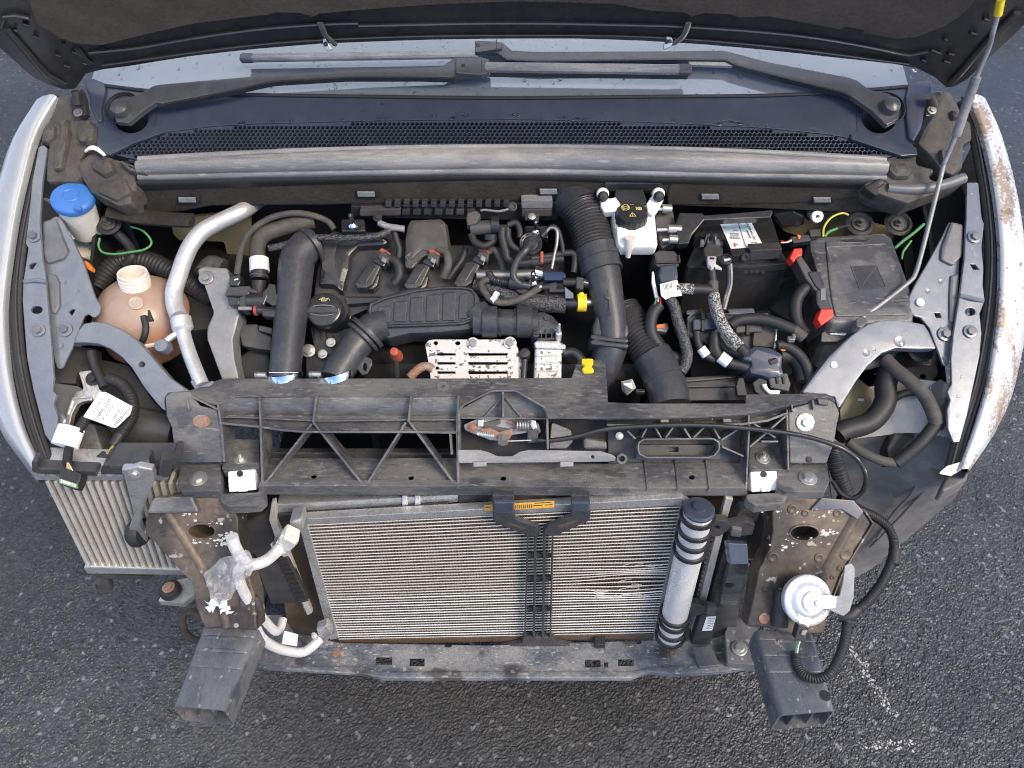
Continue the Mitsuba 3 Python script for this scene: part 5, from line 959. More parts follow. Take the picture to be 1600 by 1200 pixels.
# silver air conditioning pipe
av = thing('silver_pipe', 'thick bright aluminium pipe bending down the left side of the bay', 'pipe')
add(av, 'pipe', tube([hit(410, 308, VY(.40)), hit(392, 321, VY(.352)), hit(376, 331, VY(.318)), B(340, 348, -.048), B(316, 362, -.045), B(299, 382, -.042), B(288, 405, -.038), B(279, 432, -.034), B(272, 455, -.032), B(273, 476, -.03), B(279, 494, -.026)], .0155, 18), 'alu_bright')
add(av, 'ferrule', lathe([(.0165, -.012), (.0185, -.010), (.0185, .010), (.0165, .012), (.0125, .016)], B(284, 506, -.024), B(290, 530, -.024) - B(282, 496, -.024), 22), 'alu_bright')
add(av, 'lower_pipe', tube([B(284, 506, -.024), B(289, 530, -.022), B(298, 558, -.018), B(310, 588, -.012), B(316, 602, -.010)], .0125, 16), 'alu_bright')
add(av, 'branch', tube([B(280, 520, -.024), B(268, 526, -.02), B(258, 535, -.016), B(255, 545, -.012)], .0055, 10), 'alu_bright')
vc = add(av, 'valve_cap', lathe([(.0125, -.022), (.0125, -.002), (.011, .0), (0, .001)], B(251, 539, .0), (.0, -.55, .9), 20), 'wing_paint')
add(av, 'foot', plate([(296, 596), (302, 590), (308, 604), (330, 594), (336, 596), (318, 613), (306, 612)], BAY(.004), .014, .003, bevel=.003), 'wing_paint')
# dark trunking and wires behind the tank
solo('black_trunking', tube([B(152, 448, -.12), B(172, 420, -.12), B(195, 405, -.12), B(230, 408, -.12), B(262, 422, -.12), B(300, 445, -.12), B(335, 470, -.13)], .020, 14, corr=(.008, .0016)), 'rubber', 'black corrugated trunking running behind the coolant tank', 'conduit')
solo('black_hose', tube([B(180, 362, -.09), B(200, 382, -.10), B(207, 400, -.10), B(195, 415, -.11)], .009, 10), 'rubber', 'short black hose between strut top and trunking on the left', 'hose')
solo('earth_wire', tube([B(156, 372, -.08), B(154, 384, -.08), B(160, 394, -.08), B(178, 397, -.08), B(204, 394, -.08), B(225, 390, -.08), B(236, 382, -.08), B(234, 372, -.08), B(222, 360, -.08), B(204, 354, -.08)], .0021, 8), 'green_wire', 'loop of green earth wire beside the washer bottle', 'wire')
st_ = thing('strut_nut', 'rusty black strut top nut on the left, beside the washer bottle', 'strut top')
add(st_, 'cup', lathe([(.022, 0), (.024, .004), (.018, .006), (.014, .003), (0, .003)], B(172, 352, -.07), (0, -.4, 1), 24), 'rubber')
bolt(st_, B(170, 350, -.066), (0, -.4, 1), .008, mat='cast_dark', nut=True)
solo('yellow_plug', plate([(130, 406), (136, 408), (144, 418), (142, 424), (136, 420), (132, 412)], BAY(-.03), .012, .002), 'orange_plastic', 'small orange yellow plug peeping out behind the left inner wing', 'plug')
# engine mount
em = thing('engine_mount', 'curved grey cast alloy engine mount left of the black riser duct', 'engine mount')
MP = BAY(-.05)
add(em, 'arm', plate([(308, 421), (318, 416), (354, 418), (362, 440), (358, 456), (370, 474), (374, 492), (370, 508), (364, 530), (366, 560), (374, 592), (346, 593), (334, 560), (323, 530), (323, 512), (332, 492), (336, 470), (337, 450), (333, 441), (312, 440)], MP, .04, .004, bevel=.004), 'cast_grey')
bolt(em, hit(322, 434, BAY(-.048)), (0, -.6, 1), .008, mat='steel')
add(em, 'rubber_block', blob([(366, 560), (390, 545), (420, 550), (425, 580), (420, 595), (376, 595)], BAY(-.10), .06), 'rubber')
add(em, 'boss', plate([(372, 515), (380, 506), (402, 506), (404, 516), (424, 525), (424, 548), (400, 545), (378, 540)], BAY(-.075), .04, .003, bevel=.003), 'cast_dark')
add(em, 'boss', plate([(404, 508), (425, 512), (425, 522), (404, 516)], BAY(-.06), .01, .002), 'cast_dark')
add(em, 'stay', tube([B(316, 428, -.07), B(330, 412, -.08), B(350, 418, -.08)], .016, 12), 'cast_dark')
# upper headlamp alloy bracket, loose plugs and label on the left
hb_ = thing('headlamp_bracket', 'bright cast alloy headlamp bracket under the left support arm', 'bracket')
HBP = BAY(-.05)
add(hb_, 'body', plate([(122, 580), (142, 578), (148, 586), (158, 590), (163, 600), (158, 612), (146, 625), (128, 628), (120, 632), (112, 648), (108, 668), (100, 680), (94, 670), (104, 650), (108, 630), (118, 612), (130, 608)], HBP, .012, .003, bevel=.002), 'alu')
for q in ([(124, 582), (134, 608)], [(112, 622), (142, 620)], [(146, 602), (142, 626)], [(104, 648), (112, 625), (130, 614)]): add(hb_, 'rib', wall(q, BAY(-.046), .003, .01), 'alu')
bolt(hb_, B(145, 592, -.048), (0, -.6, 1), .0075, mat='rubber', wmat='rubber')
add(hb_, 'seal', lathe([(.012, 0), (.014, .003), (.010, .006), (0, .006)], B(92, 657, -.02), (0, -.6, 1), 18), 'wing_paint')
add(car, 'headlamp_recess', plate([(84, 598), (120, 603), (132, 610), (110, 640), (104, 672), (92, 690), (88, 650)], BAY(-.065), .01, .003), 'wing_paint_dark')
add(car, 'headlamp_recess', plate([(84, 585), (86, 560), (113, 540), (150, 545), (152, 580), (120, 582), (118, 600), (90, 598)], BAY(-.085), .02, .003), 'cast_dark')
add(car, 'headlamp_recess', plate([(66, 690), (90, 686), (104, 670), (120, 680), (110, 735), (72, 738)], BAY(-.07), .02, .003), 'wing_paint')
add(car, 'headlamp_recess', blob([(104, 670), (128, 658), (148, 662), (160, 700), (150, 736), (112, 740)], BAY(-.05), .05), 'dusty_plastic')
add(car, 'inner_panel', plate([(150, 560), (200, 570), (240, 628), (262, 650), (268, 700), (200, 706), (170, 690), (160, 640)], BAY(-.13), .01, .003), 'cast_dark', 'dark panel under the left support arm')
solo('intake_pipe', tube([B(190, 660, -.08), B(230, 668, -.085), B(275, 676, -.09)], .034, 20), 'black_plastic', 'fat dusty black pipe behind the left end of the front panel', 'pipe')
lh = solo('harness_left', tube([B(144, 550, -.03), B(146, 574, -.03), B(156, 592, -.028), B(160, 605, -.026)], .009, 12), 'rubber', 'x', 'wiring harness') if False else None
hs([B(142, 550, -.03), B(148, 572, -.03), B(158, 592, -.028), B(163, 606, -.026)], .0085, 'black harness dropping from the left support arm to the white label')
conduit([B(170, 592, -.035), B(186, 598, -.03), B(200, 612, -.026), B(207, 632, -.024), B(205, 652, -.022), B(196, 668, -.02), B(190, 678, -.02)], .0115, 'black corrugated conduit looping round the big white label', 'rubber', .0048, .0016)
solo('tape_wrap', tube([B(190, 676, -.02), B(184, 686, -.018), B(178, 696, -.016)], .0095, 12), 'rubber', 'taped end of the looping conduit above the green wires', 'tape')
for i, (m_, c_) in enumerate((('green_wire', 'green'), ('orange_plastic', 'orange'), ('green_wire', 'second green'))): solo('wire', tube([B(176 + 2 * i, 695, -.016), B(170 + 2 * i, 704, -.014), B(163 + 2 * i, 712, -.014)], .0013, 6), m_, f'{c_} wire of the small plug lying on the intercooler tank', 'wire')
pk = thing('small_plug', 'small black plug with an orange lock lying on the intercooler tank', 'plug')
add(pk, 'body', plate([(150, 712), (160, 704), (172, 712), (166, 730), (158, 738), (148, 728)], BAY(-.012), .014, .002, bevel=.002), 'rubber')
add(pk, 'lock', plate([(168, 716), (176, 712), (179, 718), (172, 724), (167, 722)], BAY(-.010), .006, .002), 'orange_plastic')
add(pk, 'mark', plate([(150, 726), (156, 727), (156, 729), (150, 728)], BAY(-.0115), .001, 0, bevel=0), 'orange_plastic')
gp_ = thing('multi_plug', 'black multi-pin plug with a pale green face hanging over the intercooler', 'plug')
add(gp_, 'body', plate([(92, 736), (98, 730), (126, 740), (127, 745), (122, 758), (118, 766), (92, 756)], BAY(0.0550), .02, .002, bevel=.002), 'rubber')
add(gp_, 'face', plate([(92, 747), (120, 756), (118, 763), (92, 755)], BAY(0.0590), .008, .001), 'pale_green')
for i in range(7): add(gp_, 'pin', plate([(95 + 3.4 * i, 749 + 1.1 * i), (97 + 3.4 * i, 749.6 + 1.1 * i), (97 + 3.4 * i, 754 + 1.1 * i), (95 + 3.4 * i, 753.4 + 1.1 * i)], BAY(0.0596), .002, 0, bevel=.0003), 'label_white')
for q in ((100, 733), (110, 737), (118, 740)): add(gp_, 'rib', wall([q, (q[0] - 3, q[1] + 14)], BAY(0.0565), .001, .004), 'satin_plastic')
for i in range(5): solo('wire', tube([B(104 + i, 723, .03), B(104 + 2.4 * i, 731, .050), B(102 + 4.5 * i, 739, .052)], .0009, 5), ('orange_plastic', 'cream_plastic', 'yellow_wire', 'white_plastic', 'print_black')[i], f'{("orange", "cream", "yellow", "white", "black")[i]} wire above the multi-pin plug on the left', 'wire')
solo('tape_wrap', tube([B(108, 700, .002), B(106, 712, .016), B(105, 724, .03)], .0075, 12), 'rubber', 'taped sleeve above the multi-pin plug on the left', 'tape')
# cylinder of white tape and the printed label flag
solo('white_sleeve', tube([B(112, 668, .0), B(101, 697, .004)], .0215, 20), 'label_white', 'blank white wrapped label round the harness at far left', 'label')
conduit([B(134, 654, .0), B(128, 664, .002), B(120, 674, .003)], .0095, 'stub of corrugated conduit beside the blank white label', 'rubber', .0055, .0016)
LBL = BAY(.012)
lbq = [(156, 612), (166, 613), (207, 635), (203, 648), (182, 668), (176, 668), (130, 651)]
wl_ = thing('printed_label', 'large printed white label with a barcode on the left harness', 'label')
add(wl_, 'flag', plate(lbq, LBL, .0006, .001, bevel=0), 'label_white')
LT = BAY(.0131)
for txt, a, b, h in (('AA  2270547 A', (146, 647), (161, 623.5), .0026), ('D7RPPL1129', (151, 658), (174, 624.5), .0050), ('A  A727A', (162, 657), (178, 634), .0036), ('22705470A', (176, 658), (189.5, 640), .0032)): write(wl_, txt, a, b, LT, h, 'print_black')
strokes(wl_, 'barcode', [[(177 + 2.0 * i, 662 - 2.05 * i), (182 + 1.7 * i, 665 - 2.1 * i)] for i in np.arange(0, 13, 1.0)], LT, .0011, 'print_black', .0004)
# ================================================================== engine
en = thing('engine', 'black engine with three slanted ignition coils in the middle of the bay', 'engine')
add(en, 'block', boxm((-.02, .19, .56), (.27, 0, 0), (0, .12, 0), (0, 0, .20), .02), 'deep_black')
add(en, 'gearbox', boxm((.42, .16, .52), (.16, 0, 0), (0, .13, 0), (0, 0, .17), .04), 'deep_black')
HZp = lambda x, y, off: HZ(B(x, y, off)[2])
EC = lambda o: BAY(o)
add(en, 'valve_cover', plate([(488, 480), (490, 455), (498, 400), (503, 372), (520, 360), (612, 362), (640, 380), (760, 382), (884, 400), (884, 470), (760, 470), (610, 472), (575, 484), (552, 488), (548, 500), (500, 505)], EC(-.085), .06, .005, bevel=.006), 'black_plastic')
vt = add(en, 'cover_top', blob([(496, 445), (500, 402), (508, 372), (520, 364), (596, 366), (610, 376), (600, 384), (560, 386), (548, 398), (546, 420), (540, 440), (536, 462), (520, 446)], EC(-.062), .04, .006, .012), 'satin_plastic')
add(vt, 'band', plate([(503, 420), (502, 400), (506, 376), (528, 376), (522, 400), (525, 424), (508, 425)], EC(-.0612), .003, .001), 'black_plastic')
add(vt, 'ridge', plate([(535, 462), (600, 462), (604, 466), (598, 472), (540, 476)], EC(-.066), .03, .004, bevel=.004), 'satin_plastic')
# oil filler
oc = B(507, 485, -.050); oa = unit(V(0, -.5, .9)); o1, o2, _ = basis(oa)
add(en, 'filler_neck', lathe([(.040, -.05), (.036, -.02), (.034, -.004)], oc + V(.006, .012, -.006), oa, 30), 'satin_plastic')
ok_ = add(en, 'oil_cap', lathe([(.030, -.014), (.0335, -.010), (.034, .0), (.032, .006), (.027, .009), (.0, .009)], oc, oa, 40), 'satin_plastic', 'black oil filler cap with a yellow oil can symbol')
add(ok_, 'grip', boxm(oc + oa * .007 - o2 * .003, o1 * .027, o2 * .007, oa * .006, .006), 'black_plastic')
OP = (oc + oa * .0096, oa)
def emblem(parent, name, lines, c, e1, e2, n, s, th, m):
    gs = [LineString([(a * s, b * s) for a, b in l]).buffer(th / 2, cap_style=1) for l in lines]
    add(parent, name, cat(*[m_ for m_ in [solid_uv(g, c, e1, e2, n, .0006) for g in gs]]), m, smooth=False)
def solid_uv(g, c, e1, e2, n, h):
    v, f = trimesh.creation.triangulate_polygon(g, engine='earcut')
    P = c + v[:, :1] * e1 + v[:, 1:2] * e2
    N = len(P); ext = np.array(g.exterior.coords)[:-1]
    return TM(P + n * h, f)
emblem(ok_, 'oil_symbol', [[(-7, 0), (-4, 2), (-3, -2), (3, -2), (7, 2.5), (2, 1), (-4, 1)], [(-2, 1), (-2, 3), (1, 3)], [(8.5, 0), (8.5, -1)]], oc + oa * .0098 + o2 * .017, o1, o2, oa, .0012, .0011, 'print_yellow')
emblem(ok_, 'rim_line', [[(24 * math.cos(a), -3 + 8.5 * math.sin(a)) for a in np.linspace(0, 6.3, 40)]], oc + oa * .0100, o1, o2, oa, .00118, .0014, 'grey_rubber')
# base under the cap, front of the head
add(en, 'front_cover', plate([(484, 508), (500, 514), (548, 512), (548, 500), (552, 520), (520, 545), (525, 560), (500, 590), (478, 590), (478, 545), (490, 540)], EC(-.10), .05, .003, bevel=.003), 'black_plastic')
for i in range(5): add(en, 'rib', wall([(490 + 10 * i, 515), (492 + 10 * i, 530)], EC(-.095), .002, .02), 'satin_plastic')
for x, y, r in ((482, 548, .0085), (504, 553, .006), (517, 535, .006)): bolt(en, B(x, y, -.085), (0, -.55, .9), r, mat='zinc', wmat='zinc', wash=1.5)
# coils
def coilpack(x, y, lab):
    """ignition coil: body, ramp, plug with red lock; x, y = photo point of the middle of the body"""
    k = add(en, 'ignition_coil', plate([(x - 27, y + 18), (x - 8, y - 14), (x + 4, y - 17), (x + 17, y - 14), (x + 2, y + 18), (x - 8, y + 24), (x - 22, y + 24)], EC(-.050), .035, .003, bevel=.004), 'black_plastic', lab)
    add(k, 'lid', plate([(x - 23, y + 12), (x - 8, y - 11), (x + 4, y - 14), (x + 7, y - 8), (x - 8, y + 16), (x - 18, y + 17)], EC(-.0485), .004, .002), 'satin_plastic')
    add(k, 'foot', plate([(x - 8, y + 20), (x + 8, y - 2), (x + 14, y + 4), (x + 10, y + 20), (x + 2, y + 27), (x - 6, y + 27)], EC(-.060), .03, .004, bevel=.006), 'satin_plastic')
    add(k, 'collar', plate([(x + 2, y - 18), (x + 8, y - 25), (x + 24, y - 18), (x + 20, y - 9)], EC(-.044), .02, .002, bevel=.002), 'satin_plastic')
    add(k, 'plug', plate([(x + 10, y - 24), (x + 16, y - 38), (x + 30, y - 30), (x + 26, y - 14)], EC(-.040), .018, .002, bevel=.002), 'cast_dark')
    add(k, 'lock', plate([(x + 12, y - 36), (x + 17, y - 39), (x + 30, y - 31), (x + 29, y - 27), (x + 22, y - 33), (x + 15, y - 32)], EC(-.037), .006, .001), 'red_handle')
    add(k, 'clip', plate([(x + 17, y - 26), (x + 24, y - 22), (x + 22, y - 15), (x + 15, y - 19)], EC(-.0365), .004, .001), 'grey_rubber')
coilpack(580, 426, 'left ignition coil'); coilpack(657, 427, 'middle ignition coil'); coilpack(735, 424, 'right ignition coil')
hs([B(606, 402, -.05), B(620, 410, -.05), B(624, 430, -.055), B(616, 444, -.06)], .009, 'dark loop of harness right of the left ignition coil')
hs([B(684, 390, -.05), B(697, 395, -.045), B(700, 415, -.05), B(692, 434, -.06)], .0075, 'dark loop of harness right of the middle ignition coil', 'foam')
hs([B(762, 394, -.045), B(772, 390, -.04), B(782, 405, -.045), B(786, 425, -.055), B(784, 440, -.06)], .0065, 'dark loop of harness right of the right ignition coil', 'foam')
hs([B(728, 388, -.06), B(722, 405, -.06), B(710, 422, -.06), B(700, 436, -.065)], .006, 'twisted dark cable crossing between middle and right ignition coils')
# brown dirty box on the head
bx_ = add(en, 'breather_box', blob([(630, 375), (634, 350), (640, 340), (690, 338), (698, 346), (702, 372), (704, 392), (706, 404), (690, 398), (660, 392), (640, 410), (632, 415)], EC(-.045), .05, .006, .014), 'cast_dark', 'dirty brown black breather box')
add(bx_, 'face', plate([(632, 378), (694, 372), (700, 380), (704, 402), (660, 400), (645, 420), (632, 418)], EC(-.052), .03, .004, bevel=.005), 'cast_dark')
# toothed bar and brackets under the lining
tb = add(en, 'rear_cover', plate([(548, 322), (870, 316), (872, 345), (548, 340)], VY(.325), .01, .002), 'satin_plastic')
for i in range(14): add(tb, 'tooth', plate([(602 + 14.2 * i, 316), (611 + 14.2 * i, 316), (611 + 14.2 * i, 324), (602 + 14.2 * i, 324)], VY(.315), .012, .001, bevel=.001), 'black_plastic')
for i in range(7): add(tb, 'tooth', plate([(628 + 17 * i, 328), (640 + 17 * i, 328), (640 + 17 * i, 336), (628 + 17 * i, 336)], VY(.315), .012, .001, bevel=.001), 'black_plastic')
add(tb, 'block', plate([(814, 313), (863, 312), (863, 326), (815, 326)], VY(.312), .02, .002), 'grey_rubber')
add(tb, 'block', plate([(815, 328), (862, 327), (862, 338), (815, 339)], VY(.310), .02, .002), 'cast_dark')
add(tb, 'block', plate([(562, 328), (626, 327), (626, 337), (562, 338)], VY(.312), .02, .002), 'cast_dark')
for x, y in ((551, 350), (837, 360), (833, 440)):
    pp = B(x, y, -.03); up_ = unit(V(0, -.2, 1))
    k = add(en, 'ball_stud', lathe([(.0085, -.008), (.009, -.002), (.0075, .0), (.004, .003), (.0032, .014), (.0046, .017), (.0055, .020), (.0046, .024), (0, .026)], pp, up_, 16), 'chrome')
    add(en, 'stud_base', plate([(x - 18, y - 8), (x + 18, y - 8), (x + 20, y + 12), (x - 18, y + 12)], EC(-.05), .02, .003, bevel=.003), 'satin_plastic')
add(en, 'bracket', plate([(820, 332), (842, 332), (842, 342), (820, 343)], EC(-.0), .006, .001), 'rubber')
bolt(en, B(831, 338, .002), (0, -.5, .9), .004, mat='zinc')
bolt(en, B(590, 340, -.02), (0, -.5, .9), .005, mat='rubber')
# the injection side: valves, hoses, rail
sv = thing('purge_valve', 'grey brown solenoid valve lying across the back of the engine', 'valve')
add(sv, 'body', tube([B(735, 357, -.02), B(775, 354, -.02)], .013, 16), 'cast_dark')
add(sv, 'collar', tube([B(768, 352, -.02), B(780, 352, -.02)], .017, 16), 'satin_plastic')
add(sv, 'coil_can', plate([(730, 332), (744, 328), (751, 334), (744, 350), (730, 352), (728, 340)], EC(.0), .02, .003, bevel=.003), 'foam')
add(sv, 'outlet', tube([B(766, 366, -.015), B(766, 374, -.02)], .012, 14), 'satin_plastic')
H_ = lambda pts, r, lab, m='rubber', **kw: solo('rubber_hose', tube(pts, r, 12, **kw), m, lab, 'hose')
H_([B(736, 366, -.02), B(742, 378, -.02), B(757, 384, -.02), B(770, 376, -.02), B(772, 368, -.02)], .0068, 'U-shaped black hose under the solenoid valve', 'rubber')
H_([B(751, 329, .0), B(758, 328, .0), B(780, 330, .0), B(800, 325, .0)], .0022, 'thin grey cable from the solenoid valve to a grommet', 'grey_rubber')
solo('grommet', lathe([(.008, 0), (.0085, .004), (.006, .006), (.0035, .003), (0, .003)], B(801, 324, .0), (0, -.6, .8), 20), 'foam', 'small round grommet under the felt lining', 'grommet')
add(sv, 'elbow', plate([(777, 350), (794, 350), (796, 358), (778, 358)], EC(-.01), .018, .003), 'satin_plastic')
H_([B(785, 356, -.01), B(784, 368, -.014), B(787, 382, -.018), B(791, 396, -.022), B(793, 404, -.024), B(810, 411, -.028), B(840, 408, -.028), B(880, 404, -.03)], .0075, 'black hose dropping from the solenoid valve, then running right', 'rubber')
H_([B(793, 358, -.014), B(794, 372, -.018), B(800, 384, -.02), B(812, 392, -.024)], .0066, 'second black hose beside the one from the solenoid valve', 'rubber')
H_([B(793, 352, -.02), B(806, 348, -.02), B(812, 360, -.022), B(812, 372, -.024)], .006, 'dark corrugated hose arching behind the round disc', 'rubber')
ds = thing('round_disc', 'round black vacuum disc at the right of the engine', 'vacuum unit')
dc = B(829, 380, -.012); da = unit(V(-.05, -.5, .86))
add(ds, 'disc', lathe([(.020, -.012), (.0215, -.006), (.0215, .0), (.0195, .003), (.014, .001), (.012, .002), (.009, .006), (0, .007)], dc, da, 32), 'black_plastic')
for i in range(10):
    a = i * .628; d1, d2, _ = basis(da)
    add(ds, 'slot', boxm(dc + da * .0025 + (d1 * math.cos(a) + d2 * math.sin(a)) * .0168, unit(-d1 * math.sin(a) + d2 * math.cos(a)) * .003, (d1 * math.cos(a) + d2 * math.sin(a)) * .001, da * .0008, .0002), 'deep_black')
H_([dc + da * .006, B(822, 390, .004), B(810, 404, .0), B(803, 420, -.006), B(803, 434, -.012), B(812, 443, -.016), B(828, 447, -.02)], .0064, 'black hose curling from the round disc down to the fuel rail', 'duct_plastic')
H_([B(846, 370, -.01), B(856, 358, -.008), B(866, 354, -.008), B(873, 362, -.01), B(878, 380, -.016), B(880, 396, -.02)], .0042, 'thin black hose arching right of the round disc', 'rubber')
H_([B(850, 366, -.01), B(860, 356, -.006), B(870, 360, -.006), B(870, 380, -.012), B(866, 398, -.02), B(862, 420, -.025)], .0034, 'shiny thin pipe arching right of the round disc', 'steel')
H_([B(830, 404, -.024), B(860, 400, -.026), B(880, 396, -.026), B(896, 396, -.028), B(898, 410, -.03), B(896, 426, -.034)], .0062, 'black hose turning down beside the corrugated intake duct', 'rubber')
solo('copper_clip', plate([(844, 392), (849, 392), (849, 410), (844, 410)], EC(-.014), .01, .002), 'red_handle', 'small copper coloured clip on the hoses near the round disc', 'clip')
fr_ = thing('fuel_rail', 'steel fuel rail with its sensor and blue plug', 'fuel rail')
add(fr_, 'rail', tube([B(745, 430, -.04), B(800, 430, -.04), B(848, 428, -.04)], .010, 16), 'steel')
add(fr_, 'end', tube([B(836, 426, -.035), B(846, 427, -.035)], .0125, 16), 'chrome')
add(fr_, 'blue_plug', plate([(848, 424), (880, 424), (884, 428), (884, 438), (850, 438)], EC(-.026), .016, .002, bevel=.002), 'navy_plastic', 'dark blue plug')
add(fr_, 'connector', plate([(856, 443), (870, 440), (870, 450), (884, 450), (884, 456), (858, 456)], EC(-.025), .014, .002), 'satin_plastic')
add(fr_, 'clip', plate([(882, 447), (896, 458), (896, 466), (883, 466)], EC(-.02), .004, .001), 'wing_paint')
add(fr_, 'injector_plug', tube([B(796, 441, -.022), B(818, 445, -.022)], .011, 14), 'satin_plastic')
add(fr_, 'injector', lathe([(.012, -.01), (.013, 0), (.010, .006), (0, .006)], B(816, 452, -.03), (0, -.5, .9), 18), 'black_plastic')
H_([B(764, 426, -.03), B(770, 436, -.026), B(784, 440, -.024), B(798, 442, -.022)], .0075, 'ribbed dark sleeve leading to the injector plug', 'satin_plastic', corr=(.004, .0014))
bh = thing('braided_hose', 'thick black braided hose lying between the resonator duct and the fuel rail', 'hose')
add(bh, 'hose', tube([B(742, 448, -.06), B(765, 452, -.055), B(790, 462, -.05), B(820, 470, -.048), B(850, 474, -.046), B(884, 476, -.044)], .0165, 18), 'braid_dark')
add(bh, 'connector', tube([B(884, 474, -.044), B(904, 474, -.042)], .010, 14), 'satin_plastic')
add(bh, 'yellow_ring', tube([B(902, 473, -.042), B(916, 473, -.042)], .0165, 18), 'yellow_plastic', 'yellow locking ring')
add(bh, 'yellow_tab', plate([(905, 457), (912, 456), (913, 462), (905, 462)], EC(-.026), .012, .001), 'yellow_plastic')
add(bh, 'nipple', tube([B(914, 473, -.042), B(928, 472, -.046)], .008, 12), 'steel')
lw = thing('sensor_cable', 'looped grey cable with white tape bands over the braided hose', 'cable')
add(lw, 'cable', tube([B(766, 436, -.03), B(754, 440, -.028), B(752, 448, -.026), B(758, 458, -.024), B(770, 470, -.022), B(792, 473, -.022), B(815, 466, -.022), B(836, 454, -.022), B(844, 449, -.02)], .0062, 12), 'foam')
add(lw, 'band', tube([B(768, 466, -.022), B(774, 471, -.022)], .0072, 12), 'label_white')
add(lw, 'band', tube([B(772, 459, -.026), B(778, 463, -.026)], .0068, 12), 'label_blue')
add(lw, 'plug', tube([B(846, 449, -.02), B(858, 448, -.02)], .0055, 12), 'satin_plastic')
for i in range(3): add(lw, 'wire', tube([B(838, 453 - i, -.018), B(844, 449 - i, -.014), B(852, 447, -.018)], .0008, 5), ('label_white', 'orange_plastic', 'label_white')[i])
hcn = thing('crankcase_connector', 'black push-fit connector entering the intake elbow', 'connector')
add(hcn, 'body', tube([B(880, 441, -.03), B(902, 441, -.03)], .008, 14), 'satin_plastic')
add(hcn, 'collar', plate([(900, 432), (912, 433), (912, 452), (900, 450)], EC(-.018), .022, .002, bevel=.002), 'black_plastic')
add(hcn, 'nipple', tube([B(910, 442, -.03), B(924, 444, -.034)], .009, 14), 'satin_plastic')
# ------------------------------------------------------------------ resonator duct
rs = thing('resonator_duct', 'ribbed black intake resonator duct with two wide collars', 'air duct')
DP = 'duct_plastic'
add(rs, 'body', blob([(572, 478), (578, 468), (598, 460), (640, 448), (700, 444), (735, 446), (748, 458), (754, 480), (752, 505), (736, 515), (690, 520), (640, 522), (606, 530), (588, 520), (572, 505)], EC(-.028), .05, .008, .010), DP)
RPp = EC(-.014)
out = poly2([(578, 476), (600, 466), (650, 454), (690, 449), (722, 449), (738, 452), (745, 464), (744, 484), (738, 498), (722, 504), (680, 506), (594, 509), (582, 502), (576, 488)], RPp, .006)
add(rs, 'lid', solid(out, EC(-.0175), .012, .002), DP)
add(rs, 'rim', solid(out.difference(out.buffer(-.0035)), EC(-.012), .006, .0012), DP)
for i in range(6):
    x = 588 + 25.5 * i; y = (479, 471, 465, 460, 457, 459)[i]; yb = (504, 503, 503, 502, 501, 498)[i]; x2 = x + (21 if i < 5 else 14)
    pk_ = add(rs, 'panel', plate([(x + 2, y), (x2 + 2, y - 2), (x2, yb - 1), (x, yb)], EC(-.0150), .008, .003, bevel=.002), DP)
add(rs, 'neck', tube([B(742, 486, -.035), B(756, 502, -.035)], .026, 20), DP)
add(rs, 'pipe', tube([B(740, 503, -.035), B(840, 505, -.035)], .0245, 24), DP)
for x, w in ((765, 12), (819, 12)): add(rs, 'collar', tube([B(x - w, 503, -.035), B(x - w + 1.4, 503, -.035), B(x + w - 1.4, 503, -.035), B(x + w, 503, -.035)], [.0275, .0292, .0292, .0275], 32, straight=True), DP)
for x in (781, 805): add(rs, 'bead', tube([B(x - 1.5, 504, -.035), B(x + 1.5, 504, -.035)], .0265, 28), 'satin_plastic')
el = add(rs, 'end_elbow', blob([(830, 485), (850, 484), (864, 490), (876, 504), (880, 516), (868, 522), (850, 524), (838, 530), (830, 526)], EC(-.015), .05, .006, .012), DP)
add(el, 'boss', lathe([(.005, 0), (.0048, .002), (.002, .002), (.0018, .0), (0, .0)], B(854, 497, -.014), (0, -.5, .9), 16), DP)
for q in ([(834, 516), (850, 508)], [(846, 520), (846, 530)], [(853, 514), (853, 529)], [(862, 520), (862, 529)], [(836, 521), (866, 520)], [(840, 529), (866, 528)]): add(el, 'rib', wall(q, EC(-.012), .002, .02), DP)
add(rs, 'elbow', tube([B(606, 505, -.04), B(582, 512, -.04), B(562, 532, -.04), B(545, 556, -.036), B(530, 578, -.03), B(524, 592, -.028)], .0285, 24), DP)
pA, pB = B(584, 520, -.038), B(558, 536, -.038)
fl1 = add(rs, 'flange', lathe([(.031, -.004), (.037, -.004), (.0375, .0), (.037, .004), (.031, .004)], B(574, 520, -.038), B(588, 506, -.038) - B(562, 532, -.038), 30, caps=False), DP)
add(rs, 'flange', lathe([(.030, -.003), (.0355, -.003), (.036, .0), (.0355, .003), (.030, .003)], B(567, 526, -.038), B(588, 506, -.038) - B(562, 532, -.038), 30, caps=False), DP)
add(rs, 'gusset', plate([(540, 530), (560, 510), (556, 520), (545, 532)], EC(-.012), .006, .001), DP)
add(rs, 'lug', plate([(556, 575), (570, 556), (580, 560), (582, 568), (574, 584), (566, 586)], EC(-.03), .005, .003, [(570, 573, 3, 6)]), DP)
hx = thing('hose_clamp', 'bright steel clamp on the foot of the resonator elbow', 'hose clamp')
def clamp(k, p, ax, r):
    add(k, 'band', lathe([(r, -.006), (r + .002, -.0065), (r + .0026, 0), (r + .002, .0065), (r, .006)], p, ax, 34, caps=False), 'chrome')
    e1, e2, a = basis(ax)
clamp(hx, B(525, 587, -.028), V(.15, -.35, -.6), .030)
add(hx, 'screw', cyl(B(488, 585, -.012), B(502, 585, -.012), .0055), 'zinc')
add(hx, 'screw_head', cyl(B(484, 585, -.012), B(489, 585, -.012), .0068), 'steel')
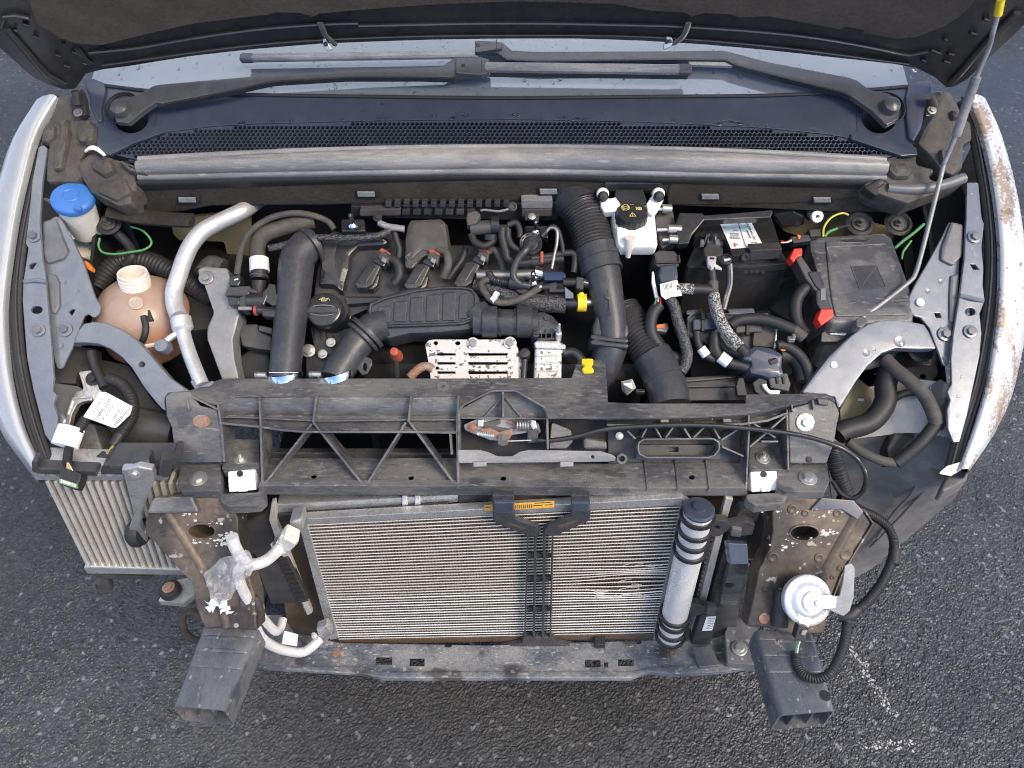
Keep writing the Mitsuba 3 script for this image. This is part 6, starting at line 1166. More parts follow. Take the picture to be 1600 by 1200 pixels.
# ------------------------------------------------------------------ riser duct (left)
rd_ = thing('riser_duct', 'smooth black riser duct standing left of the oil filler cap', 'air duct')
add(rd_, 'pipe', tube([B(492, 380, -.06), B(478, 386, -.052), B(466, 400, -.048), B(462, 425, -.045), B(459, 460, -.042), B(454, 500, -.038), B(449, 545, -.034), B(444, 594, -.030)], [.030, .032, .033, .0325, .031, .0295, .0285, .0275], 26), DP)
add(rd_, 'collar', lathe([(.034, -.005), (.037, -.004), (.037, .004), (.034, .005)], B(486, 384, -.056), B(500, 374, -.062) - B(478, 388, -.052), 28, caps=False), DP)
add(rd_, 'saddle', plate([(410, 468), (420, 442), (430, 444), (432, 462), (446, 464), (442, 474), (425, 478)], EC(-.018), .02, .002, bevel=.002), 'satin_plastic')
add(rd_, 'tab', plate([(408, 484), (438, 482), (446, 488), (430, 496), (410, 494)], EC(-.02), .02, .002, bevel=.002), 'satin_plastic')
hx2 = thing('hose_clamp', 'bright steel clamp on the foot of the riser duct', 'hose clamp')
clamp(hx2, B(444, 587, -.029), V(.05, -.35, -.6), .0295)
add(hx2, 'screw', cyl(B(402, 586, -.012), B(416, 586, -.012), .0055), 'zinc')
add(hx2, 'screw_head', cyl(B(399, 586, -.012), B(404, 586, -.012), .0068), 'steel')
add(hx2, 'tab', wall([(420, 582), (466, 582)], EC(.006), .002, .006), 'chrome')
th_ = thing('thermostat_valve', 'boxy black valve unit between the engine mount and the riser duct', 'valve')
add(th_, 'box', plate([(351, 460), (356, 448), (390, 446), (392, 452), (388, 462), (352, 462)], EC(-.02), .03, .002, bevel=.002), 'black_plastic')
add(th_, 'box_face', plate([(354, 462), (378, 464), (374, 477), (358, 477)], EC(-.026), .03, .003, bevel=.003), 'satin_plastic')
add(th_, 'stop', plate([(374, 464), (388, 458), (392, 462), (386, 484), (378, 486), (373, 478)], EC(-.022), .025, .002, bevel=.002), 'black_plastic')
add(th_, 'barrel', tube([B(388, 472, -.035), B(416, 470, -.035)], .0165, 18), 'satin_plastic')
add(th_, 'strap', plate([(411, 455), (419, 448), (418, 462), (412, 476), (408, 476)], EC(-.016), .006, .001), 'satin_plastic')
add(th_, 'pin', tube([B(390, 454, -.02), B(402, 456, -.02)], .004, 10), 'black_plastic')
add(th_, 'lower_pin', tube([B(373, 482, -.018), B(393, 482, -.018)], .0034, 10), 'grey_rubber')
add(th_, 'spigot', tube([B(398, 484, -.03), B(426, 486, -.03), B(440, 487, -.03)], .0075, 14), 'satin_plastic')
add(th_, 'ring', tube([B(398, 485, -.03), B(402, 485, -.03)], .0095, 14), 'red_handle')
add(th_, 'elbow', tube([B(404, 438, -.04), B(404, 450, -.045), B(402, 462, -.05)], .0135, 14), 'rubber')
add(th_, 'connector', plate([(358, 432), (375, 428), (376, 440), (372, 447), (358, 446)], EC(-.02), .02, .002, bevel=.002), 'satin_plastic')
add(th_, 'mark', plate([(366, 436), (372, 435), (372, 437), (366, 438)], EC(-.0192), .001, 0, bevel=0), 'label_white')
solo('sensor_lead', tube([B(370, 430, -.03), B(373, 410, -.03), B(378, 386, -.03), B(388, 366, -.028), B(406, 350, -.026), B(430, 338, -.026), B(462, 333, -.03), B(490, 337, -.036), B(512, 346, -.044), B(522, 358, -.05)], .0058, 12), 'foam', 'thin dark lead arching over the thick grey hose on the left', 'cable')
gh = thing('coolant_hose', 'thick grey hose with a white foil cuff bending back from the valve unit', 'hose')
add(gh, 'hose', tube([B(404, 412, -.045), B(402, 394, -.045), B(404, 378, -.045), B(414, 366, -.046), B(434, 358, -.05), B(462, 350, -.056), B(490, 344, -.062)], .0150, 18), 'foam')
add(gh, 'cuff', lathe([(.0165, -.014), (.0180, -.013), (.0180, .012), (.0165, .013)], B(405, 414, -.044), B(404, 404, -.044) - B(405, 424, -.044), 18, caps=False), 'foil')
add(gh, 'end', tube([B(405, 420, -.044), B(405, 436, -.046)], .0150, 16), 'rubber')
add(gh, 'clip', lathe([(.0155, -.002), (.0175, 0), (.0155, .002)], B(405, 432, -.045), V(0, -.5, -.3), 18, caps=False), 'steel')
bhs = thing('vent_hose', 'thin braided hose running across the top of the engine cover', 'hose')
add(bhs, 'hose', tube([B(420, 388, -.03), B(440, 384, -.03), B(470, 375, -.028), B(500, 371, -.026), B(540, 372, -.026), B(580, 370, -.026), B(602, 364, -.028), B(614, 354, -.03)], .0062, 12), 'braid_dark')
add(bhs, 'coupling', tube([B(592, 348, -.026), B(606, 354, -.026), B(620, 356, -.028), B(632, 358, -.03)], .0062, 12), 'grey_rubber')
hs([B(616, 362, -.04), B(620, 376, -.045), B(624, 390, -.05), B(622, 404, -.055)], .006, 'short harness dropping beside the breather box', 'rubber')
# ------------------------------------------------------------------ front of the engine
sh_ = thing('heat_shield', 'speckled pale metal heat shield with three rows of slots', 'heat shield')
SP = EC(-.035)
slots = []
for y in (553.5, 567.5, 582): slots += [[(683, y - 2), (711, y - 1.6), (712, y + 1.4), (684, y + 1.8)], [(731, y - 2), (794, y - 1.6), (792, y + 1.6), (733, y + 2.2)]]
add(sh_, 'plate', plate([(664, 538), (670, 531), (680, 530), (740, 530), (800, 530), (806, 538), (810, 545), (810, 600), (674, 600), (668, 560)], SP, .003, .003, slots + [(681, 536, 3, 3), (715, 536, 4, 3), (683, 575, 2.5, 2.5)], bevel=.002), 'shield')
for x, y in ((739, 537), (797, 536)): bolt(sh_, B(x, y, -.034), (0, -.6, 1), .0078, mat='cast_grey', wmat='shield', wash=1.5)
add(sh_, 'side', plate([(810, 545), (818, 560), (818, 600), (808, 600), (806, 560)], EC(-.045), .02, .002), 'shield')
add(en, 'manifold', boxm(B(735, 570, -.08), (.07, 0, 0), (0, .03, 0), (0, 0, .02), .005), 'deep_black')
cs_ = thing('turbo_housing', 'speckled alloy housing right of the heat shield', 'housing')
add(cs_, 'body', plate([(836, 538), (842, 532), (868, 532), (880, 536), (884, 545), (878, 550), (878, 592), (834, 594), (835, 560)], EC(-.03), .05, .004, bevel=.005), 'shield')
add(cs_, 'collar', plate([(834, 535), (840, 531), (872, 532), (884, 538), (884, 546), (836, 544)], EC(-.022), .02, .003, bevel=.003), 'alu')
for y in (556, 568, 580): add(cs_, 'rib', wall([(838, y), (872, y - 1)], EC(-.026), .002, .006), 'alu')
add(cs_, 'sensor', lathe([(.0055, -.02), (.0055, 0), (.0035, .002), (.0025, .014), (.002, .024), (0, .025)], B(873, 520, -.008), (0, -.15, 1), 14), 'alu_bright')
add(cs_, 'spring_valve', lathe([(.010, -.03), (.010, .0), (.0085, .004), (.004, .005), (0, .005)], B(820, 552, -.03), (0, -.5, .9), 18), 'rubber')
add(cs_, 'spring_valve_stem', tube([B(820, 560, -.04), B(818, 595, -.04)], .0055, 12), 'satin_plastic')
H_([B(880, 552, -.05), B(895, 550, -.05), B(906, 558, -.05), B(912, 572, -.05), B(910, 592, -.05)], .0085, 'shiny black hose between the turbo housing and the yellow clip', 'satin_plastic')
dp_ = thing('dipstick', 'faded red dipstick handle in front of the engine', 'dipstick')
add(dp_, 'handle', lathe([(.0105, -.02), (.0108, -.004), (.0085, .0), (.0082, .012), (.0072, .0165), (0, .018)], B(618, 553, -.02), (-.02, -.5, .86), 18), 'red_handle')
add(dp_, 'tube', tube([B(619, 562, -.036), B(621, 592, -.06)], .006, 10), 'rubber')
solo('oily_pipe', tube([B(640, 590, -.03), B(652, 578, -.028), B(664, 572, -.03), B(676, 576, -.034)], .008, 10), 'rusty', 'dirty brown pipe peeping out left of the heat shield', 'pipe')
# ------------------------------------------------------------------ intake hose
ih = thing('intake_hose', 'black corrugated intake hose and elbow right of the engine', 'air duct')
IHo = -.035
add(ih, 'back_cuff', tube([B(890, 312, IHo - .02), B(900, 318, IHo - .01), B(910, 328, IHo)], .037, 26), DP)
add(ih, 'bellows', tube([B(906, 322, IHo), B(916, 345, IHo), B(924, 368, IHo), B(930, 390, IHo)], .0385, 34, corr=(.0066, .0042)), 'black_plastic')
add(ih, 'cuff', tube([B(930, 388, IHo), B(934, 402, IHo), B(940, 424, IHo)], [.0395, .0385, .038], 28), DP)
add(ih, 'cuff_ring', lathe([(.037, -.004), (.0405, -.003), (.0405, .003), (.037, .004)], B(935, 404, IHo), B(940, 424, IHo) - B(930, 388, IHo), 32, caps=False), DP)
add(ih, 'cuff_ring', lathe([(.036, -.003), (.0388, -.002), (.0388, .002), (.036, .003)], B(941, 424, IHo), B(945, 440, IHo) - B(934, 402, IHo), 32, caps=False), DP)
add(ih, 'elbow', tube([B(938, 412, IHo), B(944, 440, IHo), B(950, 470, IHo - .002), B(955, 500, IHo - .006), B(956, 522, IHo - .012), B(954, 545, IHo - .02), B(946, 570, IHo - .035), B(932, 600, IHo - .06)], [.0355, .0325, .029, .0275, .0285, .030, .029, .026], 26), DP)
add(ih, 'shoulder', plate([(926, 508), (932, 492), (944, 496), (966, 498), (982, 506), (984, 518), (980, 528), (926, 526)], EC(-.026), .03, .004, bevel=.006), DP)
for y in (524, 532): add(ih, 'flange', plate([(922, y), (930, y - 3), (952, y + 2), (980, y + 4), (984, y + 8), (978, y + 12), (950, y + 9), (924, y + 6)], EC(-.014), .05, .003, bevel=.003), DP)
add(ih, 'seam', wall([(946, 420), (951, 462), (953, 492)], EC(-.0005), .0014, .004), DP)
add(ih, 'boss', lathe([(.005, -.006), (.005, .001), (0, .0015)], B(950, 464, -.002), (0, -.6, 1), 16), DP)
i2 = thing('snorkel_hose', 'black corrugated snorkel hose going down behind the front panel', 'air duct')
add(i2, 'bellows', tube([B(972, 486, -.085), B(988, 510, -.075), B(1006, 538, -.068), B(1022, 562, -.06)], .0345, 30, corr=(.0074, .0045)), 'black_plastic')
add(i2, 'cuff', tube([B(1018, 556, -.06), B(1032, 580, -.054), B(1042, 605, -.046), B(1048, 634, -.04)], [.037, .037, .0365, .036], 26), DP)
add(i2, 'ring', lathe([(.036, -.003), (.0385, -.002), (.0385, .002), (.036, .003)], B(1037, 592, -.05), B(1042, 605, -.046) - B(1030, 577, -.054), 30, caps=False), DP)
add(i2, 'lug', boxm(B(1064, 610, -.045), (.008, 0, 0), (0, .004, 0), (0, 0, .004), .001), 'satin_plastic')
add(i2, 'lug', boxm(B(1000, 612, -.045), (.008, 0, 0), (0, .004, 0), (0, 0, .004), .001), 'satin_plastic')
solo('bulb_holder', hull([B(970, 596, -.04), B(988, 592, -.04), B(994, 606, -.045), B(980, 618, -.05), B(972, 610, -.05), B(974, 600, -.02), B(986, 598, -.02), B(988, 608, -.022)]), 'alu_chalky', 'dusty grey stub beside the foot of the snorkel hose', 'stub', smooth=False)
# ================================================================== bay, right side
# --- brake fluid reservoir
bz = thing('brake_reservoir', 'white brake fluid reservoir with a ribbed black cap at the back of the bay', 'fluid reservoir')
bc = B(988, 340, .012); zc = bc[2]
BT = HZ(zc - .004)
add(bz, 'body', plate([(957, 332), (966, 318), (1012, 318), (1024, 330), (1029, 378), (1026, 386), (968, 386), (962, 378)], BAY(-.004), .03, .006, bevel=.008, dirn=(0, .5, -1)), 'cream_plastic')
add(bz, 'front', plate([(962, 352), (1022, 350), (1029, 378), (1026, 387), (970, 387), (964, 380)], BAY(.004), .03, .005, bevel=.008, dirn=(0, .55, -1)), 'white_plastic')
for pts in ([(938, 306), (948, 305), (952, 310), (962, 307), (970, 318), (966, 330), (944, 332), (939, 322)], [(1014, 312), (1018, 306), (1030, 304), (1038, 310), (1032, 322), (1020, 338), (1012, 332), (1010, 318)]):
    add(bz, 'ear', plate(pts, BAY(.006), .02, .003, bevel=.003), 'white_plastic')
for x, y in ((942, 303), (1029, 303)):
    p = B(x, y, .012); ax_ = unit(V(0, -.85, .5))
    add(bz, 'ear_ring', lathe([(.0105, -.012), (.0112, -.010), (.0112, .002), (.0095, .004)], p, ax_, 22), 'white_plastic')
    add(bz, 'bung', lathe([(.0098, .0), (.0098, .006), (.0075, .009), (.0065, .012), (0, .013)], p + V(0, -.002, -.004), ax_, 20), 'rubber')
add(bz, 'spout', lathe([(.010, .03), (.0095, .012), (.006, .004), (.0045, -.010), (0, -.011)], B(982, 394, -.012), (0, .1, 1), 16), 'tank_neck')
add(bz, 'filler_neck', lathe([(.026, -.05), (.026, -.026)], bc, (0, -.12, 1), 26), 'cream_plastic')
ca = unit(V(0, -.12, 1)); k = add(bz, 'cap', lathe([(.0285, -.030), (.0295, -.028), (.0290, -.004), (.0270, .0), (.0, .0005)], bc + V(0, .012, .006), ca, 60, flute=(18, .035)), 'satin_plastic', 'ribbed black cap with yellow warning symbols')
a1, a2, _ = basis(ca); ct = bc + V(0, .012, .006) + ca * .0005
def emb(name, lines, off, s, th): emblem(k, name, lines, ct + a1 * off[0] + a2 * off[1], a1, a2, ca, s, th, 'print_yellow')
emb('warning_triangle', [[(-5, -4), (5, -4), (0, 4.5), (-5, -4)], [(0, 1.8), (0, -.6)], [(0, -2.2), (0, -2.5)]], (.0, -.0105), .00115, .0012)
emb('brake_symbol', [[(3 * math.cos(a), 3 * math.sin(a)) for a in np.linspace(0, 6.3, 20)], [(5.2 * math.cos(a), 5.2 * math.sin(a)) for a in np.linspace(2.2, 4.1, 8)], [(5.2 * math.cos(a), 5.2 * math.sin(a)) for a in np.linspace(-.95, .95, 8)], [(6.8 * math.cos(a), 6.8 * math.sin(a)) for a in np.linspace(0, 6.3, 26)]], (-.011, .009), .0011, .0011)
emb('booklet_symbol', [[(-5, 4), (5, 4), (6, -4), (-4, -4), (-5, 4)], [(-5, 0), (5.4, 0)], [(1, 4), (2, -4)], [(-1.6, 4), (-1, -4)]], (.0125, .006), .0009, .0012)
emb('mark', [[(-8, 9), (-6, 9)], [(-3, 9), (4, 9)], [(-14, -4), (-12.5, -5.5)], [(12, -4), (14, -2.6)]], (.0, .006), .0012, .0009)
add(bz, 'baffle', plate([(962, 296), (1004, 296), (1010, 310), (1010, 318), (960, 318), (960, 308)], BAY(.0), .01, .002), 'satin_plastic')
bb = thing('brake_bracket', 'dark alloy bracket with three bright bolts right of the brake reservoir', 'bracket')
add(bb, 'plate', plate([(1030, 326), (1044, 318), (1052, 330), (1056, 350), (1058, 378), (1034, 388), (1028, 366), (1022, 340)], BAY(-.03), .03, .003, bevel=.003), 'cast_dark')
for (x, y), l in (((1042, 326), 14), ((1054, 358), 20), ((1052, 374), 12)):
    a = B(x, y, -.012); add(bb, 'bolt', cyl(a - V(l * .0006, 0, 0), a + V(l * .0006, 0, 0), .0085), 'zinc')
    add(bb, 'stud', cyl(a - V(l * .0016, 0, .002), a, .0032), 'alu_bright')
# --- battery
bt = thing('battery', 'black car battery with a pale blue and white sticker on top', 'battery')
BZ = B(1150, 390, -.03)[2]
b1, b2 = HZ(BZ), HZ(BZ - .022)
add(bt, 'case', plate([(1072, 414), (1092, 366), (1204, 362), (1232, 409), (1230, 410), (1148, 417), (1076, 417)], b2, .17, .003, bevel=.003, dirn=(0, 0, -1)), 'battery_case')
add(bt, 'lid', plate([(1098, 338), (1198, 334), (1206, 340), (1222, 391), (1174, 395), (1145, 396), (1130, 368), (1084, 369)], b1, .028, .002, bevel=.002, dirn=(0, 0, -1)), 'battery_case')
add(bt, 'step', plate([(1143, 398), (1174, 398), (1175, 414), (1145, 416)], VY(hit(1150, 396, b1)[1] - .004), .02, .001), 'battery_case')
add(bt, 'step', plate([(1172, 391), (1222, 389), (1221, 404), (1171, 407)], VY(hit(1190, 394, b1)[1] - .005), .02, .001), 'black_plastic')
add(bt, 'vent', lathe([(.007, 0), (.0072, .003), (.0045, .003), (.004, 0), (0, 0)], hit(1164, 401, VY(hit(1150, 396, b1)[1] - .006)), (0, -1, .1), 18), 'black_plastic')
for i in range(4): add(bt, 'notch', plate([(1162 + 9 * i, 423), (1169 + 9 * i, 423), (1168 + 9 * i, 428), (1162 + 9 * i, 428)], VY(hit(1150, 416, b2)[1] - .002), .003, .0005), 'black_plastic')
add(bt, 'rim', plate([(1078, 419), (1148, 419), (1231, 411), (1229, 421), (1150, 431), (1080, 431)], VY(hit(1150, 416, b2)[1] - .0015), .004, .001), 'battery_case')
STp = HZ(BZ + .0012)
stk = add(bt, 'sticker', plate([(1120, 337), (1168, 335), (1193, 385), (1142, 388)], STp, .001, 0, bevel=.0002), 'label_white', 'pale blue and white sticker')
S2 = HZ(BZ + .0018)
add(bt, 'sticker_band', plate([(1124, 346), (1172, 344), (1181, 361), (1132, 366)], S2, .0003, 0, bevel=0), 'label_blue', 'pale blue band of the sticker')
S3 = HZ(BZ + .0024)
lgo = poly2([(1126, 337.5), (1143, 336.6), (1145.5, 343), (1129, 344.2)], S3)
add(bt, 'blue_square', solid(lgo.difference(poly2([(1131.5, 338.6), (1138.6, 338.2), (1140, 342), (1133, 342.4)], S3)), S3, .0003, 0), 'print_blue', 'blue square emblem')
strokes(bt, 'plus_sign', [[(1144, 382.5), (1153, 382)], [(1148, 379), (1149, 385.4)]], S3, .0016, 'print_red', .0003)
strokes(bt, 'sticker_line', [[(1150, 337), (1165, 384)], [(1125, 346), (1171, 344)]], S3, .0009, 'print_blue', .0003)
strokes(bt, 'sticker_print', [[(1138 + .8 * i, 358 + 2.0 * i) if False else (1140.5, 365 + 1.9 * i), (1154 + .7 * i, 364.5 + 1.9 * i)] for i in range(5)] + [[(1145, 361), (1148, 359), (1152, 361)], [(1180, 378), (1188, 383)], [(1174, 379), (1182, 378)]], S3, .0009, 'print_black', .0003)
for t, a, b, h in (('027 14V 41/79 680/111', (1181, 374), (1163, 336.5), .0038), ('Premium', (1174, 372), (1168, 360), .0034)): write(bt, t, a, b, S3, h, 'print_black')
strokes(bt, 'wave', [[(1136, 352), (1140, 350.5), (1144, 352), (1147, 355), (1151, 355), (1153, 352)]], S3, .0008, 'label_white', .0003)
# terminal and clamp
tm = thing('battery_clamp', 'grey battery terminal clamp with two silver posts and a white tab', 'terminal clamp')
tp = hit(1112, 386, b2) + V(0, 0, .012)
add(tm, 'clamp', lathe([(.021, -.012), (.022, .0), (.019, .006), (.012, .010), (0, .010)], tp, (0, -.1, 1), 26), 'satin_plastic')
add(tm, 'shield', plate([(1099, 388), (1106, 381), (1120, 381), (1130, 388), (1130, 397), (1112, 402), (1101, 398)], HZ(tp[2] + .012), .012, .003, bevel=.003), 'cast_dark')
for x in (1104, 1116): add(tm, 'post', lathe([(.0042, -.01), (.0042, .008), (.0050, .009), (.0048, .014), (.0, .016)], hit(x, 374, HZ(tp[2] + .012)), (0, -.1, 1), 14), 'chrome')
for x in (1097, 1121): add(tm, 'ear', plate([(x - 3, 374), (x + 3, 373), (x + 4, 380), (x - 3, 381)], HZ(tp[2] + .014), .008, .001), 'wing_paint')
add(tm, 'tab', plate([(1105, 400), (1120, 400), (1119, 410), (1113, 418), (1106, 412)], HZ(tp[2] + .0135), .008, .002), 'alu_chalky', 'white tab with a small slot')
add(tm, 'tab_slot', plate([(1109, 402), (1116, 402), (1116, 405), (1109, 405)], HZ(tp[2] + .0142), .001, 0, bevel=0), 'rubber')
add(tm, 'wing', plate([(1118, 412), (1126, 416), (1129, 420), (1124, 419), (1118, 418)], HZ(tp[2] + .009), .004, .001), 'alu_chalky')
add(tm, 'plug_ring', lathe([(.010, -.012), (.0112, -.006), (.0112, .003), (.0085, .005), (.0075, .0), (0, .0)], B(1134, 406, .0), (0, -.4, .9), 22), 'rubber')
add(tm, 'plug_pin', cyl(B(1131, 407, .004), B(1140, 405, .004), .003), 'alu_bright')
cb_ = thing('battery_cable', 'thick cable in grey braided sleeve dropping from the battery clamp', 'cable')
CP = [B(1112, 418, -.012), B(1114, 440, -.020), B(1114, 455, -.022), B(1117, 475, -.020), B(1123, 496, -.016), B(1133, 515, -.012), B(1146, 532, -.008), B(1156, 543, -.006), B(1166, 552, -.006)]
add(cb_, 'upper_tube', tube([CP[0], B(1113, 432, -.016), CP[1]], .0075, 14), 'rubber')
add(cb_, 'tape', tube([CP[1], CP[2], B(1115, 462, -.021)], .0098, 14), 'foam')
add(cb_, 'braid', tube([B(1115, 460, -.021), *CP[3:8]], .0108, 18), 'braid', 'woven grey sleeve')
add(cb_, 'end_tape', tube(CP[7:], .0104, 14), 'rubber')
H_([B(1137, 412, -.006), B(1139, 428, -.014), B(1138, 445, -.022), B(1132, 465, -.03), B(1128, 480, -.03)], .0042, 'thin grey cable beside the braided battery cable, left of the pair', 'satin_plastic')
H_([B(1141, 412, -.008), B(1142, 430, -.016), B(1141, 446, -.024), B(1136, 465, -.03), B(1131, 484, -.032)], .0038, 'thin grey cable beside the braided battery cable, right of the pair', 'grey_rubber')
# --- connector block with printed tag
cx_ = thing('module_connector', 'black module connector with a printed white tag left of the battery', 'connector')
add(cx_, 'body', plate([(1022, 396), (1030, 391), (1054, 392), (1060, 400), (1061, 416), (1030, 418), (1022, 412)], BAY(-.018), .05, .002, bevel=.002), 'black_plastic')
add(cx_, 'cover', plate([(1031, 413), (1058, 411), (1061, 430), (1059, 438), (1033, 442), (1029, 428)], BAY(-.012), .04, .003, bevel=.006), 'cowl_plastic')
add(cx_, 'lever', wall([(1024, 398), (1026, 410), (1062, 409), (1061, 398)], BAY(-.012), .003, .02), 'rubber')
add(cx_, 'side', plate([(1019, 424), (1022, 424), (1026, 455), (1030, 464), (1024, 466), (1018, 440)], BAY(-.02), .006, .001), 'alu_chalky')
tgk = add(cx_, 'tag', plate([(1031, 444), (1058, 437), (1066, 462), (1048, 464), (1040, 468), (1033, 462)], BAY(-.004), .0008, .001, bevel=0), 'label_white', 'white printed tag')
strokes(tgk, 'barcode', [[(1037 + 2.0 * i, 445 - .5 * i), (1038 + 2.0 * i, 453 - .5 * i)] for i in range(7)], BAY(-.0034), .0009, 'print_black', .0003)
strokes(tgk, 'small_print', [[(1038, 459), (1047, 456)], [(1040, 462), (1046, 460)], [(1052, 455), (1054, 460)]], BAY(-.0034), .0008, 'print_black', .0003)
add(cx_, 'branch', tube([B(1056, 452, -.014), B(1072, 451, -.014), B(1083, 452, -.014)], .0100, 16), 'braid')
add(cx_, 'branch_tape', tube([B(1081, 452, -.014), B(1094, 452, -.015), B(1110, 453, -.018)], .0098, 14), 'rubber')
solo('braided_drop', tube([B(1046, 466, -.02), B(1054, 480, -.022), B(1058, 498, -.024), B(1064, 515, -.026), B(1070, 535, -.026), B(1074, 555, -.028), B(1070, 572, -.032), B(1064, 580, -.034)], .0100, 16), 'braid_dark', 'braided harness hanging down from the tagged module connector', 'wiring harness')
for i, (m_, n_) in enumerate((('green_wire', 'green'), ('label_white', 'white'), ('red_plastic', 'red'))): solo('wire', tube([B(1026 + 3 * i, 466 - i, -.022), B(1024 + 4 * i, 472, -.02), B(1022 + 5 * i, 480, -.024)], .0016, 6), m_, f'short {n_} wire under the tagged module connector', 'wire')
H_([B(1030, 476, -.03), B(1020, 490, -.032), B(1016, 512, -.035), B(1022, 530, -.04), B(1040, 552, -.045), B(1062, 562, -.05)], .0115, 'black hose sweeping down between the two corrugated hoses and the gearbox', 'rubber')
cp_ = thing('orange_plug', 'grey plug with an orange lock in the gap left of the gearbox box', 'plug')
add(cp_, 'body', plate([(1024, 508), (1042, 504), (1045, 512), (1042, 519), (1026, 517)], BAY(-.05), .02, .002), 'grey_rubber')
add(cp_, 'lock', plate([(1025, 507), (1041, 505), (1040, 512), (1026, 513)], BAY(-.046), .01, .001), 'orange_plastic')
# --- control box on the gearbox
gb = thing('gearbox_module', 'dusty black control box with two plugs on the gearbox', 'control box')
GP = BAY(-.055)
add(gb, 'box', plate([(1072, 496), (1078, 490), (1090, 488), (1200, 490), (1212, 500), (1214, 545), (1150, 552), (1078, 530), (1071, 524)], GP, .05, .004, bevel=.004), 'satin_plastic')
gbo = poly2([(1074, 495), (1080, 489), (1200, 489), (1211, 500), (1212, 542), (1150, 548), (1078, 528), (1074, 522)], BAY(-.05), .004)
add(gb, 'rim', solid(gbo.difference(gbo.buffer(-.003)), BAY(-.050), .006, .001), 'black_plastic')
add(gb, 'back_lug', plate([(1072, 484), (1094, 482), (1096, 490), (1072, 492)], BAY(-.05), .03, .003), 'satin_plastic')
add(gb, 'back_lug', plate([(1136, 482), (1178, 481), (1180, 490), (1140, 492)], BAY(-.05), .03, .003), 'cowl_plastic')
for pts, m_ in (([(1083, 498), (1120, 496), (1122, 514), (1083, 516)], 'cowl_plastic'), ([(1149, 509), (1190, 503), (1192, 518), (1150, 520)], 'cast_dark')): add(gb, 'plug', plate(pts, BAY(-.036), .03, .002, bevel=.003), m_)
add(gb, 'dusty_lid', plate([(1190, 504), (1212, 512), (1212, 543), (1176, 540), (1178, 520), (1190, 518)], BAY(-.042), .03, .002), 'foam')
for x, y in ((1098, 504), (1168, 510)): add(gb, 'latch', plate([(x - 2, y - 6), (x + 3, y - 6), (x + 3, y + 13), (x - 2, y + 13)], BAY(-.032), .008, .001, bevel=.001), 'rubber')
for x in (1212,): add(gb, 'edge', wall([(1214, 514), (1211, 544)], BAY(-.036), .002, .01), 'alu_chalky')
solo('strap', tube([B(1094, 484, -.04), B(1098, 494, -.034), B(1098, 500, -.032)], .004, 8), 'rubber', 'rubber strap over the left plug of the gearbox control box', 'strap')
hs([B(1142, 508, -.03), B(1152, 501, -.026), B(1172, 498, -.024), B(1192, 499, -.022), B(1212, 504, -.02), B(1232, 512, -.018), B(1246, 518, -.018), B(1256, 524, -.02)], .0105, 'taped harness arching over the gearbox control box', 'rubber')
hs([B(1256, 528, -.02), B(1244, 518, -.018), B(1240, 516, -.018)], .0112, 'dusty end of the arching harness', 'foam')
hs([B(1258, 522, -.03), B(1248, 508, -.034), B(1243, 490, -.034), B(1245, 468, -.032), B(1256, 452, -.028), B(1266, 446, -.026)], .0112, 'taped harness bowed out beside the fuse box', 'rubber')
solo('harness_clip', cat(boxm(B(1236, 530, -.014), (.006, 0, 0), (0, .005, 0), (0, 0, .004), .001), boxm(B(1240, 526, -.010), (.003, 0, 0), (0, .004, 0), (0, 0, .004), .001)), 'grey_rubber', 'small clip below the dusty end of the arching harness', 'clip')
hs([B(1088, 518, -.03), B(1090, 534, -.034), B(1095, 545, -.036), B(1104, 556, -.038), B(1116, 562, -.042)], .0072, 'thin harness with a white band below the left plug of the gearbox box')
solo('white_band', tube([B(1095, 544, -.036), B(1104, 556, -.038)], .0088, 14), 'label_white', 'white tape band on the thin harness below the gearbox box', 'tape')
hs([B(1118, 520, -.03), B(1116, 535, -.032), B(1119, 550, -.034), B(1128, 560, -.034), B(1142, 568, -.034), B(1158, 572, -.034), B(1170, 576, -.034)], .0098, 'thick harness with a white band below the gearbox box')
solo('white_band', tube([B(1125, 557, -.034), B(1139, 567, -.034)], .0114, 14), 'label_white', 'white tape band on the thick harness below the gearbox box', 'tape')
hs([B(1122, 530, -.045), B(1132, 545, -.046), B(1146, 552, -.046), B(1158, 558, -.046)], .007, 'dark harness tucked behind the braided battery cable', 'rubber')
# --- plug cover at front
pv = thing('junction_cover', 'black moulded junction cover at the foot of the battery cable', 'cover')
add(pv, 'cover', blob([(1158, 556), (1164, 548), (1180, 538), (1204, 541), (1222, 550), (1226, 556), (1224, 572), (1228, 584), (1220, 590), (1204, 592), (1190, 588), (1172, 584), (1170, 574), (1176, 566), (1164, 562)], BAY(-.015), .05, .004, .010), 'cowl_plastic')
add(pv, 'shoulder', blob([(1160, 556), (1174, 552), (1178, 560), (1174, 566), (1162, 562)], BAY(-.010), .03, .003, .006), 'cowl_plastic')
add(pv, 'dent', blob([(1198, 560), (1214, 556), (1220, 566), (1204, 572)], BAY(-.010), .02, .004, .008), 'satin_plastic')
add(pv, 'plug_end', plate([(1200, 588), (1230, 582), (1236, 600), (1233, 612), (1204, 606)], BAY(-.022), .03, .002, bevel=.002), 'black_plastic')
for x in (1212, 1222): add(pv, 'groove', plate([(x, 588), (x + 4, 587), (x + 6, 598), (x + 2, 600)], BAY(-.018), .006, .001), 'rubber')
add(pv, 'white_pin', plate([(1191, 600), (1198, 599), (1200, 606), (1204, 609), (1220, 610), (1218, 616), (1203, 616), (1194, 607)], BAY(-.012), .006, .001), 'label_white')
add(pv, 'bracket', plate([(1176, 598), (1186, 590), (1198, 594), (1202, 616), (1190, 618), (1180, 612)], BAY(-.02), .01, .002), 'rubber')
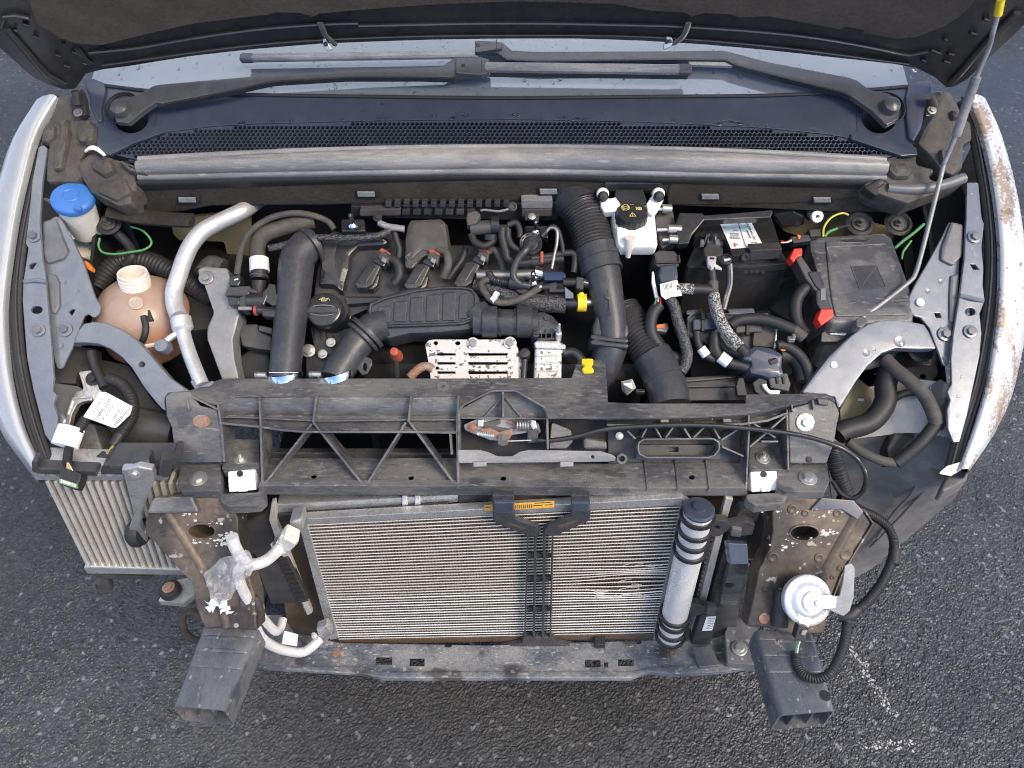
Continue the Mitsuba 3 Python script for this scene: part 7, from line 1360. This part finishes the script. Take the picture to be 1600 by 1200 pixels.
add(pv, 'fin', plate([(1150, 604), (1154, 590), (1162, 590), (1168, 618), (1152, 618)], BAY(-.03), .01, .002), 'rubber')
bx2 = add(car, 'battery_tray', plate([(1060, 590), (1160, 584), (1180, 600), (1240, 600), (1245, 625), (1062, 626)], BAY(-.085), .02, .003), 'satin_plastic')
add(bx2, 'rib', wall([(1062, 596), (1150, 588)], BAY(-.075), .004, .01), 'black_plastic')
add(bx2, 'rib', wall([(1066, 604), (1160, 602)], BAY(-.075), .003, .01), 'black_plastic')
add(car, 'battery_tray', plate([(1064, 440), (1240, 432), (1256, 470), (1262, 560), (1230, 590), (1080, 590)], BAY(-.16), .02, .003), 'deep_black')
H_([B(1214, 540, -.03), B(1226, 540, -.03), B(1246, 552, -.03), B(1260, 572, -.03), B(1266, 596, -.034)], .0095, 'rubber hose arching down to the right support arm, outer of two', 'rubber')
H_([B(1218, 556, -.05), B(1236, 556, -.05), B(1250, 570, -.05), B(1256, 596, -.05)], .016, 'thick dark hose under the one arching to the right support arm', 'rubber')
solo('orange_mark', plate([(1220, 545), (1228, 546), (1228, 548), (1221, 548)], BAY(-.008), .003, .0005), 'orange_plastic', 'tiny orange clip behind the junction cover', 'clip')
# --- fuse box
fb = thing('fuse_box', 'dusty black fuse box with an embossed crossed square on its lid', 'fuse box')
FZ = B(1350, 430, -.028)[2]; FBp = mk(B(1350, 430, -.028), (0, -.36, 1))
add(fb, 'body', plate([(1264, 372), (1286, 368), (1382, 362), (1394, 370), (1404, 398), (1416, 430), (1430, 470), (1428, 500), (1420, 505), (1302, 505), (1294, 498), (1288, 470), (1278, 430), (1266, 390)], FBp, .11, .004, bevel=.007, dirn=(0, 0, -1)), 'dusty_plastic')
add(fb, 'lid', plate([(1290, 376), (1380, 368), (1388, 374), (1398, 402), (1410, 434), (1424, 474), (1418, 492), (1306, 494), (1300, 470), (1296, 440)], mk(FBp[0] + unit(V(0, -.36, 1)) * .0035, FBp[1]), .006, .004, bevel=.003), 'dusty_plastic')
FL = mk(FBp[0] + unit(V(0, -.36, 1)) * .0038, FBp[1])
sq = poly2([(1330, 415), (1370, 414), (1385, 449), (1344, 452)], FL)
add(fb, 'embossed_square', solid(sq, FL, .0006, .0003), 'black_plastic', 'dark embossed crossed square')
strokes(fb, 'embossed_line', [[(1330, 415), (1370, 414), (1385, 449), (1344, 452), (1330, 415)], [(1344, 451), (1370, 415)]], mk(FL[0] + unit(V(0, -.36, 1)) * .0009, FL[1]), .0016, 'dusty_plastic', .0012)
strokes(fb, 'embossed_line', [[(1299, 408), (1292, 386), (1384, 381)]], mk(FL[0] + unit(V(0, -.36, 1)) * .0004, FL[1]), .0011, 'grey_rubber', .0009)
strokes(fb, 'embossed_mark', [[(1398, 467), (1420, 466)], [(1398, 472), (1420, 471)], [(1402, 478), (1414, 478)]], mk(FL[0] + unit(V(0, -.36, 1)) * .0006, FL[1]), .0014, 'black_plastic', .0009)
add(fb, 'rod_clip', plate([(1338, 498), (1346, 493), (1352, 496), (1356, 503), (1346, 512), (1338, 510)], mk(FL[0] + unit(V(0, -.36, 1)) * .014, FL[1]), .022, .002, bevel=.002), 'dusty_plastic')
add(fb, 'rear_wall', plate([(1306, 378), (1318, 374), (1362, 374), (1350, 380)], FL, .002, .001), 'satin_plastic')
add(fb, 'front_label', plate([(1298, 516), (1334, 512), (1320, 524), (1297, 522)], BAY(-.03), .002, .001), 'label_white', 'white label below the lid')
add(fb, 'base', plate([(1284, 520), (1300, 508), (1345, 508), (1340, 520), (1310, 534), (1282, 534)], BAY(-.034), .08, .003), 'black_plastic')
add(fb, 'seam', tube([B(1298, 502, -.012), B(1312, 507, -.014), B(1336, 505, -.014)], .0035, 8), 'dusty_plastic')
lvr = thing('fuse_box_cable', 'black cable cover with two bright red locks beside the fuse box', 'cable cover')
add(lvr, 'arm', plate([(1243, 404), (1252, 398), (1260, 410), (1280, 440), (1284, 455), (1276, 458), (1268, 446), (1258, 434)], BAY(-.008), .03, .003, bevel=.003), 'black_plastic')
add(lvr, 'arm', plate([(1262, 424), (1278, 422), (1290, 446), (1284, 456), (1274, 446)], BAY(-.004), .03, .003, bevel=.003), 'satin_plastic')
add(lvr, 'arm', plate([(1275, 452), (1291, 450), (1296, 470), (1301, 486), (1286, 490), (1276, 474)], BAY(-.006), .03, .003, bevel=.003), 'satin_plastic')
add(lvr, 'window', plate([(1282, 450), (1291, 449), (1291, 468), (1282, 470)], BAY(-.004), .004, .001), 'wing_paint_dark')
add(lvr, 'top_lock', plate([(1241, 388), (1254, 387), (1254, 399), (1246, 401), (1240, 411), (1234, 403)], BAY(.004), .02, .002, bevel=.002), 'red_plastic', 'bright red lock')
add(lvr, 'bottom_lock', plate([(1283, 483), (1302, 482), (1303, 494), (1296, 500), (1283, 509), (1277, 498)], BAY(.004), .022, .002, bevel=.002), 'red_plastic', 'bright red lock')
fp2 = thing('rear_plug', 'black plug with a small orange lock behind the fuse box', 'plug')
add(fp2, 'body', plate([(1234, 370), (1250, 367), (1264, 366), (1268, 376), (1240, 380)], BAY(-.02), .02, .002), 'rubber')
add(fp2, 'back', plate([(1264, 358), (1282, 357), (1283, 368), (1266, 370)], BAY(-.02), .02, .002), 'rubber')
add(fp2, 'lock', plate([(1246, 366), (1252, 367), (1250, 374), (1247, 372)], BAY(-.016), .006, .001), 'orange_plastic')
for i in range(2): solo('wire', tube([B(1220, 376 + 3 * i, -.022), B(1228, 378 + i, -.02), B(1237, 374 + 2 * i, -.02)], .0012, 5), ('red_plastic', 'label_white')[i], f'{("red", "white")[i]} wire between the battery and the plug behind the fuse box', 'wire')
solo('earth_wire', tube([B(1286, 370, -.05), B(1287, 357, -.05), B(1293, 346, -.05), B(1302, 338, -.05), B(1316, 333, -.05), B(1326, 336, -.05)], .0020, 8), 'yellow_wire', 'yellow wire arching up behind the fuse box', 'wire')
solo('earth_wire', tube([B(1288, 370, -.052), B(1296, 362, -.052), B(1308, 357, -.052)], .0026, 8), 'green_wire', 'short green wire behind the fuse box, left of the strut nut', 'wire')
solo('black_wire', tube([B(1307, 357, -.052), B(1318, 354, -.052), B(1326, 352, -.052)], .0024, 8), 'rubber', 'black sheathed wire running to the right strut nut', 'wire')
solo('earth_wire', tube([B(1398, 388, -.05), B(1412, 376, -.05), B(1428, 364, -.05), B(1444, 350, -.05)], .0028, 8), 'green_wire', 'straight green wire right of the fuse box', 'wire')
solo('earth_wire', tube([B(1409, 405, -.054), B(1411, 394, -.054), B(1418, 384, -.054), B(1424, 376, -.054)], .0020, 8), 'green_wire', 'thin curved green wire right of the fuse box', 'wire')
for (x, y), lab in (((1342, 350), 'rusty black strut top nut behind the fuse box'), ((1402, 350), 'rusty black stud and nut right of the strut nut')):
    s2 = thing('strut_nut', lab, 'strut top')
    add(s2, 'cup', lathe([(.024, 0), (.027, .004), (.021, .007), (.017, .003), (0, .003)], B(x, y, -.075), (0, -.5, 1), 26), 'rubber')
    bolt(s2, B(x, y, -.070), (0, -.5, 1), .008, mat='cast_dark', nut=True)
wsn = thing('white_washer', 'round white plastic washer on a bolt under the felt lining', 'washer')
wp = hit(1275, 338, VY(.335)); wx = unit(V(.1, -.8, .5))
add(wsn, 'disc', lathe([(.0125, .0), (.013, .004), (.0115, .007), (.004, .007), (.0035, .004), (0, .004)], wp, wx, 26), 'alu_chalky')
add(wsn, 'rubber', lathe([(.014, -.016), (.0155, -.010), (.0145, -.004), (.0155, -.001), (.013, .001)], wp + V(-.002, .004, .004), wx, 24), 'rubber')
add(wsn, 'hole', lathe([(.0028, 0), (.0028, .0006), (0, .0006)], wp + wx * .0045, wx, 12), 'deep_black')
bk = add(car, 'bulkhead_bracket', plate([(1208, 336), (1240, 330), (1258, 338), (1256, 352), (1222, 356)], VY(.34), .03, .003, bevel=.003), 'satin_plastic')
add(bk, 'hole', lathe([(.006, 0), (.006, .001), (0, .001)], hit(1246, 350, VY(.309)), (0, -1, .2), 14), 'deep_black')
add(car, 'battery_cover', plate([(1062, 332), (1098, 333), (1100, 336), (1200, 330), (1206, 326), (1208, 332), (1204, 340), (1100, 344), (1082, 366), (1076, 380), (1060, 382), (1056, 350)], BAY(-.005), .02, .002, bevel=.002), 'satin_plastic')
# --- bonnet prop
pr = thing('bonnet_prop', 'thin grey bonnet prop rod with a foam sleeve and a yellow end', 'prop rod')
pts = [B(1348, 496, -.012), B(1390, 465, -.008), B(1422, 439, -.004), B(1430, 428, .0), B(1440, 395, .012), B(1472, 268, .055)]
p_top = V(*0 * V(1, 1, 1)); bx_, bs_ = bpix(1561, 12, .012); ptop = bsurf(bx_, bs_, .012)
def rp(x, y, t): # along the free rod, between its low and high end
    a, b = pts[-1], ptop
    d = AD + (x - 800) / F * AX + (y - 600) / F * AU; k = (a - CAM) @ AD * (1 - t) + (b - CAM) @ AD * t
    return CAM + d * k
knee, slv0, slv1, bendp = rp(1475, 256, 0.01), rp(1494, 210, .16), rp(1527, 118, .52), rp(1556, 34, .90)
add(pr, 'rod', tube([*pts, knee, slv0, slv1, rp(1545, 75, .70), rp(1551, 52, .84), bendp, ptop], .0042, 12, .008), 'cast_grey')
add(pr, 'sleeve', tube([rp(1494, 212, .155), rp(1510, 165, .34), rp(1526, 120, .52)], .0078, 14), 'grey_rubber')
add(pr, 'yellow_end', tube([rp(1559, 24, .94), ptop + (ptop - bendp) * .6], .0066, 12), 'yellow_plastic', 'yellow plastic end')
# --- bonnet details
def bp3(x, y, off): u, s_ = bpix(x, y, off); return bsurf(u, s_, off)
bn = unit(BN)
for pts_ in ([(94, 66), (102, 82), (118, 100), (128, 112)],): pass
for line, r in (([(2, 40), (8, 26), (24, 24), (46, 28)], .006), ([(10, 46), (40, 80), (72, 116), (100, 132)], .007), ([(140, 82), (220, 74), (300, 60), (400, 46), (500, 38), (560, 36)], .006), ([(560, 40), (800, 36), (1040, 40)], .006), ([(1040, 40), (1140, 46), (1250, 56), (1350, 72), (1420, 86), (1450, 80)], .006), ([(1484, 132), (1510, 104), (1545, 64), (1590, 20)], .007), ([(120, 76), (132, 92), (142, 100)], .006), ([(160, 102), (400, 70), (600, 58), (800, 55), (1000, 57), (1200, 72), (1420, 100)], .004)):
    add(bo, 'pressing', tube([bp3(x, y, .004) for x, y in line], r, 10, .03, flat=.6), 'bonnet_inner')
for x, y, a in ((117, 82, 10), (132, 99, 7), (104, 103, 9), (40, 38, 10), (56, 58, 8), (24, 47, 5), (99, 69, 5), (90, 86, 8), (1465, 82, 8), (1478, 96, 9), (1520, 52, 9), (1485, 84, 9), (1476, 61, 5), (1442, 94, 6), (1540, 30, 8), (1458, 79, 8)):
    add(bo, 'pressed_slot', tube([bp3(x - a * .5, y - a * .15, .004), bp3(x + a * .5, y + a * .15, .004)], .0055, 8, flat=.5), 'rubber')
for x, y in ((544, 19), (1029, 18), (160, 76), (370, 44), (620, 52), (800, 40)): add(bo, 'hole', lathe([(.005, 0), (.005, .0012), (0, .0012)], bp3(x, y, .006), bn, 12), 'deep_black')
for pts_, tip in (([(500, 36), (504, 46), (509, 56), (516, 62), (522, 68), (526, 70)], [(504, 60), (509, 60), (514, 70), (519, 76), (516, 80), (510, 79), (505, 72)]), ([(1076, 36), (1072, 48), (1066, 58), (1056, 66), (1050, 68), (1044, 64)], [(1042, 56), (1050, 58), (1052, 66), (1048, 74), (1038, 78), (1036, 72), (1040, 64)])):
    k = add(bo, 'hinge_hook', tube([bp3(x, y, .012) for x, y in pts_], .0055, 10, flat=.5), 'steel')
    pl_k = (bp3(*tip[3], .02), unit(CAM - bp3(*tip[3], .02)) * V(.2, 1, 1))
    add(k, 'eye', plate(tip, mk(*pl_k), .006, .001), 'zinc')
    cx, cy = np.mean(tip, 0); add(k, 'pin', lathe([(.004, 0), (.004, .001), (0, .001)], hit(cx - 2, cy - 2, mk(*pl_k)) + unit(pl_k[1]) * .001, pl_k[1], 12), 'deep_black')
